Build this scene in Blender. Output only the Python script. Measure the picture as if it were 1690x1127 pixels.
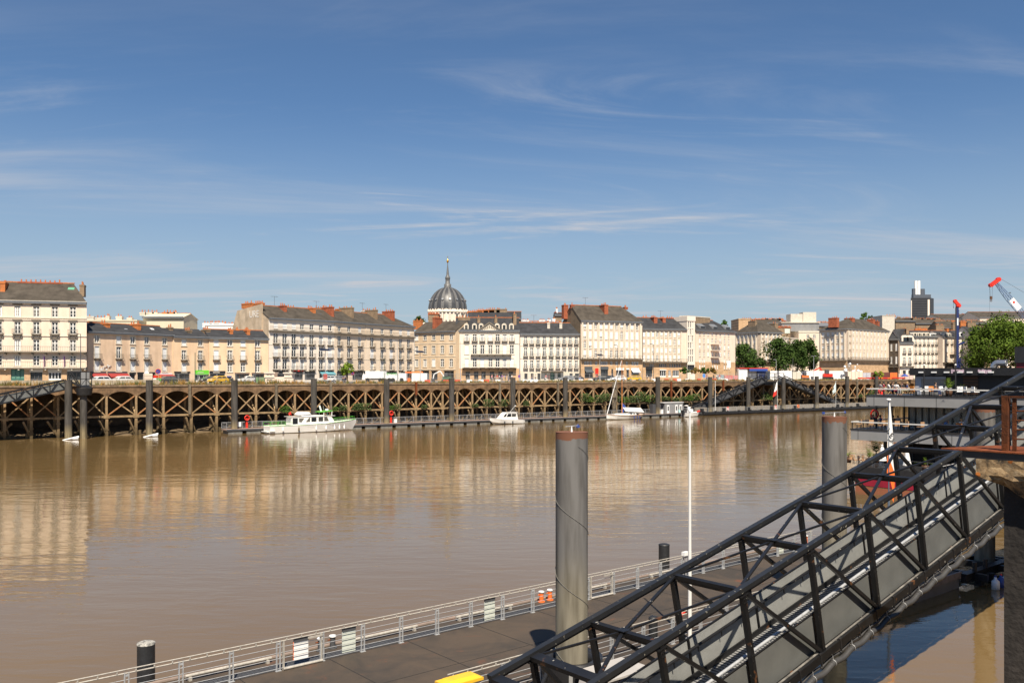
import bpy, math, random
from mathutils import Vector, Matrix
R = math.radians
for o in list(bpy.data.objects): bpy.data.objects.remove(o)
SC = bpy.context.scene
COL = SC.collection
# ------------------------------------------------------------------ camera, sky, sun, exposure
FPX, CX, HY, HC = 1450.0, 845.0, 617.0, 10.9     # focal length in photo pixels, centre column, horizon row, eye height
cam_d = bpy.data.cameras.new('camera'); cam = bpy.data.objects.new('camera', cam_d); COL.objects.link(cam)
cam.location = (0, 0, HC); cam.rotation_euler = (R(90), 0, 0)
cam_d.sensor_width = 36; cam_d.lens = FPX / 1690 * 36; cam_d.shift_y = (HY - 563.5) / 1690
cam_d.clip_start = 0.2; cam_d.clip_end = 20000
SC.camera = cam
SUN_EL, SUN_AZ = 54.0, 173.0                      # sun behind the camera
W = bpy.data.worlds.new('World'); SC.world = W; W.use_nodes = True
nt = W.node_tree; N = nt.nodes; L = nt.links
for n in list(N): N.remove(n)
out = N.new('ShaderNodeOutputWorld'); bg = N.new('ShaderNodeBackground'); bg.inputs[1].default_value = 0.060
sky = N.new('ShaderNodeTexSky'); sky.sky_type = 'NISHITA'; sky.sun_disc = False
sky.sun_elevation = R(SUN_EL); sky.sun_rotation = R(SUN_AZ); sky.altitude = 0; sky.air_density = 1.0; sky.dust_density = 0.35; sky.ozone_density = 3.2
tc = N.new('ShaderNodeTexCoord'); sep = N.new('ShaderNodeSeparateXYZ'); L.new(tc.outputs['Generated'], sep.inputs[0])
def wm(op, a, b=None, clamp=False):
    n = N.new('ShaderNodeMath'); n.operation = op; n.use_clamp = clamp
    for i, x in enumerate((a, b)):
        if x is None: continue
        if hasattr(x, 'is_output') or hasattr(x, 'links'): L.new(x, n.inputs[i])
        else: n.inputs[i].default_value = x
    return n.outputs[0]
den = wm('ADD', sep.outputs[2], 0.10)
cxx = wm('DIVIDE', sep.outputs[0], den); cyy = wm('DIVIDE', sep.outputs[1], den)
comb = N.new('ShaderNodeCombineXYZ'); L.new(cxx, comb.inputs[0]); L.new(cyy, comb.inputs[1])
def cirrus(scale, rot, sx, sy, lo, hi, dist, off):
    mp = N.new('ShaderNodeMapping'); mp.inputs['Rotation'].default_value = (0, 0, R(rot)); mp.inputs['Scale'].default_value = (sx, sy, 1)
    mp.inputs['Location'].default_value = (off, off * .7, 0)
    L.new(comb.outputs[0], mp.inputs[0])
    nz = N.new('ShaderNodeTexNoise'); nz.inputs['Scale'].default_value = scale; nz.inputs['Detail'].default_value = 9
    nz.inputs['Roughness'].default_value = .62; nz.inputs['Distortion'].default_value = dist
    L.new(mp.outputs[0], nz.inputs[0])
    mr = N.new('ShaderNodeMapRange'); mr.interpolation_type = 'SMOOTHSTEP'
    mr.inputs[1].default_value = lo; mr.inputs[2].default_value = hi
    L.new(nz.outputs[0], mr.inputs[0]); return mr.outputs[0]
c1 = cirrus(.8, 32, .36, 1.4, .47, .80, 1.2, 3.1)
c2 = cirrus(1.5, -22, .4, 1.6, .48, .78, 1.9, 7.7)
c3 = cirrus(.5, 30, .8, 1.0, .45, .62, .5, 1.2)
cl = wm('ADD', wm('MULTIPLY', c1, 1.0), wm('MULTIPLY', wm('MULTIPLY', c2, 1.5), c3))
elev = N.new('ShaderNodeMapRange'); elev.inputs[1].default_value = .34; elev.inputs[2].default_value = .06
L.new(sep.outputs[2], elev.inputs[0])
cl = wm('MULTIPLY', cl, wm('ADD', wm('MULTIPLY', elev.outputs[0], 1.15), .08), True)
hv = N.new('ShaderNodeMapRange'); hv.inputs[1].default_value = .30; hv.inputs[2].default_value = 0.0; hv.interpolation_type = 'SMOOTHSTEP'
L.new(sep.outputs[2], hv.inputs[0])
grade = N.new('ShaderNodeMix'); grade.data_type = 'RGBA'; grade.blend_type = 'MULTIPLY'; grade.inputs[0].default_value = 1
L.new(sky.outputs[0], grade.inputs[6]); grade.inputs[7].default_value = (.72, .875, 1.01, 1)
mixc = N.new('ShaderNodeMix'); mixc.data_type = 'RGBA'
hm = N.new('ShaderNodeMix'); hm.data_type = 'RGBA'; L.new(wm('MULTIPLY', hv.outputs[0], .78), hm.inputs[0]); L.new(grade.outputs[2], hm.inputs[6]); hm.inputs[7].default_value = (4.6, 5.5, 6.3, 1)
L.new(cl, mixc.inputs[0]); L.new(hm.outputs[2], mixc.inputs[6]); mixc.inputs[7].default_value = (5.9, 6.1, 6.6, 1)
L.new(mixc.outputs[2], bg.inputs[0]); L.new(bg.outputs[0], out.inputs[0])
sun_d = bpy.data.lights.new('sun', 'SUN'); sun_d.energy = 5.0; sun_d.angle = R(.55); sun_d.color = (1, .895, .735)
sun = bpy.data.objects.new('sun', sun_d); COL.objects.link(sun)
az = R(SUN_AZ); tow = Vector((math.sin(az) * math.cos(R(SUN_EL)), math.cos(az) * math.cos(R(SUN_EL)), math.sin(R(SUN_EL))))
sun.rotation_euler = tow.to_track_quat('Z', 'Y').to_euler(); sun.location = (0, -30, 60)
SC.view_settings.view_transform = 'Standard'; SC.view_settings.look = 'None'; SC.view_settings.gamma = 1
SC.view_settings.use_curve_mapping = False; SC.view_settings.exposure = 0.66
SC.render.engine = 'CYCLES'; SC.render.resolution_x = 1024; SC.render.resolution_y = 682
SC.cycles.max_bounces = 6; SC.cycles.transparent_max_bounces = 8

# ------------------------------------------------------------------ materials
MATS = {}
def mat(name, col, rough=.8, metal=0, var=.0, vscale=1.0, bump=0, bscale=20, col2=None, coat=0, streak=0, spec=None, mix2=None):
    """procedural material: base colour with large + fine noise variation, optional vertical dirt streaks and bump"""
    if name in MATS: return MATS[name]
    m = bpy.data.materials.new(name); m.use_nodes = True; t = m.node_tree; n = t.nodes; l = t.links
    b = n['Principled BSDF']; b.inputs['Base Color'].default_value = (*col, 1); b.inputs['Roughness'].default_value = rough
    b.inputs['Metallic'].default_value = metal
    if spec is not None: b.inputs['Specular IOR Level'].default_value = spec
    if coat: b.inputs['Coat Weight'].default_value = coat
    tco = n.new('ShaderNodeTexCoord')
    if var or col2:
        nz = n.new('ShaderNodeTexNoise'); nz.inputs['Scale'].default_value = vscale; nz.inputs['Detail'].default_value = 8; nz.inputs['Roughness'].default_value = .65
        l.new(tco.outputs['Object'], nz.inputs['Vector'])
        cr = n.new('ShaderNodeValToRGB'); cr.color_ramp.elements[0].position = .33; cr.color_ramp.elements[1].position = .68
        c2 = col2 or tuple(c * (1 - var) for c in col); c1 = tuple(min(1, c * (1 + var * .4)) for c in col)
        cr.color_ramp.elements[0].color = (*c2, 1); cr.color_ramp.elements[1].color = (*c1, 1)
        l.new(nz.outputs[0], cr.inputs[0]); src = cr.outputs[0]
        if streak:
            mp = n.new('ShaderNodeMapping'); mp.inputs['Scale'].default_value = (.55, .55, .10)
            l.new(tco.outputs['Object'], mp.inputs[0])
            n2 = n.new('ShaderNodeTexNoise'); n2.inputs['Scale'].default_value = 1.3; n2.inputs['Detail'].default_value = 6
            l.new(mp.outputs[0], n2.inputs[0])
            c3 = n.new('ShaderNodeValToRGB'); c3.color_ramp.elements[0].position = .30; c3.color_ramp.elements[1].position = .62
            s = 1 - streak; c3.color_ramp.elements[0].color = (s, s * .97, s * .93, 1); c3.color_ramp.elements[1].color = (1, 1, 1, 1)
            l.new(n2.outputs[0], c3.inputs[0])
            mx = n.new('ShaderNodeMix'); mx.data_type = 'RGBA'; mx.blend_type = 'MULTIPLY'; mx.inputs[0].default_value = 1
            l.new(src, mx.inputs[6]); l.new(c3.outputs[0], mx.inputs[7]); src = mx.outputs[2]
        l.new(src, b.inputs['Base Color'])
    if bump:
        nb = n.new('ShaderNodeTexNoise'); nb.inputs['Scale'].default_value = bscale; nb.inputs['Detail'].default_value = 6
        l.new(tco.outputs['Object'], nb.inputs['Vector'])
        bp = n.new('ShaderNodeBump'); bp.inputs['Strength'].default_value = bump; bp.inputs['Distance'].default_value = .05
        l.new(nb.outputs[0], bp.inputs['Height']); l.new(bp.outputs[0], b.inputs['Normal'])
    MATS[name] = m; return m
def brickmat(name, c1, c2, mortar, w=.5, h=.25, rough=.9, var=.25):
    m = bpy.data.materials.new(name); m.use_nodes = True; t = m.node_tree; n = t.nodes; l = t.links
    b = n['Principled BSDF']; b.inputs['Roughness'].default_value = rough
    tco = n.new('ShaderNodeTexCoord'); mp = n.new('ShaderNodeMapping'); mp.inputs['Rotation'].default_value = (R(90), 0, 0)
    l.new(tco.outputs['Object'], mp.inputs[0])
    br = n.new('ShaderNodeTexBrick'); br.inputs['Scale'].default_value = 1; br.inputs['Brick Width'].default_value = w; br.inputs['Row Height'].default_value = h
    br.inputs['Mortar Size'].default_value = .02; br.inputs['Color1'].default_value = (*c1, 1); br.inputs['Color2'].default_value = (*c2, 1); br.inputs['Mortar'].default_value = (*mortar, 1)
    l.new(mp.outputs[0], br.inputs[0])
    nz = n.new('ShaderNodeTexNoise'); nz.inputs['Scale'].default_value = .5; nz.inputs['Detail'].default_value = 9; nz.inputs['Roughness'].default_value = .7
    l.new(tco.outputs['Object'], nz.inputs[0])
    cr = n.new('ShaderNodeValToRGB'); cr.color_ramp.elements[0].position = .35; cr.color_ramp.elements[1].position = .65
    v = 1 - var * 1.6; cr.color_ramp.elements[0].color = (v, v * .95, v * .88, 1); cr.color_ramp.elements[1].color = (1.15, 1.1, 1.05, 1)
    l.new(nz.outputs[0], cr.inputs[0])
    mx = n.new('ShaderNodeMix'); mx.data_type = 'RGBA'; mx.blend_type = 'MULTIPLY'; mx.inputs[0].default_value = 1
    l.new(br.outputs[0], mx.inputs[6]); l.new(cr.outputs[0], mx.inputs[7]); l.new(mx.outputs[2], b.inputs['Base Color'])
    MATS[name] = m; return m
def speck(m, thr, col, scale):   # SPECK: bird droppings and chipped paint as small scattered spots
    t = m.node_tree; n = t.nodes; l = t.links; b = n['Principled BSDF']; src = b.inputs['Base Color'].links[0].from_socket
    tco = n.new('ShaderNodeTexCoord'); q = n.new('ShaderNodeTexNoise'); q.inputs['Scale'].default_value = scale; q.inputs['Detail'].default_value = 3; l.new(tco.outputs['Object'], q.inputs[0])
    g_ = n.new('ShaderNodeMapRange'); g_.inputs[1].default_value = thr; g_.inputs[2].default_value = thr + .04; l.new(q.outputs[0], g_.inputs[0])
    mx = n.new('ShaderNodeMix'); mx.data_type = 'RGBA'; l.new(g_.outputs[0], mx.inputs[0]); l.new(src, mx.inputs[6]); mx.inputs[7].default_value = (*col, 1); l.new(mx.outputs[2], b.inputs['Base Color'])
M_cream = mat('stone_cream', (.75, .625, .51), .85, var=.08, vscale=.35, streak=.08)
M_white = mat('stone_pale', (.80, .71, .61), .85, var=.07, vscale=.35, streak=.07)
M_warm = mat('stone_warm', (.66, .51, .35), .88, var=.14, vscale=.3, streak=.14)
M_peach = mat('render_peach', (.78, .57, .38), .9, var=.14, vscale=.25, streak=.14)
M_peach2 = mat('render_pink', (.76, .555, .39), .9, var=.18, vscale=.3, streak=.2)
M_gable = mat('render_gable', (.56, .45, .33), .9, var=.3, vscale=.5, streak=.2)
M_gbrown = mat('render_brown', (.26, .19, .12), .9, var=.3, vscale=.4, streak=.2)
M_trim = mat('stone_trim', (.66, .59, .48), .8, var=.15, vscale=1.2)
M_dtrim = mat('stone_trim_dark', (.20, .17, .13), .85, var=.3, vscale=1)
M_bstone = brickmat('stone_blocks', (.60, .41, .25), (.50, .34, .20), (.38, .27, .18), 1.1, .55, var=.15)
M_dstone = mat('stone_sooty', (.10, .075, .055), .9, var=.4, vscale=1)
M_slate = mat('slate_dark', (.045, .046, .050), .85, spec=.2, var=.4, vscale=.7, bump=.3, bscale=6)
M_slateb = mat('slate_brown', (.080, .068, .055), .9, spec=.2, var=.42, vscale=.6, bump=.3, bscale=6)
M_zinc = mat('zinc', (.30, .31, .32), .45, metal=.5, var=.2, vscale=2)
M_chr = mat('brick_red', (.36, .10, .045), .9, var=.35, vscale=1.5, bump=.4)
M_cho = mat('brick_orange', (.52, .17, .05), .9, var=.3, vscale=1.5, bump=.4)
M_chb = mat('brick_buff', (.27, .19, .12), .9, var=.35, vscale=1.2, bump=.4)
M_chw = mat('chimney_render', (.62, .56, .47), .9, var=.2, vscale=1.2)
M_pot = mat('terracotta', (.48, .16, .06), .85, var=.3, vscale=6)
M_wf = mat('window_paint', (.74, .73, .70), .5, var=.06, vscale=3)
M_shut = mat('roller_shutter', (.76, .76, .75), .55, var=.06, vscale=2)
M_glass = mat('window_glass', (.022, .026, .030), .12, var=.5, vscale=.4, spec=.7)
def vary(m, c0, c1):   # panes differ from one another: blinds, rooms, reflections
    t = m.node_tree; n = t.nodes; l = t.links; b = n['Principled BSDF']; oi = n.new('ShaderNodeObjectInfo'); cr = n.new('ShaderNodeValToRGB'); e = cr.color_ramp.elements
    e[0].color = (*c0, 1); e[0].position = .35; e[1].color = (*c1, 1); e[1].position = 1; l.new(oi.outputs['Random'], cr.inputs[0]); l.new(cr.outputs[0], b.inputs['Base Color'])
vary(M_glass, (.014, .018, .022), (.16, .15, .13))
M_glassb = mat('shop_glass', (.035, .040, .045), .1, var=.7, vscale=.7, spec=.7)
M_rail = mat('balcony_iron', (.05, .045, .04), .6)
M_blk = mat('black_paint', (.022, .022, .024), .42, var=.3, vscale=3)
M_gyp = mat('gangway_paint', (.011, .011, .012), .42, var=.35, vscale=2.5, bump=.05)
speck(M_gyp, .70, (.30, .28, .24), 7); speck(M_gyp, .66, (.10, .045, .02), 2.6)
M_gal = mat('galvanised_steel', (.50, .51, .52), .5, metal=.35, var=.28, vscale=5)
M_gal2 = mat('weathered_galvanised', (.46, .43, .38), .6, metal=.2, var=.3, vscale=8)
M_pile = None
M_wood = mat('weathered_timber', (.21, .17, .12), .95, var=.5, vscale=1.5, bump=.5, bscale=8, streak=.3)
M_conc = mat('tidal_concrete', (.38, .27, .155), .95, var=.45, vscale=1.2, bump=.5, bscale=5, streak=.3)
def tide(m):   # TIDE: wet, weed-darkened timber below the high-water mark
    t = m.node_tree; n = t.nodes; l = t.links; b = n['Principled BSDF']; src = b.inputs['Base Color'].links[0].from_socket
    g = n.new('ShaderNodeNewGeometry'); sp = n.new('ShaderNodeSeparateXYZ'); l.new(g.outputs['Position'], sp.inputs[0]); q = n.new('ShaderNodeTexNoise'); q.inputs['Scale'].default_value = .9; q.inputs['Detail'].default_value = 6; l.new(g.outputs['Position'], q.inputs[0])
    a = n.new('ShaderNodeMath'); a.operation = 'MULTIPLY_ADD'; l.new(q.outputs[0], a.inputs[0]); a.inputs[1].default_value = 3.2; l.new(sp.outputs[2], a.inputs[2])
    cr = n.new('ShaderNodeValToRGB'); e = cr.color_ramp.elements; mr = n.new('ShaderNodeMapRange'); mr.inputs[1].default_value = 1.4; mr.inputs[2].default_value = 8.5; l.new(a.outputs[0], mr.inputs[0]); l.new(mr.outputs[0], cr.inputs[0])
    e[0].position = 0; e[0].color = (.22, .23, .17, 1); e[1].position = .42; e[1].color = (.9, .88, .82, 1); x = e.new(.9); x.color = (1.1, 1.05, 1.0, 1)
    mx = n.new('ShaderNodeMix'); mx.data_type = 'RGBA'; mx.blend_type = 'MULTIPLY'; mx.inputs[0].default_value = 1; l.new(src, mx.inputs[6]); l.new(cr.outputs[0], mx.inputs[7]); l.new(mx.outputs[2], b.inputs['Base Color'])
tide(M_conc)
M_concr = mat('rusty_concrete', (.40, .19, .08), .95, var=.45, vscale=1.4, bump=.5, bscale=5)
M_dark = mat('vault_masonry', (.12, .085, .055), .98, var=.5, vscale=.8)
M_mud = mat('river_mud', (.15, .105, .06), .8, var=.4, vscale=.9, bump=.6, bscale=2)
M_red = mat('red_paint', (.62, .03, .015), .45)
M_orange = mat('orange_paint', (.75, .16, .03), .5)
M_yel = mat('yellow_paint', (.78, .46, .03), .4, var=.1, vscale=3)
M_blue = mat('blue_paint', (.03, .07, .30), .45)
M_green = mat('green_paint', (.10, .42, .05), .5)
M_wp = mat('white_paint', (.80, .80, .79), .4, var=.06, vscale=2)
M_gelw = mat('white_gelcoat', (.80, .79, .76), .22, var=.05, vscale=.6, coat=.3)
M_grey = mat('grey_panel', (.24, .245, .25), .55, var=.14, vscale=1.0, streak=.12)
M_dgrey = mat('dark_grey', (.07, .072, .078), .6, var=.2, vscale=1)
M_tyre = mat('rubber', (.02, .02, .02), .85)
M_skin = mat('skin', (.50, .29, .20), .6)
M_grass = mat('dry_grass', (.26, .19, .06), .95, col2=(.11, .13, .035), vscale=.9)
M_leaf = mat('leaves_green', (.085, .150, .028), .9, spec=.1, col2=(.032, .070, .012), vscale=.6)
M_leafd = mat('leaves_dark', (.066, .105, .024), .9, spec=.1, col2=(.018, .042, .010), vscale=.6)
M_leafy = mat('leaves_bright', (.20, .26, .03), .9, spec=.1, col2=(.08, .15, .02), vscale=1.2)
M_leafg = mat('leaves_dusty', (.10, .13, .05), .95, spec=.1, col2=(.04, .065, .02), vscale=1.2)
M_bark = mat('bark', (.12, .09, .06), .95, var=.3, vscale=4)
M_rust = mat('rusty_steel', (.24, .065, .02), .9, spec=.2, col2=(.09, .028, .013), vscale=5, bump=.3, bscale=30)
M_decking = mat('timber_deck', (.36, .27, .19), .85, var=.25, vscale=2)
M_mag = mat('magenta_hull', (.30, .012, .035), .5, var=.2, vscale=1)
M_ltblue = mat('light_blue', (.25, .5, .75), .5)
M_tarp = mat('grey_canvas', (.36, .39, .45), .8, var=.15, vscale=.8)
M_brownw = mat('stained_wood', (.10, .045, .02), .7, var=.3, vscale=3)

# ------------------------------------------------------------------ mesh builder and object helpers
class MB:
    def __init__(s): s.v = []; s.f = []; s.m = []; s.sm = []
    def face(s, pts, mi=0, sm=False):
        i = len(s.v); s.v += [tuple(p) for p in pts]; s.f.append(tuple(range(i, i + len(pts)))); s.m.append(mi); s.sm.append(sm)
    def hexa(s, c, mi=0):
        i = len(s.v); s.v += [tuple(p) for p in c]
        for q in ((0, 3, 2, 1), (4, 5, 6, 7), (0, 1, 5, 4), (1, 2, 6, 5), (2, 3, 7, 6), (3, 0, 4, 7)):
            s.f.append(tuple(i + k for k in q)); s.m.append(mi); s.sm.append(False)
    def box(s, x0, x1, y0, y1, z0, z1, mi=0):
        s.hexa([(x0, y0, z0), (x1, y0, z0), (x1, y1, z0), (x0, y1, z0), (x0, y0, z1), (x1, y0, z1), (x1, y1, z1), (x0, y1, z1)], mi)
    def beam(s, p, q, w, h=None, up=(0, 0, 1), mi=0):
        h = h or w; p = Vector(p); q = Vector(q); d = (q - p).normalized(); up = Vector(up)
        if abs(d.dot(up)) > .98: up = Vector((0, 1, 0))
        a = d.cross(up).normalized() * w / 2; b = a.cross(d).normalized() * h / 2
        s.hexa([p - a - b, p + a - b, q + a - b, q - a - b, p - a + b, p + a + b, q + a + b, q - a + b], mi)
    def cyl(s, p, q, r0, r1=None, n=10, caps=True, mi=0):
        r1 = r0 if r1 is None else r1; p = Vector(p); q = Vector(q); d = (q - p).normalized()
        u = d.cross(Vector((0, 0, 1))) if abs(d.z) < .95 else Vector((1, 0, 0)); u.normalize(); w = d.cross(u)
        i = len(s.v)
        for c, r in ((p, r0), (q, r1)):
            for k in range(n):
                a = 2 * math.pi * k / n; s.v.append(tuple(c + (u * math.cos(a) + w * math.sin(a)) * r))
        for k in range(n):
            s.f.append((i + k, i + (k + 1) % n, i + n + (k + 1) % n, i + n + k)); s.m.append(mi); s.sm.append(True)
        if caps:
            j = len(s.v); s.v += s.v[i:i + 2 * n]
            s.f.append(tuple(j + k for k in range(n))[::-1]); s.m.append(mi); s.sm.append(False)
            s.f.append(tuple(j + n + k for k in range(n))); s.m.append(mi); s.sm.append(False)
    def tube(s, pts, r, n=8, mi=0):
        for a, b in zip(pts, pts[1:]): s.cyl(a, b, r, r, n, True, mi)
    def lathe(s, prof, n=24, c=(0, 0), mi=0, sm=True, a0=0, a1=2 * math.pi):
        i = len(s.v); full = abs(a1 - a0 - 2 * math.pi) < 1e-4; cols = n if full else n + 1
        for r, z in prof:
            for k in range(cols):
                a = a0 + (a1 - a0) * k / n; s.v.append((c[0] + r * math.cos(a), c[1] + r * math.sin(a), z))
        for j in range(len(prof) - 1):
            for k in range(n):
                k2 = (k + 1) % cols
                s.f.append((i + j * cols + k, i + j * cols + k2, i + (j + 1) * cols + k2, i + (j + 1) * cols + k)); s.m.append(mi); s.sm.append(sm)
    def torus(s, c, ax, R0, r, n=18, m=6, mi=0):
        ax = Vector(ax).normalized(); u = ax.cross(Vector((0, 0, 1))) if abs(ax.z) < .9 else Vector((1, 0, 0)); u.normalize(); w = ax.cross(u); c = Vector(c); i = len(s.v)
        for k in range(n):
            a = 2 * math.pi * k / n; d = u * math.cos(a) + w * math.sin(a)
            for j in range(m):
                b = 2 * math.pi * j / m; s.v.append(tuple(c + d * (R0 + r * math.cos(b)) + ax * r * math.sin(b)))
        for k in range(n):
            for j in range(m):
                s.f.append((i + k * m + j, i + ((k + 1) % n) * m + j, i + ((k + 1) % n) * m + (j + 1) % m, i + k * m + (j + 1) % m)); s.m.append(mi); s.sm.append(True)
    def slab(s, poly, t, mi=0):
        """polygon given thickness t downwards"""
        n = len(poly); i = len(s.v); s.v += [tuple(p) for p in poly] + [(p[0], p[1], p[2] - t) for p in poly]
        s.f.append(tuple(range(i, i + n))); s.m.append(mi); s.sm.append(False)
        s.f.append(tuple(range(i + n, i + 2 * n))[::-1]); s.m.append(mi); s.sm.append(False)
        for k in range(n):
            k2 = (k + 1) % n; s.f.append((i + k, i + n + k, i + n + k2, i + k2)); s.m.append(mi); s.sm.append(False)
    def extr(s, poly, dv, mi=0):
        n = len(poly); i = len(s.v); dv = Vector(dv); s.v += [tuple(p) for p in poly] + [tuple(Vector(p) + dv) for p in poly]
        s.f.append(tuple(range(i, i + n))[::-1]); s.m.append(mi); s.sm.append(False)
        s.f.append(tuple(range(i + n, i + 2 * n))); s.m.append(mi); s.sm.append(False)
        for k in range(n):
            k2 = (k + 1) % n; s.f.append((i + k, i + k2, i + n + k2, i + n + k)); s.m.append(mi); s.sm.append(False)
    def loft(s, rings, mi=0, close=True, caps=True, sm=True):
        i = len(s.v); n = len(rings[0])
        for r in rings: s.v += [tuple(p) for p in r]
        for j in range(len(rings) - 1):
            for k in range(n if close else n - 1):
                k2 = (k + 1) % n; s.f.append((i + j * n + k, i + j * n + k2, i + (j + 1) * n + k2, i + (j + 1) * n + k)); s.m.append(mi); s.sm.append(sm)
        if caps:
            s.f.append(tuple(i + k for k in range(n))[::-1]); s.m.append(mi); s.sm.append(False)
            j = (len(rings) - 1) * n; s.f.append(tuple(i + j + k for k in range(n))); s.m.append(mi); s.sm.append(False)
    def mesh(s, name, mats, off=(0, 0, 0)):
        me = bpy.data.meshes.new(name); o = Vector(off)
        me.from_pydata([tuple(Vector(p) - o) for p in s.v], [], s.f)
        for m in (mats if isinstance(mats, (list, tuple)) else [mats]): me.materials.append(m)
        me.polygons.foreach_set('material_index', s.m); me.polygons.foreach_set('use_smooth', s.sm); me.update()
        return me
class Frame:
    def __init__(s, o, ux, uy):
        l = math.hypot(ux, uy); s.o = Vector((o[0], o[1])); s.u = Vector((ux / l, uy / l)); s.n = Vector((-s.u.y, s.u.x)); s.rot = math.atan2(s.u.y, s.u.x)
    def w(s, a, b, z=0):
        p = s.o + s.u * a + s.n * b; return Vector((p.x, p.y, z))
    def px(s, px, d):
        """along-coordinate and world depth where pixel column px crosses the line at offset d"""
        r = (px - CX) / FPX; q = s.o + s.n * d
        a = (r * q.y - q.x) / (s.u.x - r * s.u.y); return a, q.y + a * s.u.y
def zat(py, Y): return HC - (py - HY) * Y / FPX
OFF = {}
WF = Frame((0, 0), 1, 0)
def tag(o, label=None, cat=None, group=None, kind=None):
    if label: o['label'] = label
    if cat: o['category'] = cat
    if group: o['group'] = group
    if kind: o['kind'] = kind
    return o
def thing(name, label, cat, at, frame=WF, group=None, rot=0):
    """Empty at the thing's base; at is given in the frame's own coordinates"""
    o = bpy.data.objects.new(name, None); COL.objects.link(o); o.empty_display_size = .3
    o.location = frame.w(*at); o.rotation_euler = (0, 0, frame.rot + rot); OFF[o.name] = Vector(at)
    return tag(o, label, cat, group)
def part(name, mb, mats, parent, label=None, kind=None):
    off = OFF.get(parent.name, Vector((0, 0, 0)))
    o = bpy.data.objects.new(name, mb.mesh(name, mats, off)); COL.objects.link(o); o.parent = parent; OFF[o.name] = off
    if label: o['label'] = label
    if kind: o['kind'] = kind
    return o
def single(name, mb, mats, label, cat, at, frame=WF, group=None, kind=None):
    o = bpy.data.objects.new(name, mb.mesh(name, mats, at)); COL.objects.link(o)
    o.location = frame.w(*at); o.rotation_euler = (0, 0, frame.rot); OFF[o.name] = Vector(at)
    return tag(o, label, cat, group, kind)
def struct(name, mb, mats, frame=WF): 
    o = bpy.data.objects.new(name, mb.mesh(name, mats)); COL.objects.link(o); o.rotation_euler = (0, 0, frame.rot); o['kind'] = 'structure'; return o
def inst(name, me, parent, loc, rot=(0, 0, 0), sc=None):
    o = bpy.data.objects.new(name, me); COL.objects.link(o); o.parent = parent; o.location = loc; o.rotation_euler = rot
    if sc: o.scale = sc
    return o
KIDS = {}
def copy_thing(src, loc, rot=None, label=None, sc=None):
    r = src.copy(); COL.objects.link(r); r.location = loc
    if rot is not None: r.rotation_euler = (0, 0, rot)
    if sc: r.scale = (sc, sc, sc)
    if label: r['label'] = label
    if src.name not in KIDS: KIDS[src.name] = [(c, list(c.children)) for c in src.children]
    for c, subs in KIDS[src.name]:
        k = c.copy(); COL.objects.link(k); k.parent = r
        for s_ in subs:
            q = s_.copy(); COL.objects.link(q); q.parent = k
    return r
def text_mesh(body, size, material, depth=.02):
    cu = bpy.data.curves.new('lettering', 'FONT'); cu.body = body; cu.size = size; cu.extrude = depth; cu.align_x = 'CENTER'; cu.align_y = 'CENTER'
    t = bpy.data.objects.new('lettering', cu); COL.objects.link(t)
    dg = bpy.context.evaluated_depsgraph_get(); me = bpy.data.meshes.new_from_object(t.evaluated_get(dg))
    bpy.data.objects.remove(t); me.materials.clear(); me.materials.append(material)
    for p in me.polygons: p.material_index = 0
    return me
ORD = ['first', 'second', 'third', 'fourth', 'fifth', 'sixth', 'seventh', 'eighth', 'ninth', 'tenth', 'eleventh', 'twelfth', 'thirteenth', 'fourteenth',
       'fifteenth', 'sixteenth', 'seventeenth', 'eighteenth', 'nineteenth', 'twentieth', 'twenty-first', 'twenty-second', 'twenty-third', 'twenty-fourth', 'twenty-fifth',
       'twenty-sixth', 'twenty-seventh', 'twenty-eighth', 'twenty-ninth', 'thirtieth', 'thirty-first', 'thirty-second', 'thirty-third', 'thirty-fourth', 'thirty-fifth', 'thirty-sixth']
rng = random.Random(7)
NF = Frame((0, 0), .7691, .6391)      # near pontoon and gangway: along, away
FF = Frame((0, 0), .821, .571)        # far quay
ST = 9.0                              # street level
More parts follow.
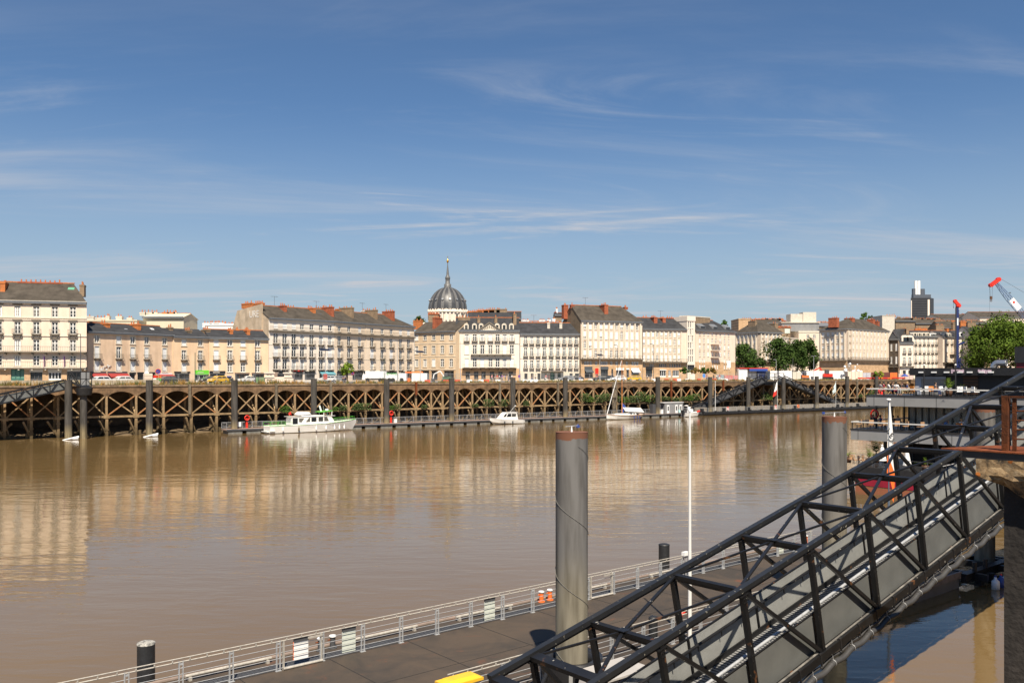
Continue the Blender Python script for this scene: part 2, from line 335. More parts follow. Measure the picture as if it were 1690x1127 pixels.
# ------------------------------------------------------------------ water, ground
def water_mat():
    m = bpy.data.materials.new('river_water'); m.use_nodes = True; t = m.node_tree; n = t.nodes; l = t.links
    b = n['Principled BSDF']; b.inputs['Roughness'].default_value = .05; b.inputs['Specular Tint'].default_value = (1, .90, .77, 1); b.inputs['IOR'].default_value = 1.42
    b.inputs['Specular IOR Level'].default_value = .6
    g = n.new('ShaderNodeNewGeometry')
    nz = n.new('ShaderNodeTexNoise'); nz.inputs['Scale'].default_value = .03; nz.inputs['Detail'].default_value = 5; l.new(g.outputs['Position'], nz.inputs[0])
    cr = n.new('ShaderNodeValToRGB'); cr.color_ramp.elements[0].position = .3; cr.color_ramp.elements[1].position = .7
    cr.color_ramp.elements[0].color = (.145, .092, .036, 1); cr.color_ramp.elements[1].color = (.178, .116, .048, 1)
    l.new(nz.outputs[0], cr.inputs[0]); l.new(cr.outputs[0], b.inputs['Base Color'])
    # patches of calmer and rougher water
    mpp = n.new('ShaderNodeMapping'); mpp.inputs['Rotation'].default_value = (0, 0, R(35)); mpp.inputs['Scale'].default_value = (.35, 1.3, 1); l.new(g.outputs['Position'], mpp.inputs[0])
    pn = n.new('ShaderNodeTexNoise'); pn.inputs['Scale'].default_value = .045; pn.inputs['Detail'].default_value = 5; pn.inputs['Distortion'].default_value = 1.2; l.new(mpp.outputs[0], pn.inputs[0])
    pr = n.new('ShaderNodeMapRange'); pr.inputs[1].default_value = .35; pr.inputs[2].default_value = .65; pr.inputs[3].default_value = .35; pr.inputs[4].default_value = 1.25; l.new(pn.outputs[0], pr.inputs[0])
    prev = None
    for sc, det, st, dist, rot, sx, sy in ((.42, 2, .50, .085, 12, .5, 1.4), (1.5, 3, .50, .026, -6, .6, 1.4), (5.5, 3, .30, .006, 20, .7, 1.3)):
        mp = n.new('ShaderNodeMapping'); mp.inputs['Rotation'].default_value = (0, 0, R(rot)); mp.inputs['Scale'].default_value = (sx, sy, 1)
        l.new(g.outputs['Position'], mp.inputs[0])
        q = n.new('ShaderNodeTexNoise'); q.inputs['Scale'].default_value = sc; q.inputs['Detail'].default_value = det; q.inputs['Distortion'].default_value = .5
        l.new(mp.outputs[0], q.inputs[0])
        bp = n.new('ShaderNodeBump'); bp.inputs['Distance'].default_value = dist
        ms = n.new('ShaderNodeMath'); ms.operation = 'MULTIPLY'; ms.inputs[1].default_value = st; l.new(pr.outputs[0], ms.inputs[0]); l.new(ms.outputs[0], bp.inputs['Strength'])
        l.new(q.outputs[0], bp.inputs['Height'])
        if prev: l.new(prev, bp.inputs['Normal'])
        prev = bp.outputs[0]
    l.new(prev, b.inputs['Normal']); return m
M_water = water_mat()
m = MB(); m.face([(-3000, -800, 0), (6000, -800, 0), (6000, 5000, 0), (-3000, 5000, 0)]); struct('water', m, M_water)
M_street = mat('street_surface', (.20, .18, .155), .95, var=.25, vscale=.2)
m = MB(); m.face([(-900, 168.6, ST), (6000, 168.6, ST), (6000, 5000, ST), (-900, 5000, ST)]); struct('ground', m, M_street, FF)

# near quay the photograph was taken from
M_quay = brickmat('quay_masonry', (.30, .25, .19), (.26, .21, .16), (.16, .13, .1), 1.2, .5)
m = MB(); m.box(-300, 49, -60, 2.0, -3, 8.9); m.box(49, 400, -60, 17.2, -3, 8.9)
near_quay = m; struct('quay_ground', m, M_quay, NF)

# ------------------------------------------------------------------ far quay: arcade on trestles
QD = 167.0; QT = 8.95
posts_px = [-33, 8, 52, 96, 137, 176, 225, 270, 315.5, 358, 390, 423, 456, 487, 517, 546, 575.6, 603.5, 631, 658.5, 687, 712, 731, 755, 780, 804, 826, 843, 857, 878, 899.5, 921.7, 941,
            960.7, 980, 999.5, 1018, 1037, 1055.7, 1074, 1091, 1108, 1125, 1142, 1159.5, 1177, 1194]
pa = [FF.px(p, QD)[0] for p in posts_px]
step = pa[-1] - pa[-2]
while len(pa) < 92: pa.append(pa[-1] + 4.15)
A0, A1 = pa[0], pa[-1]
quay = thing('quay_arcade', 'long brown masonry quay with arches on crossed braces across the river', 'quay', (A0, QD, 0), FF)
M_qm = brickmat('arcade_masonry', (.26, .165, .09), (.20, .125, .068), (.13, .09, .06), .8, .3, var=.4)
m = MB()
for a, b in zip(pa, pa[1:]):
    w = b - a; x0 = a + .3; x1 = b - .3; zs = 7.05; rise = min(.75, w * .16); n = 8
    arc = [(x0 + (x1 - x0) * k / n, zs + rise * math.sin(math.pi * k / n) ** .7) for k in range(n + 1)]
    for (xa, za), (xb, zb) in zip(arc, arc[1:]):
        m.extr([(xa, QD, za), (xb, QD, zb), (xb, QD, 8.62), (xa, QD, 8.62)], (0, 1.5, 0))
    m.box(x1, x1 + .6, QD, QD + 1.5, 6.9, 8.62)
part('arch_masonry', m, M_qm, quay)
m = MB(); m.box(A0, A1, QD - .12, QD + 1.6, 8.62, QT); part('coping', m, mat('coping_stone', (.27, .19, .12), .95, var=.5, vscale=1.5, streak=.3), quay)
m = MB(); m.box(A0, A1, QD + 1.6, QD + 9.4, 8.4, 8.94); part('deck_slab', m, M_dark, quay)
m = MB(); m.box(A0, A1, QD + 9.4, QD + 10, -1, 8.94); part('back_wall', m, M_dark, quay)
m = MB(); m.box(A0, A1, QD + .05, QD + .5, 3.22, 3.55)
for a in pa: m.box(a - .5, a + .5, QD - .06, QD + .56, 3.1, 3.62)
part('lower_beam', m, M_conc, quay)
def trestle_mesh(seed):
    r = random.Random(seed); m = MB(); j = r.uniform(-.05, .05)
    m.box(-.17, .17, 0, .36, 3.4, 7.1); m.box(-.22 + j, .22 + j, .02, .5, -1.2, 3.3)
    m.box(-.2, .2, 4.2, 4.6, -1, 8.4); m.box(-.15, .15, .4, 4.2, 3.2, 3.5)
    m.beam((j, .3, 3.3), (j + r.uniform(-.5, .5), 4.3, 7.9), .22)
    m.beam((-.9 - r.random(), -.2, 2.9), (-.1, .3, .3), .26); 
    if r.random() < .6: m.beam((r.uniform(.3, 1.6), 1.4, -.6), (0, .7, 2.9), .25)
    if r.random() < .5: m.beam((-1.4, 2.2, -.4), (1.2, 2.2, 2.6), .3)
    for k in range(3): m.box(r.uniform(-.9, .3), r.uniform(.35, 1.1), .6 + k, 1.2 + k, -.6, r.uniform(.3, 1.0))
    for z in (1.0, 1.6, 2.3):
        if r.random() < .5: m.box(-.33, .33, -.05, .55, z, z + .18)
    return m.mesh('trestle', [M_conc])
tm = [trestle_mesh(k) for k in range(6)]
for i, a in enumerate(pa): inst('trestle', tm[rng.randrange(6)], quay, (a - A0, 0, 0))
def brace_mesh(w, rusty):
    m = MB(); c = rusty
    m.beam((.2, .14, 3.62), (w - .2, .14, 7.05), .2, .19, mi=1 if c == 1 else 0)
    m.beam((.2, .26, 7.05), (w - .2, .26, 3.62), .2, .19, mi=1 if c == 2 else 0)
    m.box(w / 2 - .2, w / 2 + .2, .1, .34, 5.14, 5.54, 0)
    return m.mesh('cross_brace', [M_conc, M_concr])
for i, (a, b) in enumerate(zip(pa, pa[1:])):
    inst('cross_brace', brace_mesh(b - a, rng.choice([0, 0, 1, 2])), quay, (a - A0, 0, 0))
# fender timbers bolted to the arcade
for px in (313, 456, 546, 687, 825, 921, 1017, 1108, 1194, 1260, 1415, 1478):
    a, Y = FF.px(px, QD - .35); m = MB(); m.box(a - .2, a + .2, QD - .5, QD - .12, rng.uniform(3, 6.4), 9.1 + rng.uniform(-.2, .35))
    part('fender_timber', m, M_rust if px in (687, 1108, 1194) else M_wood, quay)
# mud bank under the arcade
m = MB(); r = random.Random(3); nx = 150; rows = []
for j in range(6):
    d = QD - 1.0 + j * 2.1
    rows.append([(A0 - 40 + (A1 - A0 + 60) * k / nx, d + r.uniform(-.5, .5), -.55 + j * .42 + r.uniform(-.25, .35)) for k in range(nx + 1)])
for ra, rb in zip(rows, rows[1:]):
    for k in range(nx): m.face([ra[k], ra[k + 1], rb[k + 1], rb[k]])
struct('mud_bank', m, M_mud, FF)
# plain continuation of the quay, left and right of the arcade
m = MB(); m.box(-600, A0 - .01, QD, QD + 8, -2, QT)
single('quay_wall', m, M_qm, 'plain masonry quay wall continuing downstream beyond the arcade on the left', 'wall', (A0 - 1, QD, 0), FF)
m = MB(); m.box(A1 + .01, 1400, QD, QD + 8, -2, QT)
single('quay_wall', m, M_qm, 'plain masonry quay wall continuing upstream behind the floating restaurant', 'wall', (A1 + 1, QD, 0), FF)
# low parapet with weeds on the left stretch
m = MB(); a0 = FF.px(-30, 169)[0]; a1 = FF.px(262, 169)[0]
k = a0
while k < a1: m.box(k, min(k + 2.45, a1), 169.0, 169.25, ST, ST + .82 + rng.uniform(-.04, .04)); k += 2.5
single('parapet_wall', m, mat('parapet_stone', (.52, .44, .32), .95, var=.3, vscale=.8, streak=.3), 'low pale stone parapet behind the weeds on the left quay edge', 'wall', (a0, 169, ST), FF)
# grass fringe
def tuft(m, x, y, z, h, n, r, mi=0, spread=.3):
    for _ in range(n):
        a = r.uniform(0, 6.28); hh = h * r.uniform(.5, 1.1); px = x + r.uniform(-spread, spread); py = y + r.uniform(-.15, .25); w = r.uniform(.03, .08)
        lx = r.uniform(-.35, .35) * hh; ly = r.uniform(-.35, .15) * hh
        m.face([(px - w * math.cos(a), py - w * math.sin(a), z), (px + w * math.cos(a), py + w * math.sin(a), z), (px + lx, py + ly, z + hh)], mi)
m = MB(); r = random.Random(11); a = A0
M_g2 = mat('orange_weeds', (.42, .24, .06), .95, var=.4, vscale=3)
while a < A1:
    px = CX + FPX * (FF.w(a, QD).x / FF.w(a, QD).y)
    dens = .9 if px < 640 else (.6 if px < 1400 else .3); dens *= .25 + 1.3 * abs(math.sin(a * .33) * math.sin(a * .071 + 1))
    if r.random() < dens: tuft(m, a, QD + .55, ST - .06, r.uniform(.35, 1.25 if px < 640 else .7), 17, r, 1 if r.random() < .3 else 0)
    if r.random() < .5 * dens: tuft(m, a + .1, QD + 1.1, ST, r.uniform(.3, .75), 8, r)
    a += .22
o = single('grass', m, [M_grass, M_g2], 'dry yellow grass and weeds along the top edge of the far quay', 'grass', (A0, QD, ST), FF, kind='stuff')
# river plants growing on the lower beam
def shrub_mesh(seed, rad, h, n, mt, ls=.13):
    r = random.Random(seed); m = MB()
    for _ in range(n):
        a = r.uniform(0, 6.28); q = r.random() ** .5; z = r.random(); rr = rad * q * (1 - .5 * abs(z - .4))
        x, y, zz = rr * math.cos(a), rr * math.sin(a) * .5, z * h; s = ls * r.uniform(.7, 1.5); t = Vector((r.gauss(0, 1), r.gauss(0, 1), r.gauss(0, 1))).normalized(); b = t.orthogonal().normalized()
        c = Vector((x, y, zz)); m.face([c - t * s - b * s * .4, c + b * s * .5, c + t * s, c - b * s * .5])
    return m.mesh('foliage', [mt])
shm = [shrub_mesh(k, 1.1 + .3 * k, 1.0 + .3 * k, 210 + 60 * k, M_leafg if k != 1 else M_leaf, .15) for k in range(4)]
sp = [470, 552, 566, 588, 592, 603, 645, 655, 700, 784, 806, 832, 868, 966, 972, 990, 1002, 1012, 1022, 1030, 1040, 1050, 1058, 1066, 1076, 1085, 1096, 1106, 1118, 1128, 1138, 1148, 1262, 1270, 1420, 1432, 1440]
for i, px in enumerate(sp):
    a, Y = FF.px(px, QD - .1); z = 3.4 if px < 940 or px > 1200 else rng.uniform(3.2, 4.3)
    o = bpy.data.objects.new('wall_plant', shm[rng.randrange(4)]); COL.objects.link(o); o.location = FF.w(a, QD - .15, z); o.rotation_euler = (0, 0, FF.rot)
    s = rng.uniform(.8, 1.25) if px > 940 else rng.uniform(.6, .95); o.scale = (s, s, s * rng.uniform(.8, 1.2))
    tag(o, f'green bush rooted on the quay beam, {ORD[i] if i < 36 else ("second from the right" if i == 36 else "rightmost")} {"from the left" if i < 36 else ""}'.strip(), 'plant', 'bushes rooted on the beam of the far quay')

# ------------------------------------------------------------------ steel piles of the far pontoons
def pile_mat(name, zt, rust=True, zb=2.4, base=(.118, .112, .108), low=(.24, .195, .115)):
    m = bpy.data.materials.new(name); m.use_nodes = True; t = m.node_tree; n = t.nodes; l = t.links; b = n['Principled BSDF']; b.inputs['Roughness'].default_value = .85; b.inputs['Specular IOR Level'].default_value = .25
    g = n.new('ShaderNodeNewGeometry'); sp = n.new('ShaderNodeSeparateXYZ'); l.new(g.outputs['Position'], sp.inputs[0])
    nz = n.new('ShaderNodeTexNoise'); nz.inputs['Scale'].default_value = 1.1; nz.inputs['Detail'].default_value = 8
    mp = n.new('ShaderNodeMapping'); mp.inputs['Scale'].default_value = (3, 3, .35); l.new(g.outputs['Position'], mp.inputs[0]); l.new(mp.outputs[0], nz.inputs[0])
    ad = n.new('ShaderNodeMath'); ad.operation = 'MULTIPLY_ADD'; l.new(nz.outputs[0], ad.inputs[0]); ad.inputs[1].default_value = 1.1; l.new(sp.outputs[2], ad.inputs[2])
    mr = n.new('ShaderNodeMapRange'); mr.inputs[1].default_value = zb; mr.inputs[2].default_value = zb + 1.6; l.new(ad.outputs[0], mr.inputs[0])
    mx = n.new('ShaderNodeMix'); mx.data_type = 'RGBA'; l.new(mr.outputs[0], mx.inputs[0]); mx.inputs[6].default_value = (*low, 1); mx.inputs[7].default_value = (*base, 1)
    cr = n.new('ShaderNodeValToRGB'); cr.color_ramp.elements[0].position = .34; cr.color_ramp.elements[1].position = .60; cr.color_ramp.elements[0].color = (.38, .36, .33, 1); cr.color_ramp.elements[1].color = (1.08, 1.08, 1.08, 1)
    l.new(nz.outputs[0], cr.inputs[0]); m2 = n.new('ShaderNodeMix'); m2.data_type = 'RGBA'; m2.blend_type = 'MULTIPLY'; m2.inputs[0].default_value = .7
    l.new(mx.outputs[2], m2.inputs[6]); l.new(cr.outputs[0], m2.inputs[7]); src = m2.outputs[2]
    if rust:
        n3 = n.new('ShaderNodeTexNoise'); n3.inputs['Scale'].default_value = 6; l.new(g.outputs['Position'], n3.inputs[0])
        m3 = n.new('ShaderNodeMath'); m3.operation = 'MULTIPLY_ADD'; l.new(n3.outputs[0], m3.inputs[0]); m3.inputs[1].default_value = .38; l.new(sp.outputs[2], m3.inputs[2])
        st = n.new('ShaderNodeMath'); st.operation = 'GREATER_THAN'; l.new(m3.outputs[0], st.inputs[0]); st.inputs[1].default_value = zt - .03
        m4 = n.new('ShaderNodeMix'); m4.data_type = 'RGBA'; l.new(st.outputs[0], m4.inputs[0]); l.new(src, m4.inputs[6]); m4.inputs[7].default_value = (.17, .075, .045, 1); src = m4.outputs[2]
    l.new(src, b.inputs['Base Color']); bp = n.new('ShaderNodeBump'); bp.inputs['Strength'].default_value = .15; l.new(nz.outputs[0], bp.inputs['Height']); l.new(bp.outputs[0], b.inputs['Normal'])
    return m
M_fpile = pile_mat('far_pile_steel', 20, False, 1.6, (.078, .071, .064))
fp = [(113, 627, 'beside the covered gangway on the left'), (138, 640, 'under the landing platform on the left'), (246.5, 627, 'beside the half sunken white float'), (387, 627, 'at the left end of the grey pontoon'),
      (518, 625, 'behind the large white cruiser'), (638, 625, 'beside the second red lifebuoy station'), (745.5, 624, 'midway between the cruiser and the small motorboat'), (846.5, 623, 'behind the small white motorboat'),
      (933, 623, 'beside the orange lifebuoy'), (1085.5, 622, 'in front of the grey cabin'), (1172, 622, 'beside the bare white flagpole'), (1235, 622, 'in front of the left descending gangway'),
      (1279, 632, 'under the peak of the two gangways, shorter'), (1293, 622, 'right of the red and white flag'), (1348, 621, 'in front of the right descending gangway'), (1398, 621, 'near the pale blue flag at the pontoon end'), (1446.5, 621, 'rightmost of the far row beside the restaurant')]
for px, yt, lab in fp:
    d = 162.3; a, Y = FF.px(px, d); zt = zat(yt, Y); rr = .58 if px not in (138, 1279) else .55
    m = MB(); m.cyl((a, d, -2), (a, d, zt - .05), rr, rr, 18); m.cyl((a, d, zt - .05), (a, d, zt), rr + .02, rr + .02, 18)
    single('mooring_pile', m, M_fpile, 'tall grey steel pile ' + lab, 'pile', (a, d, 0), FF, 'steel piles along the far quay')
a, Y = FF.px(1014, 164.6); m = MB()
for k in range(3): m.cyl((a - .45 + .4 * k, 164.6, -1), (a - .45 + .4 * k, 164.6 + .1 * k, 8.6 + .3 * (k == 1)), .26, .22, 10)
for z in (2.2, 5, 7.6): m.box(a - .8, a + .7, 164.2, 164.35, z, z + .2)
single('timber_dolphin', m, M_wood, 'cluster of weathered timber posts standing behind the sailing boat', 'pile', (a, 164.6, 0), FF)

# ------------------------------------------------------------------ far pontoons
PF, PB = 160.3, 163.6
def pontoon(name, label, px0, px1, kind):
    a0 = FF.px(px0, PF)[0]; a1 = FF.px(px1, PF)[0]
    t = thing(name, label, 'pontoon', (a0, PF, 0), FF)
    if kind == 'grey':
        m = MB(); m.box(a0, a1, PF, PB, .62, .80); part('deck', m, mat('pontoon_deck', (.30, .21, .17), .9, var=.2, vscale=1), t)
        m = MB(); m.box(a0 + .02, a1, PF - .06, PF, .55, .84); m.box(a0 + .02, a1, PB, PB + .05, .55, .84); part('fender_strip', m, M_dgrey, t)
        a = a0 + .3; k = 0
        while a + 2.6 < a1 and k < 95:
            m = MB(); m.box(a, a + 2.6, PF + .12, PB - .1, -.35, .62); part('float', m, mat('float_block', (.20, .20, .185), .85, var=.4, vscale=1.4, streak=.3), t); a += 3.4; k += 1
        # railing along the back with glass-like mesh
        m = MB(); a = a0 + .05; 
        while a < a1:
            m.box(a - .03, a + .03, PB - .12, PB - .06, .8, 1.95); a += 1.9
        for z in (1.95, 1.05): m.box(a0, a1, PB - .13, PB - .05, z - .03, z + .03)
        for k in range(1, 8): m.box(a0, a1, PB - .1, PB - .085, 1.05 + k * .11, 1.062 + k * .11)
        for z in (1.95, 1.4, .95): m.box(a0 + .02, a0 + .06, PF + .1, PB - .1, z - .03, z + .03)
        m.box(a0 + .02, a0 + .07, PF + .08, PF + .13, .8, 1.95)
        part('railing', m, M_gal, t)
    else:
        m = MB(); m.box(a0, a1, PF, PB, .1, .85); part('hull', m, M_dgrey, t)
        m = MB(); m.box(a0, a1, PF - .25, PF - .01, .35, .9)
        a = a0
        while a < a1: m.box(a, a + .5, PF - .32, PF + .1, .3, 1.15); a += 4.6
        part('rubbing_strake', m, M_blk, t)
        m = MB(); r = random.Random(5); a = a0 + .3
        while a < a1:
            h = 2.0 + r.uniform(-.05, .05); m.box(a, a + .16, PB - .2, PB - .15, .85, h); a += .25
        part('slat_fence', m, mat('silver_timber', (.33, .29, .24), .95, var=.4, vscale=3), t)
        m = MB(); a = a0 + .3
        while a < a1: m.box(a - .03, a + .03, PF + .3, PF + .36, .85, 1.9); a += 2.2
        for z in (1.9, 1.55, 1.2): m.box(a0, a1, PF + .31, PF + .35, z - .02, z + .02)
        part('railing', m, M_gal, t)
    return a0, a1
pontoon('floating_pontoon', 'long grey floating pontoon with railing and block floats behind the boats', 374, 1158, 'grey')
pontoon('landing_pontoon', 'black edged landing pontoon with slatted timber fence below the two gangways', 1159.5, 1462, 'black')
def life_ring(px, d, z0, h, frame, label, ringr=.42, full=True, color=None, cat='lifebuoy'):
    a, Y = frame.px(px, d); t = thing('lifebuoy_station', label, cat, (a, d, z0), frame)
    m = MB(); m.box(a - .2, a + .2, d, d + .15, z0, z0 + h * .55); m.box(a - .12, a + .12, d + .02, d + .12, z0 + h * .55, z0 + h)
    if full: part('post', m, M_red, t)
    m = MB(); m.torus((a, d - .08, z0 + h), (0, 1, 0), ringr, .12, 18, 6); part('ring', m, color or M_red, t)
    return t
life_ring(407.5, 163.0, .8, 1.9, FF, 'red lifebuoy station beside the white notice board on the grey pontoon')
life_ring(645.5, 163.2, .8, 2.0, FF, 'red lifebuoy station on the pontoon beside the white service box')
life_ring(934, PB - .2, .8, .75, FF, 'orange lifebuoy hanging on the pontoon railing left of the sailing boat', .4, False, M_orange)
life_ring(1226 - 5 + 96, PF + .3, .85, .75, FF, 'orange lifebuoy on the landing pontoon railing near the green boxes', .38, False, M_orange)
def post_sign(px, d, z0, z1, w, frame, label, colr, h, name='notice_board', txt=None):
    a, Y = frame.px(px, d); t = thing(name, label, 'sign', (a, d, z0), frame)
    m = MB(); m.cyl((a - w * .35, d + .03, z0), (a - w * .35, d + .03, z1), .03, .03, 6); m.cyl((a + w * .35, d + .03, z0), (a + w * .35, d + .03, z1), .03, .03, 6); part('post', m, M_gal, t)
    m = MB(); m.box(a - w / 2, a + w / 2, d - .04, d, z1 - h, z1); part('board', m, colr, t); return t
post_sign(393, PB - .4, .8, 1.95, 1.1, FF, 'white notice board at the left end of the grey pontoon', M_wp, .85)
def box_thing(name, label, cat, px, d, z0, w, dep, h, mt, frame=FF, cap=None, lidh=.08):
    a, Y = frame.px(px, d); t = thing(name, label, cat, (a, d, z0), frame)
    m = MB(); m.box(a - w / 2, a + w / 2, d, d + dep, z0, z0 + h - lidh); part('body', m, mt, t)
    m = MB(); m.box(a - w / 2 - .04, a + w / 2 + .04, d - .04, d + dep + .04, z0 + h - lidh, z0 + h); part('lid', m, cap or mt, t); return t
box_thing('service_box', 'white domed service box standing on the grey pontoon beside a red lifebuoy', 'box', 653, 163, .8, .55, .4, .85, M_wp)
box_thing('service_box', 'white cabinet on the grey pontoon just left of the grey cabin', 'box', 1093, 161.3, .8, .7, .5, 1.1, M_wp)
for k, (px, lab) in enumerate(((1256 - 96 + 0, 'leftmost black mooring block on the landing pontoon'), (1196, 'black mooring block beside the first prohibition sign'), (1237, 'black mooring block left of the pontoon flag'), (1275, 'black mooring block beside the second prohibition sign'), (1313, 'black mooring block right of the flags'), (1384, 'black mooring block near the pale blue flag'), (1417, 'rightmost black mooring block on the landing pontoon'))):
    box_thing('mooring_block', lab, 'bollard', px, PF + .1, .9, .8, .6, .95, M_blk, cap=M_dgrey)
for px, lab in ((1201, 'white and red prohibition sign on the landing pontoon under the left gangway'), (1280, 'white and red prohibition sign on the landing pontoon below the flag')):
    a, Y = FF.px(px, PF - .1); t = thing('prohibition_sign', lab, 'sign', (a, PF - .1, .8), FF)
    m = MB(); m.box(a - .45, a + .45, PF - .16, PF - .1, .95, 2.1); part('board', m, M_wp, t)
    m = MB(); m.torus((a, PF - .18, 1.55), (0, 1, 0), .3, .06, 16, 5); m.box(a - .45, a + .45, PF - .18, PF - .165, 1.95, 2.1); part('mark', m, M_red, t)
# grey cabin
a0, Y = FF.px(1097, 161.8); a1 = FF.px(1127.5, 161.8)[0]; d = 161.8
t = thing('pontoon_cabin', 'grey flat roofed cabin with three pale doors on the pontoon', 'cabin', (a0, d, .8), FF)
m = MB(); m.box(a0, a1, d, d + 1.7, .8, 3.45); part('wall', m, M_grey, t)
m = MB(); m.box(a0 - .6, a1 + .1, d - .15, d + 1.8, 3.45, 3.66); part('roof', m, mat('roof_sheet', (.5, .5, .5), .5), t)
wd = (a1 - a0)
for f_ in (.18, .63, .86):
    m = MB(); x = a0 + wd * f_; m.box(x - .42, x + .42, d - .05, d, .85, 2.95); dd = part('door', m, M_wp, t)
    m = MB(); m.box(x - .2, x + .2, d - .07, d - .05, 1.5, 2.6); part('pane', m, M_glass, dd)
m = MB(); m.box(a0 - 3.6, a0 - .7, d + .6, d + 1.9, .8, 3.2); part('annex', m, M_dgrey, t)
m = MB(); m.box(a1 - 1.9, a1 - 1.3, d - .3, d - .2, .9, 1.7); part('notice', m, mat('pale_cyan', (.45, .68, .7), .5), t)

# ------------------------------------------------------------------ far gangways
def truss_gangway(label, pxa, ya, pxb, yb, d, wdt, h, n, frame=FF, pm=None):
    a0, Y0 = frame.px(pxa, d); z0 = zat(ya, Y0); a1, Y1 = frame.px(pxb, d); z1 = zat(yb, Y1)
    t = thing('gangway', label, 'gangway', (a0, d, min(z0, z1) - h), frame)
    for nm, dd in (('front_truss', d), ('rear_truss', d + wdt)):
        m = MB(); P = [(a0 + (a1 - a0) * k / n, dd, z0 + (z1 - z0) * k / n) for k in range(n + 1)]; B = [(p[0], p[1], p[2] - h) for p in P]
        m.beam(P[0], P[-1], .2, .22); m.beam(B[0], B[-1], .2, .24)
        for k in range(n + 1):
            if k < n:
                if k % 2: m.beam(P[k], B[k + 1], .13)
                else: m.beam(B[k], P[k + 1], .13)
            if k % 2 == 0: m.beam(P[k], B[k], .1)
        part(nm, m, M_gyp, t)
    m = MB(); dz = (z1 - z0)
    m.hexa([(a0, d + .1, z0 - h - .06), (a1, d + .1, z1 - h - .06), (a1, d + wdt - .1, z1 - h - .06), (a0, d + wdt - .1, z0 - h - .06), (a0, d + .1, z0 - h + .06), (a1, d + .1, z1 - h + .06), (a1, d + wdt - .1, z1 - h + .06), (a0, d + wdt - .1, z0 - h + .06)])
    part('walkway', m, M_dgrey, t)
    for dd in (d + .15, d + wdt - .15):
        m = MB(); m.hexa([(a0, dd, z0 - h + .1), (a1, dd, z1 - h + .1), (a1, dd + .03, z1 - h + .1), (a0, dd + .03, z0 - h + .1), (a0, dd, z0 - .35), (a1, dd, z1 - .35), (a1, dd + .03, z1 - .35), (a0, dd + .03, z0 - .35)])
        part('mesh_panel', m, pm or M_pan, t)
    return t
def panel_mat():
    m = bpy.data.materials.new('perforated_panel'); m.use_nodes = True; t = m.node_tree; n = t.nodes; l = t.links; b = n['Principled BSDF']
    b.inputs['Base Color'].default_value = (.30, .31, .30, 1); b.inputs['Roughness'].default_value = .5; b.inputs['Metallic'].default_value = .35
    tco = n.new('ShaderNodeTexCoord'); nz = n.new('ShaderNodeTexNoise'); nz.inputs['Scale'].default_value = 1.2; nz.inputs['Detail'].default_value = 8; l.new(tco.outputs['Object'], nz.inputs[0])
    cr = n.new('ShaderNodeValToRGB'); cr.color_ramp.elements[0].position = .3; cr.color_ramp.elements[1].position = .7; cr.color_ramp.elements[0].color = (.150, .155, .150, 1); cr.color_ramp.elements[1].color = (.205, .21, .20, 1)
    l.new(nz.outputs[0], cr.inputs[0]); l.new(cr.outputs[0], b.inputs['Base Color'])
    v = n.new('ShaderNodeTexVoronoi'); v.inputs['Scale'].default_value = 55; l.new(tco.outputs['Object'], v.inputs[0])
    bp = n.new('ShaderNodeBump'); bp.inputs['Strength'].default_value = .35; bp.inputs['Distance'].default_value = .01; l.new(v.outputs[0], bp.inputs['Height']); l.new(bp.outputs[0], b.inputs['Normal']); return m
M_pan = panel_mat()
M_pan2 = mat('lit_perforated_panel', (.27, .275, .265), .55, var=.2, vscale=1.2, bump=.2, bscale=60); M_tread = mat('grating_tread', (.24, .24, .235), .6, var=.2, vscale=3)  # M_pan2: far-side copy of the panel, direct sunlight put into its lighter colour
truss_gangway('dark truss gangway sloping down to the left edge in front of the far quay', -60, 664, 109, 627, 163.2, 2.2, 1.55, 12)
truss_gangway('dark truss gangway descending left from the central landing', 1131, 677, 1266, 620, 164.1, 2.0, 1.7, 14, pm=M_dgrey)
truss_gangway('dark truss gangway descending right from the central landing', 1294, 620, 1402, 667, 164.1, 2.0, 1.7, 12, pm=M_dgrey)
def landing(label, px0, px1, yt, yb, d):
    a0, Y = FF.px(px0, d); a1, Y1 = FF.px(px1, d); z0 = zat(yb, Y); z1 = zat(yt, Y)
    t = thing('landing_stage', label, 'platform', (a0, d, z0), FF)
    m = MB(); m.box(a0, a1, d, QD - .05, z0 - .35, z0); m.box(a0 + .4, a1 - .4, d + .5, QD - .05, z0 - 1.1, z0 - .35); part('platform', m, M_blk, t)
    m = MB()
    for a in (a0, (a0 + a1) / 2, a1):
        for dd in (d, QD - .2): m.box(a - .07, a + .07, dd, dd + .14, z0, z1)
    for z in (z1, (z0 + z1) / 2): m.box(a0 - .07, a1 + .07, d, d + .12, z - .07, z + .05); m.box(a0, a1, QD - .2, QD - .08, z - .07, z + .05)
    m.beam((a0, d + .05, z0), ((a0 + a1) / 2, d + .05, z1 * .5 + z0 * .5), .08); m.beam(((a0 + a1) / 2, d + .05, z1 * .5 + z0 * .5), (a1, d + .05, z0), .08)
    part('frame', m, M_blk, t); return t, a0, a1, z0, z1
t, a0, a1, z0, z1 = landing('caged landing stage with grey panels above the left gangway', 133, 151.5, 613.5, 637, 163.0)
m = MB(); m.box(a0 + .2, a1 - .1, 164.6, 164.66, z0, z1 - .1); part('side_panel', m, M_grey, t)
m = MB()
am = FF.px(114.5, 163)[0]
for dd in (163.0, 165.2):
    m.beam((am, dd, z1), (a0, dd, z1), .14); m.beam((am, dd, z1), (am, dd, z0 + .8), .14); m.beam((am + .3, dd, z1), (a0, dd, z0), .16); m.beam((am, dd, z0 + .9), (a0, dd, z0), .22)
part('hinge_frame', m, M_blk, t)
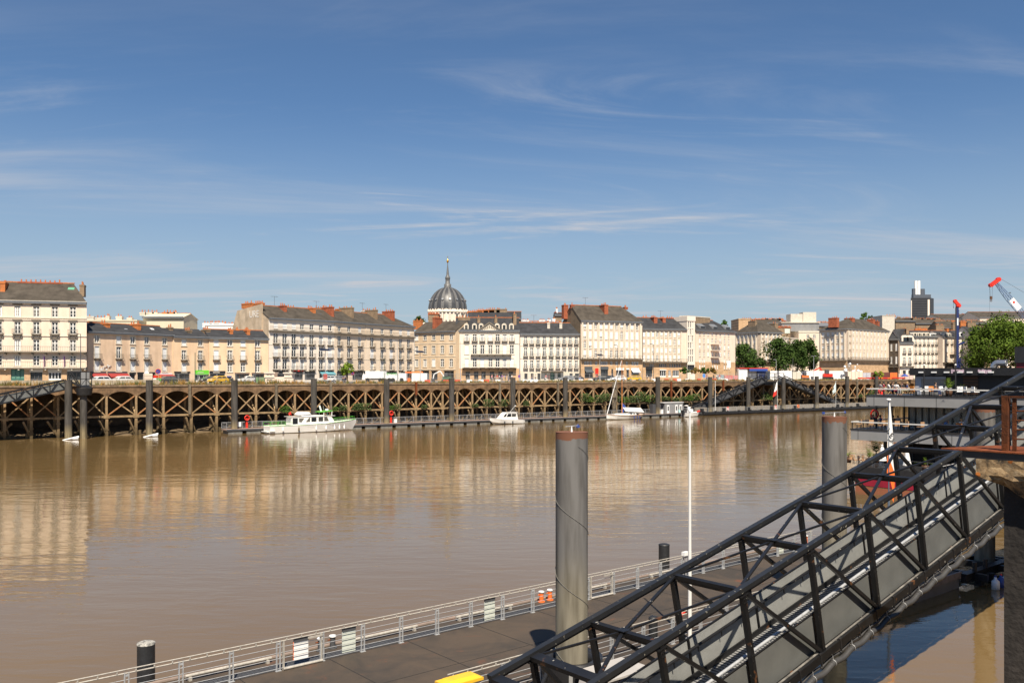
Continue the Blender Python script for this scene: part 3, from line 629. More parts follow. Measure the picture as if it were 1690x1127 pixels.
m = MB(); ac, _ = FF.px(138, 162.9); m.cyl((ac, 162.3, z0 - 1.5), (ac, 162.3, z0 - .35), 1.15, 1.35, 16); part('pile_cap', m, M_blk, t)
t, a0, a1, z0, z1 = landing('dark caged landing at the peak between the two descending gangways', 1263, 1294, 616, 629, 164.0)
# floating white booms at the left piles
for px, y, lab in ((117, 724.5, 'white half sunken float beside the leftmost pile'), (249, 719.5, 'white half sunken float beside the next pile along')):
    d = 161.2; a, Y = FF.px(px, d)
    m = MB(); m.loft([[(a - 1.25, d, .02), (a - 1.25, d + .05, .06), (a - 1.25, d + .08, .0), (a - 1.25, d, -.05)], [(a, d - .2, .2), (a, d + .1, .34), (a, d + .4, .2), (a, d + .1, -.1)], [(a + 1.2, d - .15, .42), (a + 1.2, d + .1, .62), (a + 1.2, d + .35, .5), (a + 1.2, d + .1, .1)]], sm=False)
    m.box(a + .2, a + 1.1, d - .22, d - .15, .1, .3)
    single('mooring_float', m, M_wp, lab, 'float', (a, d, 0), FF)
# flags and poles of the landing pontoon
def flagpole(px, d, z0, ytop, frame, label, flag=None, name='flagpole', rad=.055, ball=False):
    a, Y = frame.px(px, d); zt = zat(ytop, Y); t = thing(name, label, 'flagpole' if not flag else 'flag', (a, d, z0), frame)
    m = MB(); m.cyl((a, d, z0), (a, d, zt), rad, rad * .6, 10); part('pole', m, mat('pole_white', (.70, .70, .68), .35), t)
    m = MB(); m.cyl((a, d, zt), (a, d, zt + .12), rad * 1.6, rad * 1.2, 10); part('finial', m, M_wp, t)
    if flag: flag(t, a, d, zt, frame)
    return t
def flag_rw(t, a, d, zt, fr):
    for nm, mt, z0_, z1_, w in (('white_band', M_wp, -2.6, 0, 0), ('red_band', M_red, -4.0, -2.4, .6)):
        m = MB(); pts = []
        for k in range(5):
            f_ = k / 4; z = zt + z0_ + (z1_ - z0_) * (1 - f_); x0 = a - .05; wd = .1 + (zt - z) * .42
            pts.append((z, wd))
        for (za, wa), (zb, wb) in zip(pts, pts[1:]):
            q = 0 if nm == 'white_band' else .0
            m.face([(a - .06, d, za), (a - wa, d + .25, za - .35), (a - wb, d + .1, zb - .5), (a - .06 - (0 if nm == 'white_band' else .5), d + .05, zb)])
        part(nm, m, mt, t)
def flag_lb(t, a, d, zt, fr):
    m = MB()
    for k in range(5): m.face([(a - .05, d, zt - .2 - k * .6), (a - .5 - .28 * k, d + .2 * (k % 2), zt - .9 - k * .7), (a - .6 - .3 * k, d + .2 * ((k + 1) % 2), zt - 1.5 - k * .65), (a - .05, d, zt - .8 - k * .6)])
    part('cloth', m, mat('flag_paleblue', (.42, .66, .72), .8, col2=(.72, .74, .70), vscale=.9), t)
flagpole(1180.5, 161.4, .85, 630, FF, 'bare white flagpole on the landing pontoon left of the gangways', rad=.09)
flagpole(1283, 161.4, .85, 629, FF, 'white flagpole with drooping white and red flag', flag_rw)
flagpole(1379.5, 161.4, .85, 629, FF, 'white flagpole flying a pale blue flag near the end of the landing pontoon', flag_lb)
flagpole(1459, 161.4, .85, 630, FF, 'flagpole with white and red flag just left of the restaurant', flag_rw)
# ------------------------------------------------------------------ buildings
WIN = {}
def win_mesh(w, h, kind, dark=False):
    """window joinery filling an opening w x h; returns frame, pane and (or None) shutter meshes, origin at bottom centre"""
    key = (round(w, 2), round(h, 2), kind)
    if key in WIN: return WIN[key]
    w, h = key[0], key[1]; f = MB(); t = .085
    f.box(-w / 2, -w / 2 + t, -.03, .05, 0, h); f.box(w / 2 - t, w / 2, -.03, .05, 0, h); f.box(-w / 2 + t, w / 2 - t, -.03, .05, 0, t + .04); f.box(-w / 2 + t, w / 2 - t, -.03, .05, h - t, h)
    if kind != 'fix': f.box(-.09, .09, -.05, .04, t + .04, h - t)
    nb = 2 if h < 1.7 else 3
    for k in range(1, nb):
        z = t + (h - 2 * t) * k / nb; f.box(-w / 2 + t, w / 2 - t, -.02, .03, z - .03, z + .03)
    if kind in ('open', 'case'): f.box(-w / 2 + t, w / 2 - t, -.035, .035, h * .72, h * .72 + .09)
    p = MB(); p.box(-w / 2 + .02, w / 2 - .02, .0, .02, .02, h - .02)
    s = None
    if kind in ('shut', 'half', 'low'):
        s = MB(); z0 = {'shut': .02, 'half': h * .35, 'low': h * .12}[kind]; n = max(3, int((h - z0) / .28))
        for k in range(n):
            za = z0 + (h - z0) * k / n; zb = z0 + (h - z0) * (k + 1) / n
            s.hexa([(-w / 2 + .01, -.10, za), (w / 2 - .01, -.10, za), (w / 2 - .01, -.06, za), (-w / 2 + .01, -.06, za), (-w / 2 + .01, -.085, zb - .01), (w / 2 - .01, -.085, zb - .01), (w / 2 - .01, -.06, zb - .01), (-w / 2 + .01, -.06, zb - .01)])
    if kind == 'curt':
        s = MB(); s.box(-w / 2 + t, -w * .22, .03 - .045, .0 - .003, .1, h - .1); s.box(w * .22, w / 2 - t, -.015, -.003, .1, h - .1)
    r = (f.mesh('window', [M_wf]), p.mesh('pane', [M_glass]), s.mesh('shutter', [M_shut]) if s else None)
    WIN[key] = r; return r
BAL = {}
def bal_mesh(w, hgt=.85, dep=.55):
    key = (round(w, 1), round(hgt, 2), round(dep, 2))
    if key in BAL: return BAL[key]
    w = key[0]; m = MB(); m.box(-w / 2, w / 2, -dep, 0, -.14, 0, 1)
    m.box(-w / 2, w / 2, -dep, -dep + .04, hgt - .04, hgt); m.box(-w / 2, w / 2, -dep, -dep + .03, .06, .1)
    for x in (-w / 2, w / 2 - .04): m.box(x, x + .04, -dep + .04, 0, hgt - .04, hgt)
    n = max(3, int(w / .16))
    for k in range(n + 1): x = -w / 2 + w * k / n; m.box(x - .012, x + .012, -dep, -dep + .02, .1, hgt - .04)
    for x in (-w * .3, w * .3): m.box(x - .08, x + .08, -dep * .8, 0, -.42, -.14, 1)
    BAL[key] = m.mesh('balcony', [M_rail, M_dtrim]); return BAL[key]
def chimney_at(t, x, y, zb, zt, th, ln, mt, along='y', pots=None, name='chimney'):
    m = MB(); hx, hy = (th / 2, ln / 2) if along == 'y' else (ln / 2, th / 2)
    m.box(x - hx, x + hx, y - hy, y + hy, zb, zt - .3); m.box(x - hx - .07, x + hx + .07, y - hy - .07, y + hy + .07, zt - .3, zt - .1); m.box(x - hx, x + hx, y - hy, y + hy, zt - .1, zt)
    n = pots if pots is not None else max(2, int(ln / .75))
    for k in range(n):
        f_ = (k + .5) / n - .5; px_, py_ = (x, y + f_ * (ln - .2)) if along == 'y' else (x + f_ * (ln - .2), y)
        hh = .55 * rng.uniform(.7, 1.25)
        if rng.random() < .88: m.cyl((px_, py_, zt - .02), (px_, py_, zt + hh), .15, .11, 8, True, 1)
    return part(name, m, [mt, M_pot], t)
class B:
    """one building: facade from pixel column px0 (at depth Y0, eave row e0) to px1; local x along the facade, y back, z up from the street"""
    def __init__(s, label, px0, Y0, e0, px1, e1, wall=M_cream, depth=11, base=ST, name='building', cat='building', eave=True, group=None, Y1=None, back_open=False):
        r0 = (px0 - CX) / FPX; r1 = (px1 - CX) / FPX; h = zat(e0, Y0) - base
        Y1 = Y1 or (h + base - HC) * FPX / (HY - e1)
        P0 = Vector((r0 * Y0, Y0)); P1 = Vector((r1 * Y1, Y1)); s.fr = Frame(P0, *(P1 - P0)); s.len = (P1 - P0).length
        s.h = h; s.base = base; s.depth = depth; s.wall = wall; s.holes = []; s.wins = []; s.m = MB(); s.px0, s.px1 = px0, px1; s.sk = 0
        s.t = bpy.data.objects.new(name, None); COL.objects.link(s.t); s.t.location = (P0.x, P0.y, base); s.t.rotation_euler = (0, 0, s.fr.rot); OFF[s.t.name] = Vector((0, 0, 0))
        tag(s.t, label, cat, group)
    def lx(s, px, back=0): return s.fr.px(px, back)[0]
    def Y(s, px, back=0): return s.fr.px(px, back)[1]
    def z(s, py, px, back=0): return zat(py, s.Y(px, back)) - s.base
    def windows(s, cols, rows, ref, ww, kinds=('case', 'shut'), wts=None, trim=.14, sill=True, trimmat=1, bal=None, surround_top=0):
        for yt, yb, *o in rows:
            o = o[0] if o else {}
            zt = s.z(yt, ref); zb = s.z(yb, ref); W_ = ww * s.Y(ref) / FPX * o.get('w', 1)
            for c in cols:
                x = s.lx(c); k = rng.choices(o.get('k', kinds), o.get('wt', wts))[0] if (o.get('k') or kinds) else 'case'
                s.holes.append((x - W_ / 2, x + W_ / 2, zb, zt)); s.wins.append((x, zb, W_, zt - zb, k))
                T = o.get('trim', trim)
                if T:
                    s.m.box(x - W_ / 2 - T, x - W_ / 2, -.05, .1, zb, zt + T, 1); s.m.box(x + W_ / 2, x + W_ / 2 + T, -.05, .1, zb, zt + T, 1); s.m.box(x - W_ / 2, x + W_ / 2, -.05, .1, zt, zt + T, 1)
                if o.get('hood'): s.m.box(x - W_ / 2 - T - .15, x + W_ / 2 + T + .15, -.22, .05, zt + T + .12, zt + T + .30, 2)
                if sill and not o.get('b'): s.m.box(x - W_ / 2 - T - .05, x + W_ / 2 + T + .05, -.12, .08, zb - .14, zb, 1)
                if o.get('b'):
                    inst('balcony', bal_mesh(W_ + .55), s.t, (x, -.02, zb))
    def course(s, py, ref, hgt=.25, proud=.12, mt=M_trim, x0=None, x1=None, nm='cornice'):
        z = s.z(py, ref); m = MB(); m.box(-.02 if x0 is None else x0, s.len + .02 if x1 is None else x1, -proud, .0 - .002, z - hgt / 2, z + hgt / 2); part(nm, m, mt, s.t)
    def balcony(s, py, ref, pxa=None, pxb=None, dep=.9, hgt=.95, mt=M_dtrim, brackets=True):
        z = s.z(py, ref); x0 = 0 if pxa is None else s.lx(pxa); x1 = s.len if pxb is None else s.lx(pxb); m = MB()
        m.box(x0, x1, -dep, -.003, z - .18, z, 1); m.box(x0, x1, -dep, -dep + .05, z + hgt - .05, z + hgt); m.box(x0, x1, -dep, -dep + .03, z + .08, z + .12)
        n = int((x1 - x0) / .3)
        for k in range(n + 1): x = x0 + (x1 - x0) * k / n; m.box(x - .012, x + .012, -dep + .005, -dep + .03, z, z + hgt)
        if brackets:
            n = max(2, int((x1 - x0) / 2.2))
            for k in range(n + 1): x = x0 + .2 + (x1 - x0 - .4) * k / n; m.box(x - .12, x + .12, -dep * .75, -.004, z - .6, z - .18, 1)
        part('balcony', m, [M_rail, mt], s.t)
    def shop(s, pxa, pxb, yt, yb, fascia=None, fmat=M_dgrey, pane=M_glassb, frame=M_dgrey, awn=None, awdep=1.1, awh=.7, nm='shopfront', div=3):
        x0, x1 = s.lx(pxa), s.lx(pxb); ref = (pxa + pxb) / 2; zt, zb = s.z(yt, ref), max(.08, s.z(yb, ref)); s.holes.append((x0, x1, zb, zt))
        m = MB(); m.box(x0, x1, .22, .26, zb, zt); p = part(nm, m, pane, s.t)
        m = MB()
        for k in range(div + 1): x = x0 + (x1 - x0) * k / div; m.box(max(x0, x - .05), min(x1, x + .05), .12, .215, zb, zt)
        m.box(x0, x1, .13, .21, zt - .12, zt - .001); m.box(x0, x1, .13, .21, zb, zb + .35); part('shop_frame', m, frame, p)
        if fascia: m = MB(); m.box(x0 - .1, x1 + .1, -.1, -.003, zt, zt + fascia); part('fascia', m, fmat, s.t)
        if awn:
            m = MB(); z = zt + .05; m.extr([(x0 - .1, -.01, z), (x0 - .1, -awdep, z - awh), (x0 - .1, -awdep, z - awh - .22), (x0 - .1, -awdep + .04, z - awh - .22), (x0 - .1, -awdep + .04, z - awh - .03), (x0 - .1, -.01, z - .08)], (x1 - x0 + .2, 0, 0)); part('awning', m, awn, s.t)
    def fins(s, pxs, yt, yb, ref, w=.45, proud=.3):
        zt, zb = s.z(yt, ref), s.z(yb, ref)
        for p in pxs: x = s.lx(p); s.m.box(max(.0, x - w / 2), min(s.len, x + w / 2), -proud, -.002, zb, zt, 1)
    def finish(s, trim=M_trim, trim2=M_dtrim, lowmat=None, lowz=0, gable_mat=None, left=True):
        # facade with real openings
        hs = [(max(0.01, a), min(s.len - .01, b), max(.01, c), min(s.h - .01, d)) for a, b, c, d in s.holes]
        xs = sorted({0, s.len, *[q for h_ in hs for q in h_[:2]]}); zs = sorted({0, s.h, *([lowz] if lowmat else []), *[q for h_ in hs for q in h_[2:]]})
        m = s.m
        for z0, z1 in zip(zs, zs[1:]):
            if z1 - z0 < 1e-4: continue
            run = None
            for x0, x1 in zip(xs, xs[1:]):
                if x1 - x0 < 1e-4: continue
                cx_, cz = (x0 + x1) / 2, (z0 + z1) / 2
                hole = any(a < cx_ < b and c < cz < d for a, b, c, d in hs)
                if hole:
                    if run is not None: m.face([(run, 0, z0), (x0, 0, z0), (x0, 0, z1), (run, 0, z1)], 3 if lowmat and z1 <= lowz + 1e-4 else 0); run = None
                elif run is None: run = x0
            if run is not None: m.face([(run, 0, z0), (s.len, 0, z0), (s.len, 0, z1), (run, 0, z1)], 3 if lowmat and z1 <= lowz + 1e-4 else 0)
        for a, b, c, d in hs:
            q = .24
            m.face([(a, 0, c), (a, q, c), (a, q, d), (a, 0, d)]); m.face([(b, 0, c), (b, 0, d), (b, q, d), (b, q, c)]); m.face([(a, 0, d), (a, q, d), (b, q, d), (b, 0, d)]); m.face([(a, 0, c), (b, 0, c), (b, q, c), (a, q, c)])
        L_, D, H = s.len, s.depth, s.h; gi = 4 if gable_mat else 0
        if left: m.face([(0, D, 0), (0, 0, 0), (0, 0, H), (0, D, H)], gi)
        K = s.sk * D; m.face([(L_, 0, 0), (L_ - K, D, 0), (L_ - K, D, H), (L_, 0, H)], gi); m.face([(L_ - K, D, 0), (0, D, 0), (0, D, H), (L_ - K, D, H)])
        s.wallobj = part('wall', m, [s.wall, trim, trim2, lowmat or s.wall, gable_mat or s.wall], s.t)
        for (x, zb, w, h, k) in s.wins:
            f, p, sh = win_mesh(w, h, k)
            o = inst('window', f, s.t, (x, .16, zb)); inst('pane', p, o, (0, 0, 0))
            if sh: inst('shutter' if k != 'curt' else 'curtain', sh, o, (0, 0, 0))
    def roof(s, ridge_y, ref, mt=M_slate, hip0=0, hip1=0, rb=None, over=.35, gable=None, tiles=True, front_only=False, cornice=M_zinc, mansard=None):
        D, H, L_ = s.depth, s.h, s.len; rb = D / 2 if rb is None else rb; s.rb = rb; zr = s.z(ridge_y, ref, rb); s.zr = zr; e = over; t_ = .16
        ez = H + .02
        sl = (zr - H) / rb; za = ez - sl * e * .0
        m = MB(); x0, x1 = -.12 if not hip0 else -e, L_ + .12 if not hip1 else L_ + e
        kr, kd = s.sk * rb, s.sk * D
        m.slab([(x0, -e, za), (x1, -e, za), (L_ - hip1 if hip1 else x1 - kr, rb, zr), (hip0 if hip0 else x0, rb, zr)], t_)
        m.slab([(L_ - hip1 if hip1 else x1 - kr, rb, zr), (x1 - kd, D + e, za), (x0, D + e, za), (hip0 if hip0 else x0, rb, zr)][::1], t_)
        if hip0: m.slab([(x0, D + e, za), (x0, -e, za), (hip0, rb, zr)], t_)
        if hip1: m.slab([(x1, -e, za), (x1, D + e, za), (L_ - hip1, rb, zr)], t_)
        part('roof', m, mt, s.t)
        if not hip0: g = MB(); g.extr([(0, 0, H), (0, D, H), (0, rb, zr - .17)], (.25, 0, 0)); part('gable', g, gable or s.wall, s.t)
        if not hip1: g = MB(); g.extr([(L_ - .25, 0, H), (L_ - .25 - kd, D, H), (L_ - .25 - kr, rb, zr - .17)], (.25, 0, 0)); part('gable', g, gable or s.wall, s.t)
        m = MB(); m.box(-.05, L_ + .05, -e - .12, -.003, H - .28, H + .0); m.box(-.1, L_ + .1, -e - .22, -e - .02, H - .02, H + .14); part('gutter', m, cornice, s.t)
        if tiles:
            m = MB(); xx = hip0 or x0
            while xx < (L_ - hip1 if hip1 else x1 - kr) - .1: m.box(xx, xx + .42, rb - .14, rb + .14, zr - .08, zr + .09 + rng.uniform(0, .03)); xx += .44
            part('ridge_tiles', m, M_cho, s.t)
    def rz(s, y): 
        return s.h + (s.zr - s.h) * (y / s.rb if y <= s.rb else max(0, (s.depth - y) / (s.depth - s.rb)))
    def chim(s, px, ytop, th=.8, ln=2.8, back=None, mt=M_chr, along='y', pots=None):
        back = s.rb - ln * .35 if back is None else back; x = s.lx(px, back); zt = s.z(ytop, px, back)
        ext = ln / 2 if along == 'y' else th / 2; zb = min(s.rz(max(0.2, back - ext)), s.rz(min(s.depth, back + ext))) - .4
        chimney_at(s.t, x, back, zb, max(zt - .5, zb + .8), th, ln, mt, along, pots)
    def skylights(s, lst, w=.8, h=.9, mt=None):
        for px, py in lst:
            y = 1.0
            for _ in range(12):
                z = s.z(py, px, y); sl = (s.zr - s.h) / s.rb; y2 = (z - s.h) / sl; y += (y2 - y) * .5
            x = s.lx(px, y); z = s.rz(y); sl = (s.zr - s.h) / s.rb; m = MB(); dy = h / 2 / math.hypot(1, sl)
            m.hexa([(x - w / 2, y - dy, z - dy * sl + .0), (x + w / 2, y - dy, z - dy * sl), (x + w / 2, y + dy, z + dy * sl), (x - w / 2, y + dy, z + dy * sl)] + [(a, b, c + .1) for a, b, c in ((x - w / 2, y - dy, z - dy * sl), (x + w / 2, y - dy, z - dy * sl), (x + w / 2, y + dy, z + dy * sl), (x - w / 2, y + dy, z + dy * sl))])
            part('skylight', m, mt or rng.choice([M_gal, M_glass, M_wp]), s.t)
    def antenna(s, px, ytop, back=None):
        back = s.rb if back is None else back; x = s.lx(px, back); zt = s.z(ytop, px, back); m = MB(); m.cyl((x, back, s.zr - .2), (x, back, zt), .035, .035, 5); m.box(x - .9, x + .9, back - .02, back + .02, zt - .1, zt - .05)
        for q in (-.8, -.4, 0, .4, .8): m.box(x + q - .015, x + q + .015, back - .35, back + .35, zt - .09, zt - .06)
        part('antenna', m, M_dgrey, s.t)
    def dormer(s, px, yt, yb, w=1.3, rnd=False, wallm=M_trim):
        x = s.lx(px, .7); zb, zt = s.z(yb, px, .7), s.z(yt, px, .7); m = MB(); d = 2.6
        if rnd: poly = [(x - w / 2, .4, zb), (x + w / 2, .4, zb)] + [(x + w / 2 * math.cos(a * math.pi / 8), .4, zt - w / 2 + w / 2 * math.sin(a * math.pi / 8)) for a in range(9)]
        else: poly = [(x - w / 2, .4, zb), (x + w / 2, .4, zb), (x + w / 2, .4, zt - .3), (x, .4, zt), (x - w / 2, .4, zt - .3)]
        m.extr(poly, (0, d, 0)); dd = part('dormer', m, wallm, s.t)
        m = MB(); hh = (zt - zb); m.box(x - w * .27, x + w * .27, .34, .39, zb + hh * .15, zb + hh * .72); part('pane', m, M_glass, dd)
    def flat(s, mt=M_chb, par=.5):
        m = MB(); m.box(-.1, s.len + .1, -.15, s.depth + .1, s.h, s.h + par); part('roof', m, mt, s.t); s.rb = s.depth / 2; s.zr = s.h + par
    def end(s, **k): s.finish(**k)

MIX = ('case', 'case', 'case', 'case', 'curt', 'shut')
# B1 tall white block at the far left
b = B('tall cream five storey block with brown slate roof at the far left', -60, 157, 496, 143, 500, M_cream, 13)
b.sk = .62; cols = [-34, -2, 29, 60, 90.5, 120.3]; hd = dict(hood=1)
b.windows(cols, [(506.6, 523.5, dict(hood=1)), (532, 551.5, dict(b=1, hood=1)), (561, 579.6, dict(hood=1)), (587, 603.6, {})], 90, 9.2, ('case', 'case', 'curt', 'case'))
for y in (525, 528.5, 554.5, 497.5): b.course(y, 90, .16, .14)
b.balcony(580.5, 90); b.balcony(605.5, 90, mt=M_trim)
b.shop(-20, -4, 613, 628, .3, M_trim); b.shop(18, 40, 609, 628, .0, frame=mat('shop_green', (.03, .12, .10), .5), pane=mat('painted_shutter', (.10, .22, .17), .6)); b.shop(50, 70, 614, 628, .7, M_trim); b.shop(80, 101, 614, 628, .6, M_trim, frame=M_wp, div=4); b.shop(112, 134, 614, 628, .6, M_trim)
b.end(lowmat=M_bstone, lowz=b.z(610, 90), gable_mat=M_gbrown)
b.roof(466.5, 70, M_slateb, gable=M_gbrown, rb=5.5); b.chim(67, 461.5, .9, 7.5, 5.6, M_chr, 'x', 9); b.chim(7.5, 462, .8, 2.4, 3.6, M_cho); b.chim(136.5, 466, .8, 1.6, 3.2, M_chb)
b.skylights([(30, 489.5), (57, 490.5), (71, 491), (96, 492.5)], 1.2, 1.0); b.skylights([(117.5, 477), (124, 493)], 1.1, .8, mat('green_blind', (.12, .35, .22), .4))
for px in (74.5, 107.5):
    m = MB(); x = b.lx(px); z = b.z(598, px); m.beam((x, -.02, z + .9), (x, -1.1, z + 1.3), .05); m.box(x - .02, x + .02, -1.05, -.25, z - 1.0, z + 1.0); part('banner', m, mat('purple_cloth', (.14, .03, .25), .8), b.t)
# B2 peach house
b = B('pink peach three storey house with graffiti and dark red awnings', 144, 165, 547.4, 285, 553.6, M_peach2, 10)
b.windows([160, 195.8, 219, 242, 271.6], [(555.5, 567.5, dict(k=('shut', 'half', 'case'))), (573, 592, dict(b=1, k=('shut', 'low', 'case', 'low'))), (597, 613, dict(k=('shut', 'low', 'shut')))], 215, 8, trim=.16)
b.shop(150, 174, 616, 629, .35, M_dgrey, awn=mat('awning_wine', (.30, .035, .03), .8)); b.shop(178, 209, 616, 629, .35, M_dgrey, awn=MATS['awning_wine']); b.shop(214, 223, 617, 630, .2, M_blk); b.shop(227, 255, 617, 630, .35, M_blk); b.shop(262, 283, 618, 630, .3, M_wp, awn=MATS['awning_wine'], awh=.35)
b.end(); b.roof(532, 150, M_slate, rb=4.6); b.chim(172.5, 529, .7, 2.6, 3.4, M_cho); b.chim(222.5, 530.5, .7, 3.0, 3.2, M_cho); b.chim(280, 536, .7, 1.4, 3.2, M_chb)
b.skylights([(209, 544.5), (251, 543.5)], .7, .8)
# graffiti on the plaster
def lettering(txt, px, py, back, size, mt, bb, parent=None, depth=.012, rot=0, nm='lettering', yoff=-.03):
    me = text_mesh(txt, size, mt, depth); x = bb.lx(px, 0); z = bb.z(py, px)
    return inst(nm, me, parent or bb.t, (x, yoff, z), (R(90), R(rot) * 0, 0))
m = MB(); r = random.Random(2)
for k in range(16): x = b.lx(167 + k * 1.05); z = b.z(606 + r.uniform(-3.5, 4), 176); q = r.uniform(.25, .5); m.box(x - q / 2, x + q / 2, -.028 - .001 * k, -.004, z - q / 2, z + q / 2, k % 2)
part('graffiti', m, [mat('graffiti_white', (.7, .68, .64), .8), mat('graffiti_brown', (.22, .12, .08), .8)], b.t)
# B3a/B3b
b = B('low peach terraced house with a flat green pharmacy like shopfront', 285.5, 181, 555.4, 344.5, 557.4, M_peach, 10)
b.windows([303.6, 330.6], [(560.7, 571, dict()), (578.5, 593.8, dict(b=1, k=('case', 'shut'))), (600, 614, dict(k=('shut', 'case')))], 318, 7.6, trim=.16)
b.shop(288, 313, 615, 630, .25, M_blk); b.shop(322, 344.2, 618, 630, .9, mat('sign_lime', (.16, .62, .04), .5), pane=M_glassb, frame=M_wp)
b.end(); b.roof(543, 315, M_slate, rb=4.4, tiles=False); b.chim(309, 541, .9, 2.4, 3.2, M_chb); b.chim(339.5, 540, .9, 2.4, 3.4, M_chb)
b = B('low peach terraced house with orange graffitied chimneys against the tall gable', 345, 187, 557.4, 443, 559.6, M_peach, 10)
b.windows([356.9, 379.4, 401, 425], [(561, 571.5, dict()), (578.5, 593.8, dict(b=1, k=('shut', 'case', 'half'))), (600, 614, dict(k=('shut', 'case')))], 390, 7.6, trim=.16)
b.shop(346.5, 371, 616, 630, .5, M_blk, frame=M_blk); b.shop(375, 381.5, 622, 631, .2, M_blue); b.shop(388, 411, 617, 630, .25, M_brownw, frame=M_brownw); b.shop(416, 436, 617, 630, .25, M_brownw, frame=M_brownw)
b.end(); b.roof(544.5, 400, M_slate, rb=4.4); b.chim(379, 541, .7, 2.8, 3.2, M_cho); b.chim(407, 541, .7, 2.8, 3.0, M_cho); b.chim(391, 541, .7, 1.2, 4.4, M_cho)
# B4 long block
M_whiteb = mat('limewash_white', (.80, .72, .63), .85, var=.08, vscale=.35, streak=.1); M_creamb = mat('limewash_cream', (.77, .64, .50), .85, var=.1, vscale=.35, streak=.12)
def b4(label, px0, Y0, e0, px1, e1, cols, nw, shops):
    b = B(label, px0, Y0, e0, px1, e1, M_whiteb if nw != 1 else M_creamb, 13); ref = (px0 + px1) / 2
    k = (617 - (e0 + e1) / 2) / 92.0
    Y = lambda v: 617 - (617 - v) * (b.Y(443.5) if False else 1) 
    zz = lambda hm: HY - (hm + ST - HC) * FPX / b.Y(ref)
    rows = [(12.55, 13.95, dict(k=('case', 'shut', 'case', 'case'), trim=.0)), (9.05, 11.45, dict(b=1, k=('case', 'case', 'case', 'curt'), trim=.0, w=1.08)), (5.95, 8.4, dict(b=1, trim=.0, w=1.08)), (2.95, 5.45, dict(b=1, trim=.0, w=1.08))]
    H = b.h; sc = H / 14.9
    b.windows(cols, [(zz(t * sc), zz(u * sc), o) for u, t, o in [(r_[0], r_[1], r_[2]) for r_ in rows]], ref, 8.2 * 205 / b.Y(ref), MIX)
    b.course(zz(11.95 * sc), ref, .3, .55, M_dtrim); b.balcony(zz(12.1 * sc), ref, dep=.6, hgt=.9, brackets=False)
    b.course(zz(8.7 * sc), ref, .1, .05); b.course(zz(5.6 * sc), ref, .1, .05)
    for a, c, fm, aw in shops: b.shop(a, c, zz(2.5 * sc), 627, .3, fm, awn=aw)
    return b
b = b4('long cream terrace with attic storey and painted gable, left part', 443.5, 204.6, 525, 552, 530.9, [455.2, 470, 485, 498.7, 514.3, 529.8, 544.5], 0, [(452, 470, M_dgrey, None), (484, 500, M_red, None), (503, 520, M_trim, None), (527, 550, M_dgrey, mat('awning_teal', (.10, .28, .33), .8))])
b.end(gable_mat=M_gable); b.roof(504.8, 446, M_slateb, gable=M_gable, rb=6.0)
# tall party wall that rises above the roof line
m = MB(); hz = b.z(504, 443, 4); m.extr([(-.02, 2.4, b.h - 1), (-.02, 2.4, hz + .1), (-.02, 13.0, hz - 1.0), (-.02, 16.4, b.h * .72), (-.02, 16.4, 2), (-.02, 2.4, 2)], (-.35, 0, 0)); part('party_wall', m, M_gable, b.t)
chimney_at(b.t, .15, 4.3, hz - .3, b.z(500, 436, 4.3) - .1, .8, 3.6, M_cho, 'y', 5); chimney_at(b.t, .15, 9.2, hz - .6, b.z(501, 419, 9), .8, 4.2, M_cho, 'y', 5)
b.antenna(453, 489); b.antenna(522, 497); b.chim(465, 501, .8, 3.2, None, M_chr); b.chim(480, 504, .8, 2.4, 7.5, M_cho, 'x'); b.chim(513, 505, .8, 3.0, None, M_cho); b.chim(527.5, 505, .8, 3.0, 7.5, M_chb, 'x'); b.chim(541, 503.5, .8, 4.2, None, M_chr)
b.skylights([(453, 517), (458.5, 517.3), (480.5, 521), (529, 519), (532, 522)], .7, .8)
me = text_mesh('URE', 2.3, MATS['graffiti_white'], .01); inst('graffiti', me, b.t, (-.39, 5.6, hz - 2.2), (R(90), 0, R(-90)))
bp_ = b; Yn = b.fr.w(b.len, 0).y; b = b4('long cream terrace with attic storey, middle part behind the young tree', 552.5, Yn, 530.9, 603, 534.6, [560, 575.8, 593.7], 1, [(556, 575, M_trim, None), (582, 600, M_dtrim, None)])
b.end(); RY = lambda b, px: HY - (bp_.zr + ST - HC) * FPX / b.Y(px, 6); b.roof(RY(b, 575), 575, M_slateb, rb=6); b.chim(572, 504.5, .8, 4.4, None, M_chb); b.chim(560, 507, .8, 2.4, 7.5, M_cho, 'x')
b = b4('long cream terrace with attic storey, right part behind the white trucks', 603.5, b.fr.w(b.len, 0).y, 534.6, 683.5, 539.8, [614, 630.8, 645.7, 661, 674.3], 1, [(608, 626, M_trim, None), (636, 655, M_dtrim, None), (662, 680, M_trim, None)])
b.end(); b.roof(RY(b, 625), 625, M_slateb, rb=6, hip1=4.5); b.antenna(637, 502); b.antenna(598, 497 + 3); b.chim(613, 508.5, .8, 4.0, None, M_chb); b.chim(597 + 6, 510, .8, 2.4, 8, M_chw, 'x'); b.chim(641, 510.5, .8, 4.0, 4.4, M_chr)
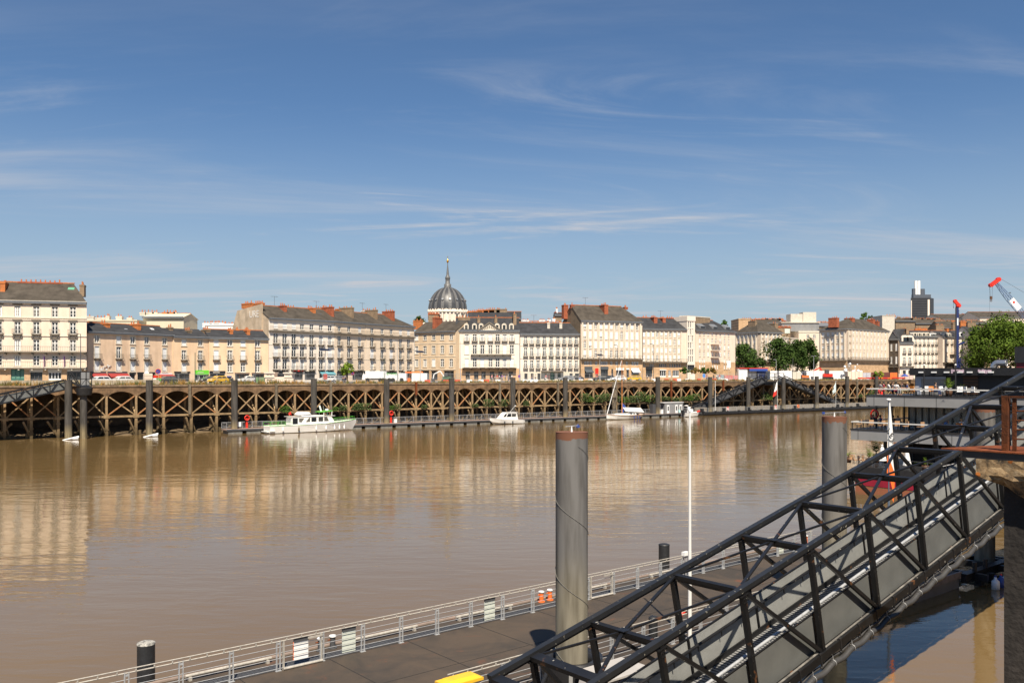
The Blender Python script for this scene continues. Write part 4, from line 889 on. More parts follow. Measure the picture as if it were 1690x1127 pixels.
# B5
b = B('warm stone three storey house with wide white windows left of the balconied house', 684, 254, 548.8, 752, 546.7, M_warm, 12)
b.windows([687.5, 701.4, 715.7, 730, 744.7], [(552.2, 561.2, dict()), (570.8, 583.6, dict()), (592.6, 605.3, dict())], 717, 6.6, MIX, trim=.16)
for y in (567, 588.5, 609.5): b.course(y, 717, .16, .08)
b.shop(696, 708, 612, 627, .1, M_dgrey); b.shop(712, 722, 612, 627, .1); b.shop(733, 749, 612, 627, .1)
b.end(lowmat=M_bstone, lowz=b.z(611, 717)); b.roof(531.5, 710, M_slateb, rb=5.5, tiles=False); b.chim(722, 521.5, .9, 3.6, 3.2, M_chr); b.chim(671 + 19, 526, .9, 3, 8, M_cho, 'x')
# B6 mansion with pediment
b = B('white mansion with pediment, round dormers and long dark balconies', 752.5, 248, 545.8, 857.5, 545.0, M_white, 13, Y1=249)
b.windows([770.2, 783.5, 796, 809.4, 821.2, 832.9, 844.7], [(551.8, 563, dict(b=1, k=('shut', 'case', 'curt'))), (569.5, 584.5, dict()), (591.6, 605.8, dict())], 809, 6.6, MIX, trim=.18)
b.balcony(585, 809, 777, 844, 1.0); b.balcony(607, 809, 763, 852, 1.5, mt=M_dstone); b.course(547.5, 809, .4, .3); b.course(566.5, 809, .15, .08)
for k, px in enumerate((772, 786, 798, 812, 826, 843)): b.shop(px - 3.6, px + 3.6, 613.2, 627, None, frame=M_dtrim, nm='arched_door', div=2)
b.end(lowmat=M_bstone, lowz=b.z(608, 809))
b.roof(524, 800, M_slate, rb=6.0)
m = MB(); x0, x1 = b.lx(789.6), b.lx(826); zt = b.z(533, 809); m.extr([(x0, -.3, b.h + .05), (x1, -.3, b.h + .05), ((x0 + x1) / 2, -.3, zt)], (0, 1.6, 0)); p_ = part('pediment', m, M_trim, b.t)
m = MB(); xm = (x0 + x1) / 2; m.beam((x0 - .3, -.5, b.h + .05), (xm, -.5, zt + .15), .3, .25); m.beam((x1 + .3, -.5, b.h + .05), (xm, -.5, zt + .15), .3, .25)
for k in range(9): m.lathe([(0.01, 0), (.28, .0), (.01, .28)], 6, (0, 0)) if False else m.box(xm - 2 + k * .5 - .13, xm - 2 + k * .5 + .13, -.42, -.3, b.h + .3 + .5 * (1 - abs(k - 4) / 4), b.h + .6 + .9 * (1 - abs(k - 4) / 4))
part('pediment_carving', m, M_dtrim, b.t)
for px in (769.5, 783, 794, 820.5, 832, 844): b.dormer(px, 533.5, 544.5, 1.35, True)
for px, y in ((766, 521), (790, 521.5), (818, 521)): b.chim(px, y, .8, 3.4, 5, M_chb, 'x' if px == 766 else 'y')
b.chim(849, 516, .9, 4.4, 4.6, M_chb)
b = B('dark roofed house with orange chimney rows behind the mansion', 772, 290, 526, 860, 524, M_gbrown, 12, Y1=290); b.end(); b.roof(514, 820, M_slate, rb=6)
for px, y in ((780, 512), (797, 509), (807, 508.5), (816, 508), (828, 507.5), (787, 511)): b.chim(px, y, .9, 3.6, 5.5, M_cho if px < 812 else M_chb, 'x', 5)
b = B('narrow brick house with orange chimneys at the foot of the dome', 707, 285, 519, 723, 519, M_chb, 10, Y1=285); b.end(); b.flat(M_chr, .3); b.rb = 5; b.chim(712, 515, .8, 2.2, 4, M_cho, 'x', 4); b.chim(720, 515, .8, 2, 4, M_cho, 'x', 3)
# B7
b = B('bright white three storey house with nine window bays', 858.5, 249, 551.3, 957.5, 551.8, M_white, 13)
b.windows([867.5, 877.6, 888, 898.3, 909.6, 920.8, 931, 941, 951], [(555.5, 567.6, dict(b=1)), (574, 588.2, dict(b=1)), (595, 608, dict(b=1))], 908, 5.2, ('case', 'case', 'curt'), trim=.12)
b.course(571, 908, .15, .08); b.course(591.5, 908, .15, .08)
b.shop(865.5, 870.5, 616, 627); b.shop(876, 880.5, 616, 627); b.shop(887, 892, 616, 627); b.shop(898, 902, 616, 627); b.shop(908, 915.5, 615, 627, None, frame=mat('door_green', (.03, .12, .09), .5), pane=MATS['door_green'], nm='door'); b.shop(920.5, 925.5, 615, 627, nm='door', pane=MATS['door_green']); b.shop(940, 945, 616, 627); b.shop(949, 956, 616, 627)
b.balcony(611.6, 908, 893, 930, 1.6, .2, mat('grey_canopy', (.27, .23, .20), .8), False)
b.end(lowmat=M_trim, lowz=b.z(612, 908)); b.roof(532.5, 900, M_slate, rb=6)
b.antenna(881, 520); b.chim(904, 530, .8, 3.4, 4.4, M_chw); b.chim(924, 530.5, .8, 3.4, 4.4, M_chw); b.chim(876, 530, .8, 2.2, 7, M_cho, 'x'); b.chim(894, 529, .8, 3, 7, M_cho, 'x'); b.chim(917, 529.5, .8, 2.4, 7, M_cho, 'x')
# B8 / B9 post war blocks
def ribbed(label, px0, Y0, e0, px1, e1, cols, rows, ref, ww, base_y, wall=M_cream, Y1=None, low=M_bstone, depth=12, wts=(3, 3, 3, 2)):
    b = B(label, px0, Y0, e0, px1, e1, wall, depth, Y1=Y1)
    b.windows(cols, rows, ref, ww, ('shut', 'half', 'low', 'case'), wts, trim=0, sill=True)
    mids = [(p + q) / 2 for p, q in zip(cols, cols[1:])]; st = cols[1] - cols[0]; mids = [cols[0] - st / 2] + mids + [cols[-1] + st / 2]
    b.fins(mids, rows[0][0] - .5, rows[-1][1], ref, .42, .32)
    b.balcony(base_y, ref, dep=1.0, mt=M_dtrim, brackets=False); return b
b = ribbed('tall post war block with brown roof, brick gable and red chimneys', 958.5, 250, 529.5, 1060, 532, [965.3, 974.4, 983.2, 992, 1000.7, 1009.2, 1017.7, 1026.2, 1034.8, 1043.2, 1051.6], [(532.6, 543.7), (547, 560), (563.2, 575), (578, 590.6)], 1008, 4.6, 592.3)
for px in (966, 970, 975, 984, 993, 997, 1001, 1009, 1017.5, 1026, 1034.5, 1044, 1048, 1052): b.holes.append((b.lx(px) - .38, b.lx(px) + .38, b.z(602.8, 1008), b.z(596.3, 1008))); b.wins.append((b.lx(px), b.z(602.8, 1008), .76, b.z(596.3, 1008) - b.z(602.8, 1008), 'case'))
b.shop(965, 977, 610, 624, .9, mat('awning_slate', (.07, .08, .09), .7), awn=MATS['awning_slate']); b.shop(983, 987, 611, 623, .6, M_red); b.shop(991.5, 1003.5, 610, 623, .9, MATS['awning_slate']); b.shop(1009, 1012, 609, 623); b.shop(1017, 1029, 611, 623, .7, M_wp); b.shop(1034, 1038, 610, 623, .4, M_wp); b.shop(1042, 1054, 610, 623, .5, mat('awning_white', (.6, .63, .68), .7), awn=MATS['awning_white'])
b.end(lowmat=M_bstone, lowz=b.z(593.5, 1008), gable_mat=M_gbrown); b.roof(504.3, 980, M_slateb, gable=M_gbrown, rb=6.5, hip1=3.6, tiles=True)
b.antenna(966, 491); b.chim(944, 500, 1.1, 1.0, 6.2, M_chr, 'y', 1); b.chim(932.5, 500.5, 1.5, 1.6, 9.6, M_chr, 'y', 2); b.chim(964, 502, 1.0, .9, 7, M_chr, 'x', 1); b.chim(996, 500.5, 1.2, 3.6, 4.6, M_chr); b.chim(1032, 506, 1.1, 1.2, 6.5, M_chr); b.chim(1004, 503, .8, 4, 8, M_cho, 'x', 4)
for px, lab in ((967.0, 'a'),): pass
b = ribbed('post war block with dark slate roof and red chimneys beside the taller one', 1060.5, 258, 542.8, 1133, 544, [1063, 1070.3, 1077.8, 1085, 1092, 1099.2, 1106.4, 1113.4, 1120.3], [(548, 556), (560, 569.4), (574, 582.4), (586, 595.8)], 1092, 3.9, 597.6)
for px in (1061.8 + 1, 1073, 1076, 1089, 1092, 1095, 1098.5, 1106, 1110, 1114, 1118, 1122): b.holes.append((b.lx(px) - .25, b.lx(px) + .25, b.z(606.5, 1092), b.z(600, 1092))); b.wins.append((b.lx(px), b.z(606.5, 1092), .5, b.z(600, 1092) - b.z(606.5, 1092), 'fix'))
b.shop(1066, 1076.5, 610, 622, .8, M_blk); b.shop(1089, 1099, 611, 622, .2, M_wp, frame=M_wp); b.shop(1103, 1107, 611, 622, frame=M_wp); b.shop(1110, 1120.5, 611, 622, frame=M_wp, div=4)
b.end(lowmat=M_bstone, lowz=b.z(598.8, 1092)); b.roof(524.6, 1090, M_slate, rb=6); b.antenna(1090, 513); b.chim(1078, 521, 1.1, 3.4, 4.6, M_chr); b.chim(1093, 522.5, 1.0, 2.6, 4.6, M_chr); b.chim(1105, 522.5, .9, 2.4, 6, M_chr, 'x'); b.chim(1052 + 12, 520.5, .9, 2, 7, M_cho, 'x'); b.skylights([(1122.5, 537)], 1.3, 1.2, M_wp)
# B10 glass stair tower
b = B('narrow modern stair tower with tall glazed strip and flat top', 1134, 262, 529.5, 1147, 530, M_white, 12)
b.windows([1136.6, 1139.9, 1143.2], [(531 + k * 11.3, 541 + k * 11.3, dict(trim=0)) for k in range(6)], 1140, 2.7, ('case', 'fix'), sill=False)
b.shop(1134.8, 1146.2, 602, 611, None, pane=M_blk); b.end(); b.flat(M_white, 1.4); b.fins([], 0, 0, 1140)
b = B('blind buff end wall with concrete crown left of the glazed stair tower', 1122, 270, 523, 1134, 522, M_chb, 12, Y1=268); b.end(); b.flat(M_chw, .3)
# B11
b = B('four storey cream building with curved centre balconies and big roof dormers', 1147.5, 266, 545.4, 1213.5, 548, M_cream, 12)
b.windows([1155, 1161.9, 1168.8, 1188.7, 1195.8, 1202.5], [(549.2, 554, {}), (558.8, 566.8, {}), (569.8, 577.4, {}), (581, 588.4, {})], 1180, 3.6, ('case', 'half', 'shut'), trim=0)
b.windows([1175.6, 1181.8], [(549.2, 554, {}), (558.8, 566.8, {}), (569.8, 577.4, {}), (581, 588.4, {})], 1180, 4.2, ('case', 'half'), trim=0)
b.windows([1155, 1159, 1162.5, 1176, 1180, 1184, 1195.5, 1199.5, 1203.5], [(592.8, 598.6, {}), (602, 609, {})], 1180, 2.7, ('case', 'shut'), trim=0)
for y in (567.5, 578, 589.5): b.balcony(y, 1180, 1172.5, 1186, 1.3, mt=M_white, brackets=False)
b.end(lowmat=M_bstone, lowz=b.z(597.5, 1180)); b.roof(528.2, 1170, M_slate, rb=6, hip1=4)
for px in (1156.5, 1177.5, 1198):
    m = MB(); y = 1.6; x = b.lx(px, y); z = b.rz(y); m.hexa([(x - 1.2, y - .8, z - .3), (x + 1.2, y - .8, z - .3), (x + 1.2, y + .9, z + 1.0), (x - 1.2, y + .9, z + 1.0), (x - 1.0, y - .9, z + .4), (x + 1.0, y - .9, z + .4), (x + 1.0, y + .7, z + 1.3), (x - 1.0, y + .7, z + 1.3)]); dd = part('dormer', m, M_zinc, b.t)
    m = MB()
    for k in range(4): m.box(x - .85 + k * .44, x - .5 + k * .44, y - 1.0, y - .93, z - .0, z + .35)
    part('pane', m, M_glass, dd)
# B12 corner block (two faces)
rw = [(551.8, 557.8), (561.5, 568.5), (573, 580.5), (584, 594)]
def corner_block(label, pc, Yc, ec, pl, el, pr, er, colsL, colsR, rows, by, wwL, wwR, ridge, chims, low_y):
    bR = ribbed(label, pc, Yc, ec, pr, er, colsR, rows, (pc + pr) / 2, wwR, by)
    rl = (pl - CX) / FPX; o_ = bR.fr.o; n_ = bR.fr.n; k_ = (rl * o_.y - o_.x) / (n_.x - rl * n_.y); YL = o_.y + k_ * n_.y; bR.depth = k_ - .02
    bL = B(label, pl, YL, HY - (bR.h + ST - HC) * FPX / YL, pc, ec, M_cream, 3, Y1=Yc)
    # move the left wing's front under the right-hand building as parts
    bL.windows(colsL, rows, pc, wwL, ('shut', 'half', 'low', 'case'), (3, 3, 3, 2), trim=0)
    st = colsL[1] - colsL[0]; mids = [c - st / 2 for c in colsL] + [colsL[-1] + st / 2]; bL.fins(mids, rows[0][0] - .5, rows[-1][1], pc, .42, .32)
    bL.balcony(by, pc, dep=1.0, brackets=False)
    bR.end(lowmat=M_bstone, lowz=bR.z(low_y, pc), left=False); bL.end(left=False, lowmat=M_bstone, lowz=bL.z(low_y, pc - 1))
    # shared hipped roof over the wedge-shaped plan, in bR coordinates
    inv = lambda p: Vector(((p - bR.fr.o).dot(bR.fr.u), (p - bR.fr.o).dot(bR.fr.n)))
    PL = inv(bL.fr.o); c = Vector((0, 0)); PR = Vector((bR.len, 0)); PB = PL + PR
    H = bR.h; e = .4; cen = (PL + PR) / 2; ra = PL * .42 + PR * .30; rb_ = PL * .42 + PR * .66
    zr = zat(ridge, (bR.fr.w(*cen).y)) - ST
    P = [Vector((q.x, q.y)) for q in (c, PR, PB, PL)]; P = [q + (q - cen).normalized() * .6 for q in P]
    m = MB(); v3 = lambda q, z: (q.x, q.y, z)
    m.slab([v3(P[0], H), v3(P[1], H), v3(rb_, zr), v3(ra, zr)], .18); m.slab([v3(P[1], H), v3(P[2], H), v3(rb_, zr)], .18)
    m.slab([v3(P[2], H), v3(P[3], H), v3(ra, zr), v3(rb_, zr)], .18); m.slab([v3(P[3], H), v3(P[0], H), v3(ra, zr)], .18)
    part('roof', m, M_slateb, bR.t)
    m = MB(); m.extr([v3(q + (q - cen).normalized() * .15, H - .35) for q in P], (0, 0, .33)); part('gutter', m, M_zinc, bR.t)
    bR.rb = 6; bR.zr = zr
    for px, yt, th, ln, f, mt in chims:
        q = ra.lerp(rb_, f); Y = bR.fr.w(q.x, q.y).y; zt = zat(yt, Y) - ST
        x = bR.lx(px, q.y); chimney_at(bR.t, x, q.y, H + .5, zt - .4, th, ln, mt, 'y', None)
    # re-parent the left wing's parts under the one building
    mw = bL.t
    rel = Matrix.Translation((PL.x, PL.y, 0)) @ Matrix.Rotation(bL.fr.rot - bR.fr.rot, 4, 'Z')
    for ch in list(mw.children): ml = ch.matrix_local.copy() if False else Matrix.LocRotScale(ch.location, ch.rotation_euler, ch.scale); ch.parent = bR.t; ch.matrix_local = rel @ ml
    bpy.data.objects.remove(mw)
    return bR
corner_block('corner apartment block with brown hipped roof behind the street trees', 1251, 300, 547.6, 1214.5, 549.9, 1290, 549, [1218.5, 1225, 1231.5, 1238, 1244.5], [1258.5, 1264.7, 1270.8, 1277, 1283.2], rw, 596.5, 4.0, 3.8, 529.5, [(1242, 528, 1.0, 3.2, .0, M_chb), (1278, 531, 1.6, 2.0, .9, M_chb)], 598)
rw13 = [(547.5, 554.5), (558, 565.5), (569.5, 577), (582, 591)]
corner_block('large corner apartment block with red chimneys behind the red excavator', 1398, 310, 542, 1352, 545.5, 1467, 546.6, [1358.4, 1366.3, 1374.2, 1382, 1390], [1402.5, 1408.3, 1414.3, 1420.4, 1426.4, 1432.2, 1438, 1443.8, 1449.6, 1455.4, 1461.2], rw13, 594, 4.2, 3.3, 526.5, [(1376, 524.5, 1.8, 3.2, -.1, M_chr), (1402, 523.5, 1.8, 3.2, .25, M_chr), (1437, 524, 1.6, 2.4, .85, M_chr), (1446, 527, 1.4, 2, 1.0, M_chr)], 596)
# civic hall and modern grey building between the trees
b = B('white modern hall with tall dark porch openings between the trees', 1290.5, 345, 557.5, 1330, 561.5, M_white, 20)
b.windows([1294, 1299.5, 1304.5, 1309.5, 1312], [(563.4, 567, {})], 1303, 1.6, ('fix',), trim=0, sill=False)
b.shop(1297.5, 1301.5, 573.5, 598, None, frame=M_wp); b.shop(1308.5, 1312.5, 574, 600, None, frame=M_wp); b.shop(1318, 1322, 575, 600, None, frame=M_wp); b.end(); b.flat(M_trim, .5)
b = B('modern flat roofed building with grey upper storey left of the large corner block', 1318, 362, 549, 1352, 549, M_cream, 16, Y1=362)
b.windows([1333.5, 1344], [(552.5, 558, {})], 1338, 4.5, ('case',), trim=0); b.end(); b.flat(M_trim, .7)
m = MB(); m.box(-6, b.len + 1, 3, 12, b.h + .7, b.h + 4.2); part('upper_storey', m, M_grey, b.t)
m = MB(); m.box(-6.4, b.len + 1.4, 2.6, 12.4, b.h + 4.2, b.h + 4.5); m.box(-2, 3, 4, 10, b.h + 4.5, b.h + 8); m.box(3.5, 9, 5, 10, b.h + 4.5, b.h + 8.8); part('plant_room', m, M_chw, b.t)
b = B('old brown brick house with pale billboard and orange chimneys above the white hall', 1284, 352, 541, 1304.5, 541, M_chb, 12, Y1=352); b.end(); b.flat(M_chr, .3)
m = MB(); x0, x1 = b.lx(1295), b.lx(1303.5); m.box(x0, x1, -.12, -.02, b.z(550, 1300), b.z(542.5, 1300)); part('billboard', m, mat('billboard_pale', (.55, .62, .55), .6), b.t); b.rb = 5
for px in (1288, 1294, 1299.5): b.chim(px, 537.5, .9, 2.6, 5, M_cho, 'x', 4)
def hill(label, px0, px1, Y, e0, e1, ridge, chs, wall=M_chb, rm=M_slateb, depth=12, wins=None, e1y=None):
    b = B(label, px0, Y, e0, px1, e0, wall, depth, Y1=Y)
    if wins: b.windows(*wins[:2], (px0 + px1) / 2, wins[2], ('case', 'shut'), trim=0)
    b.end()
    if ridge: b.roof(ridge, (px0 + px1) / 2, rm, rb=depth / 2)
    else: b.flat(wall, .3)
    for px, y, ln, mt in chs: b.chim(px, y, .9, ln, (b.rb), mt, 'x', None)
    return b
hill('square buff stone tower house rising behind the corner block roof', 1219, 1238, 350, 527, 527, None, [(1229, 526, 2.5, M_chb), (1244 - 7, 525.5, 1.5, M_chb)], M_bstone)
hill('row of old roofs with red chimneys on the hill right of the corner block', 1247, 1290, 380, 533, 533, 527, [(1250, 526, 2.5, M_cho), (1262, 527, 3, M_cho), (1270, 526, 4, M_cho), (1281, 527, 4, M_chb), (1287, 527.5, 3, M_cho)])
hill('row of old roofs with tall red chimneys right of the billboard house', 1290.5, 1320, 392, 535, 535, 531, [(1293, 527.5, 1.5, M_chr), (1299, 528, 2.5, M_chr), (1307, 528.5, 1.2, M_chr), (1315, 528, 3.0, M_chr), (1310, 531, 2, M_cho)])
hill('grey roofed houses on the skyline left of the large corner block', 1322, 1372, 410, 538, 538, 532, [(1352, 531.5, 2, M_cho), (1358, 532, 2, M_cho), (1366, 530, 3, M_cho)], M_chb, M_zinc)
hill('cream rooftop storey with many small chimneys behind the peach houses', 144, 226, 200, 530, 530, None, [(150.5, 518.5, 1.6, M_chw), (167, 521, 2.6, M_chw), (179, 518, .8, M_chw), (197.5, 518.5, 1.4, M_chw), (215, 521, 1.2, M_chw)], mat('cream_render', (.64, .57, .42), .85, var=.08, vscale=.5))
hill('cream rendered house with low pitched roof behind the peach houses', 236, 303, 205, 523.5, 523.5, 517.5, [(237, 516, 1.5, M_chw), (248, 516.5, 2, M_chw), (257, 515.5, 1.2, M_chw), (274, 514.5, 1.6, M_cho), (284, 516, 1.8, M_cho), (290, 516, .6, M_chw)], MATS['cream_render'], MATS['cream_render'], 9)
hill('white rendered rooftop with many chimney pots behind the peach houses', 338, 388, 215, 537.5, 537.5, None, [(343, 530, 2.4, M_wp), (355, 529.5, 2.4, M_wp), (362, 530, 2.6, M_wp), (370, 532, 1, M_wp), (378, 531, 2.8, M_wp), (384, 532, 1.6, M_wp)], M_wp)
hill('dark roofed house with white chimneys behind the bright white house', 858, 925, 290, 534, 534, 530, [(859, 527, 1, M_wp), (865, 528, 1.5, M_wp), (871, 528, .8, M_wp), (892, 526.5, 1, M_wp), (897, 527, 1, M_wp), (906, 525.5, 1.2, M_wp), (914, 524, 1, M_wp)], M_white, M_zinc)
hill('narrow gabled house with a tall white flue left of the brick gable', 915.5, 927, 300, 520, 520, 516, [(918.8, 507.5, .7, M_wp), (916.6, 514, .7, M_chr)], M_chb, M_slate, 8)
# right-hand group
b = B('sooty dark stone house wing with slate mansard left of the white corner house', 1467.5, 330, 560.5, 1485, 560, M_dstone, 6, Y1=327)
b.windows([1471.3, 1479.5], [(567, 579, {}), (588, 600, {})], 1476, 3.2, ('curt', 'shut'), trim=.0); b.end(); b.roof(543, 1478, M_slate, rb=4.5, tiles=False); b.dormer(1471.5, 558, 566 - 3, 1.6, True); b.balcony(605, 1476, dep=.8)
b = B('white corner house with ornate dormers and slate mansard roof', 1485, 326, 566.5, 1507.5, 566.5, M_white, 12)
b.windows([1492.5, 1501.5], [(574.5, 583, dict(b=1)), (590, 600, dict(b=1))], 1496, 3.6, MIX); b.shop(1490, 1495, 611, 622); b.shop(1499, 1505, 611, 622); b.balcony(604.5, 1496, dep=.8)
b.end(); b.roof(543.5, 1492, M_slate, rb=5, tiles=False); b.dormer(1493.3, 553, 566, 2.6, True, M_white); b.dormer(1502, 553, 566, 2.6, True, M_white); b.chim(1494, 540.5, 1.0, 4, 5, M_chb)
b = B('white seven bay house with a row of dormers beside the corner house', 1508, 345, 556, 1555.5, 556.5, M_white, 12)
b.windows([1511, 1518, 1525, 1532, 1538.8, 1545, 1551], [(558.5, 568.5, dict(b=1)), (572.5, 582.5, dict(b=1)), (586.5, 597.5, dict(b=1)), (601, 608, {})], 1532, 2.7, MIX, trim=.12)
for y in (571, 585, 599.5): b.course(y, 1532, .15, .2)
b.end(); b.roof(545.5, 1530, M_slate, rb=5.5); 
for px in (1509.5, 1517, 1524, 1531): b.dormer(px, 548.5, 555, 1.5, True)
for px in (1537, 1540.5, 1544): b.dormer(px, 550, 555, 1.5, False, M_wp)
b.chim(1550, 534.5, 1.2, 3.8, 4.4, M_chb, 'x', 6); b.chim(1500 + 14, 541, .9, 2.5, 6, M_cho, 'x', 3); b.chim(1522, 540, .9, 4, 6, M_cho, 'x', 5)
b = B('stone house with three dormers and iron balcony left of the blue rig', 1556, 345, 556, 1579, 556.5, M_cream, 12)
b.windows([1563, 1570.5], [(560, 567.5, dict(b=1)), (572, 581.5, {}), (588, 597, {})], 1567, 3.0, MIX, trim=.2); b.balcony(584.5, 1567, 1567, 1576, 1.0); b.balcony(598, 1567, dep=.9); b.shop(1560, 1577, 600, 608, frame=M_dstone, pane=M_blk)
b.end(); b.roof(546, 1567, M_slate, rb=5.5); b.dormer(1559.5, 549.5, 555.5, 1.5); b.dormer(1566.5, 549.5, 555.5, 1.5); b.chim(1575.5, 531, 1.0, 3, 4.4, M_chb, 'x', 3); b.chim(1571 - 8, 540, .8, 1.2, 6, M_cho, 'x', 1)
b = B('cream house half hidden between the blue rig and the big tree', 1580, 345, 556.5, 1600, 556.5, M_white, 12)
b.windows([1590.5, 1596], [(562, 570, {}), (575, 584, {}), (589, 598, {})], 1590, 2.7, MIX, trim=.12); b.end(); b.roof(545, 1590, M_slate, rb=5.5); b.dormer(1586.5, 548, 555, 1.8, True, M_wp); b.dormer(1591.5, 548, 555, 1.8, True, M_wp); b.chim(1589, 529, 1.2, 2.4, 5, M_cho, 'x', 2)
b = B('pale house beside the big tree', 1600, 340, 550, 1625, 550, M_white, 12, Y1=340); b.windows([1605, 1611], [(555, 562, {}), (568, 576, {}), (583, 592, {})], 1606, 3.0, MIX); b.end(); b.roof(538, 1610, M_slate, rb=5.5); b.chim(1602.5, 530, 3.2, 1.2, 5, M_chb)
hill('white blind tower wall behind the dark mansard', 1456, 1476.5, 385, 521.5, 521.5, None, [(1464, 519, .6, M_chb), (1472, 537, 3, M_cho)], M_chw)
hill('jumble of brown roofs and chimney stacks left of the dark tower', 1478, 1510, 400, 530, 530, 526, [(1483, 521.5, 1.5, M_chb), (1490, 523, 4.5, M_chb), (1499, 525, 4, M_chb), (1506, 525.5, 4, M_chb), (1494, 531, 3, M_cho)])
hill('jumble of brown roofs and chimney stacks in front of the dark tower', 1511, 1552, 405, 534, 534, 527, [(1516, 524.5, 4, M_chb), (1523, 526, 2, M_chb), (1531, 527, 2, M_chb), (1545, 524.5, 4, M_chb), (1536, 531, 4, M_cho)])
hill('brown gabled houses behind the stone house with dormers', 1553, 1600, 380, 541, 541, 530, [(1557, 533, 3, M_chb), (1565, 531, 2, M_chb), (1572, 536, 2, M_cho), (1595, 531, 4, M_chr)])
hill('long grey roofed hall on the hill behind the blue rig', 1556, 1622, 520, 527, 527, 518.5, [(1589, 521, 1.5, M_chr)], M_trim, M_slateb, 30)
hill('large pale hall with long brown roof behind the crane boom', 1617, 1720, 500, 524, 524, 514.5, [], M_cream, M_slateb, 26, ([1672, 1685], [(528, 532, {})], 4))
hill('brown roofed houses right of the blue rig below the big hall', 1600, 1634, 370, 534, 534, 530, [(1604, 529, 5, M_chb), (1628, 529, 3, M_chw)], M_chb)

# ------------------------------------------------------------------ domed church
Yd = 320; s_ = Yd / FPX; xd = (738.8 - CX) * s_; zz = lambda py: zat(py, Yd)
t = thing('domed_church', 'grey ribbed lead dome with tall spire rising behind the riverside roofs', 'church', (xd, Yd, ST))
Rd = 31.3 * s_; zb = zz(512)
prof = [(Rd * math.cos(a) , zb + (zz(474) - zb) * math.sin(a)) for a in [R(x) for x in (0, 8, 16, 24, 32, 40, 48, 56, 64, 72, 79, 85)]]
prof = [(max(r_, 1.2), z_) for r_, z_ in prof]
m = MB(); m.lathe(prof, 48, (xd, Yd)); part('dome', m, mat('lead_dark', (.055, .057, .062), .42, var=.3, vscale=.8), t)
M_leadl = mat('lead_pale', (.13, .128, .125), .5, var=.2, vscale=1)
for k in range(16):
    a = 2 * math.pi * (k + .5) / 16; m = MB()
    for (r0, z0), (r1, z1) in zip(prof, prof[1:]):
        for w in (1,):
            dw0, dw1 = .075 * r0 + .06, .075 * r1 + .06
            c, s2 = math.cos(a), math.sin(a); P = []
            for rr, zz_, dw in ((r0 + .16, z0, dw0), (r1 + .16, z1, dw1)): P += [(xd + rr * c - dw * s2, Yd + rr * s2 + dw * c, zz_), (xd + rr * c + dw * s2, Yd + rr * s2 - dw * c, zz_)]
            Q = [(xd + (p[0] - xd) * .93, Yd + (p[1] - Yd) * .93, p[2]) for p in P]
            m.hexa([Q[0], Q[1], Q[3], Q[2], P[0], P[1], P[3], P[2]])
    part('rib', m, M_leadl, t)
for k in range(16):
    a = 2 * math.pi * (k + .5) / 16; i = 3; rr, z0 = prof[i]; m = MB(); c = Vector((math.cos(a), math.sin(a), .35)).normalized()
    p = Vector((xd + rr * math.cos(a), Yd + rr * math.sin(a), z0)); m.cyl(p, p + c * .55, .42, .38, 8); part('oculus', m, M_zinc, t)
m = MB(); m.lathe([(Rd * .98, zz(523) - 8), (Rd * .98, zz(517)), (Rd * 1.06, zz(516.5)), (Rd * 1.06, zz(514.5)), (Rd * 1.0, zz(513.5)), (Rd * 1.0, zz(511.5))], 40, (xd, Yd), sm=False)
for k in range(32):
    a = 2 * math.pi * k / 32; m.cyl((xd + Rd * 1.03 * math.cos(a), Yd + Rd * 1.03 * math.sin(a), zz(514)), (xd + Rd * 1.03 * math.cos(a), Yd + Rd * 1.03 * math.sin(a), zz(511)), .22, .12, 6)
    m.box(xd + Rd * 1.0 * math.cos(a) - .25, xd + Rd * 1.0 * math.cos(a) + .25, Yd + Rd * math.sin(a) - .25, Yd + Rd * math.sin(a) + .25, zz(530), zz(517))
m.box(xd - Rd * 1.3, xd + Rd * 1.3, Yd - Rd, Yd + Rd * 2, ST, zz(534)); part('drum', m, M_white, t)
m = MB()
for k in range(16): a = 2 * math.pi * (k + .5) / 16; q = Rd * .985; m.box(xd + q * math.cos(a) - .35, xd + q * math.cos(a) + .35, Yd + q * math.sin(a) - .35, Yd + q * math.sin(a) + .35, zz(529), zz(519))
part('drum_window', m, M_glass, t)
m = MB(); m.lathe([(1.3, zz(476)), (1.3, zz(473)), (5.6 * s_, zz(472.5)), (5.9 * s_, zz(469)), (3.9 * s_, zz(468.5)), (3.6 * s_, zz(461)), (4.3 * s_, zz(460)), (4.0 * s_, zz(457.5)), (2.5 * s_, zz(455)), (2.2 * s_, zz(453)), (.5 * s_, zz(435)), (.35 * s_, zz(433.5))], 16, (xd, Yd)); part('lantern', m, M_leadl, t)
m = MB(); m.lathe([(.2, zz(434)), (.42, zz(432)), (.36, zz(430)), (.2, zz(428.5)), (.05, zz(427))], 8, (xd, Yd)); m.cyl((xd, Yd, zz(428)), (xd, Yd, zz(422.5)), .06, .05, 5); m.box(xd - .35, xd + .35, Yd - .05, Yd + .05, zz(424.6), zz(424.2)); part('gilded_statue', m, mat('gold_leaf', (.75, .38, .06), .3, metal=.9), t)
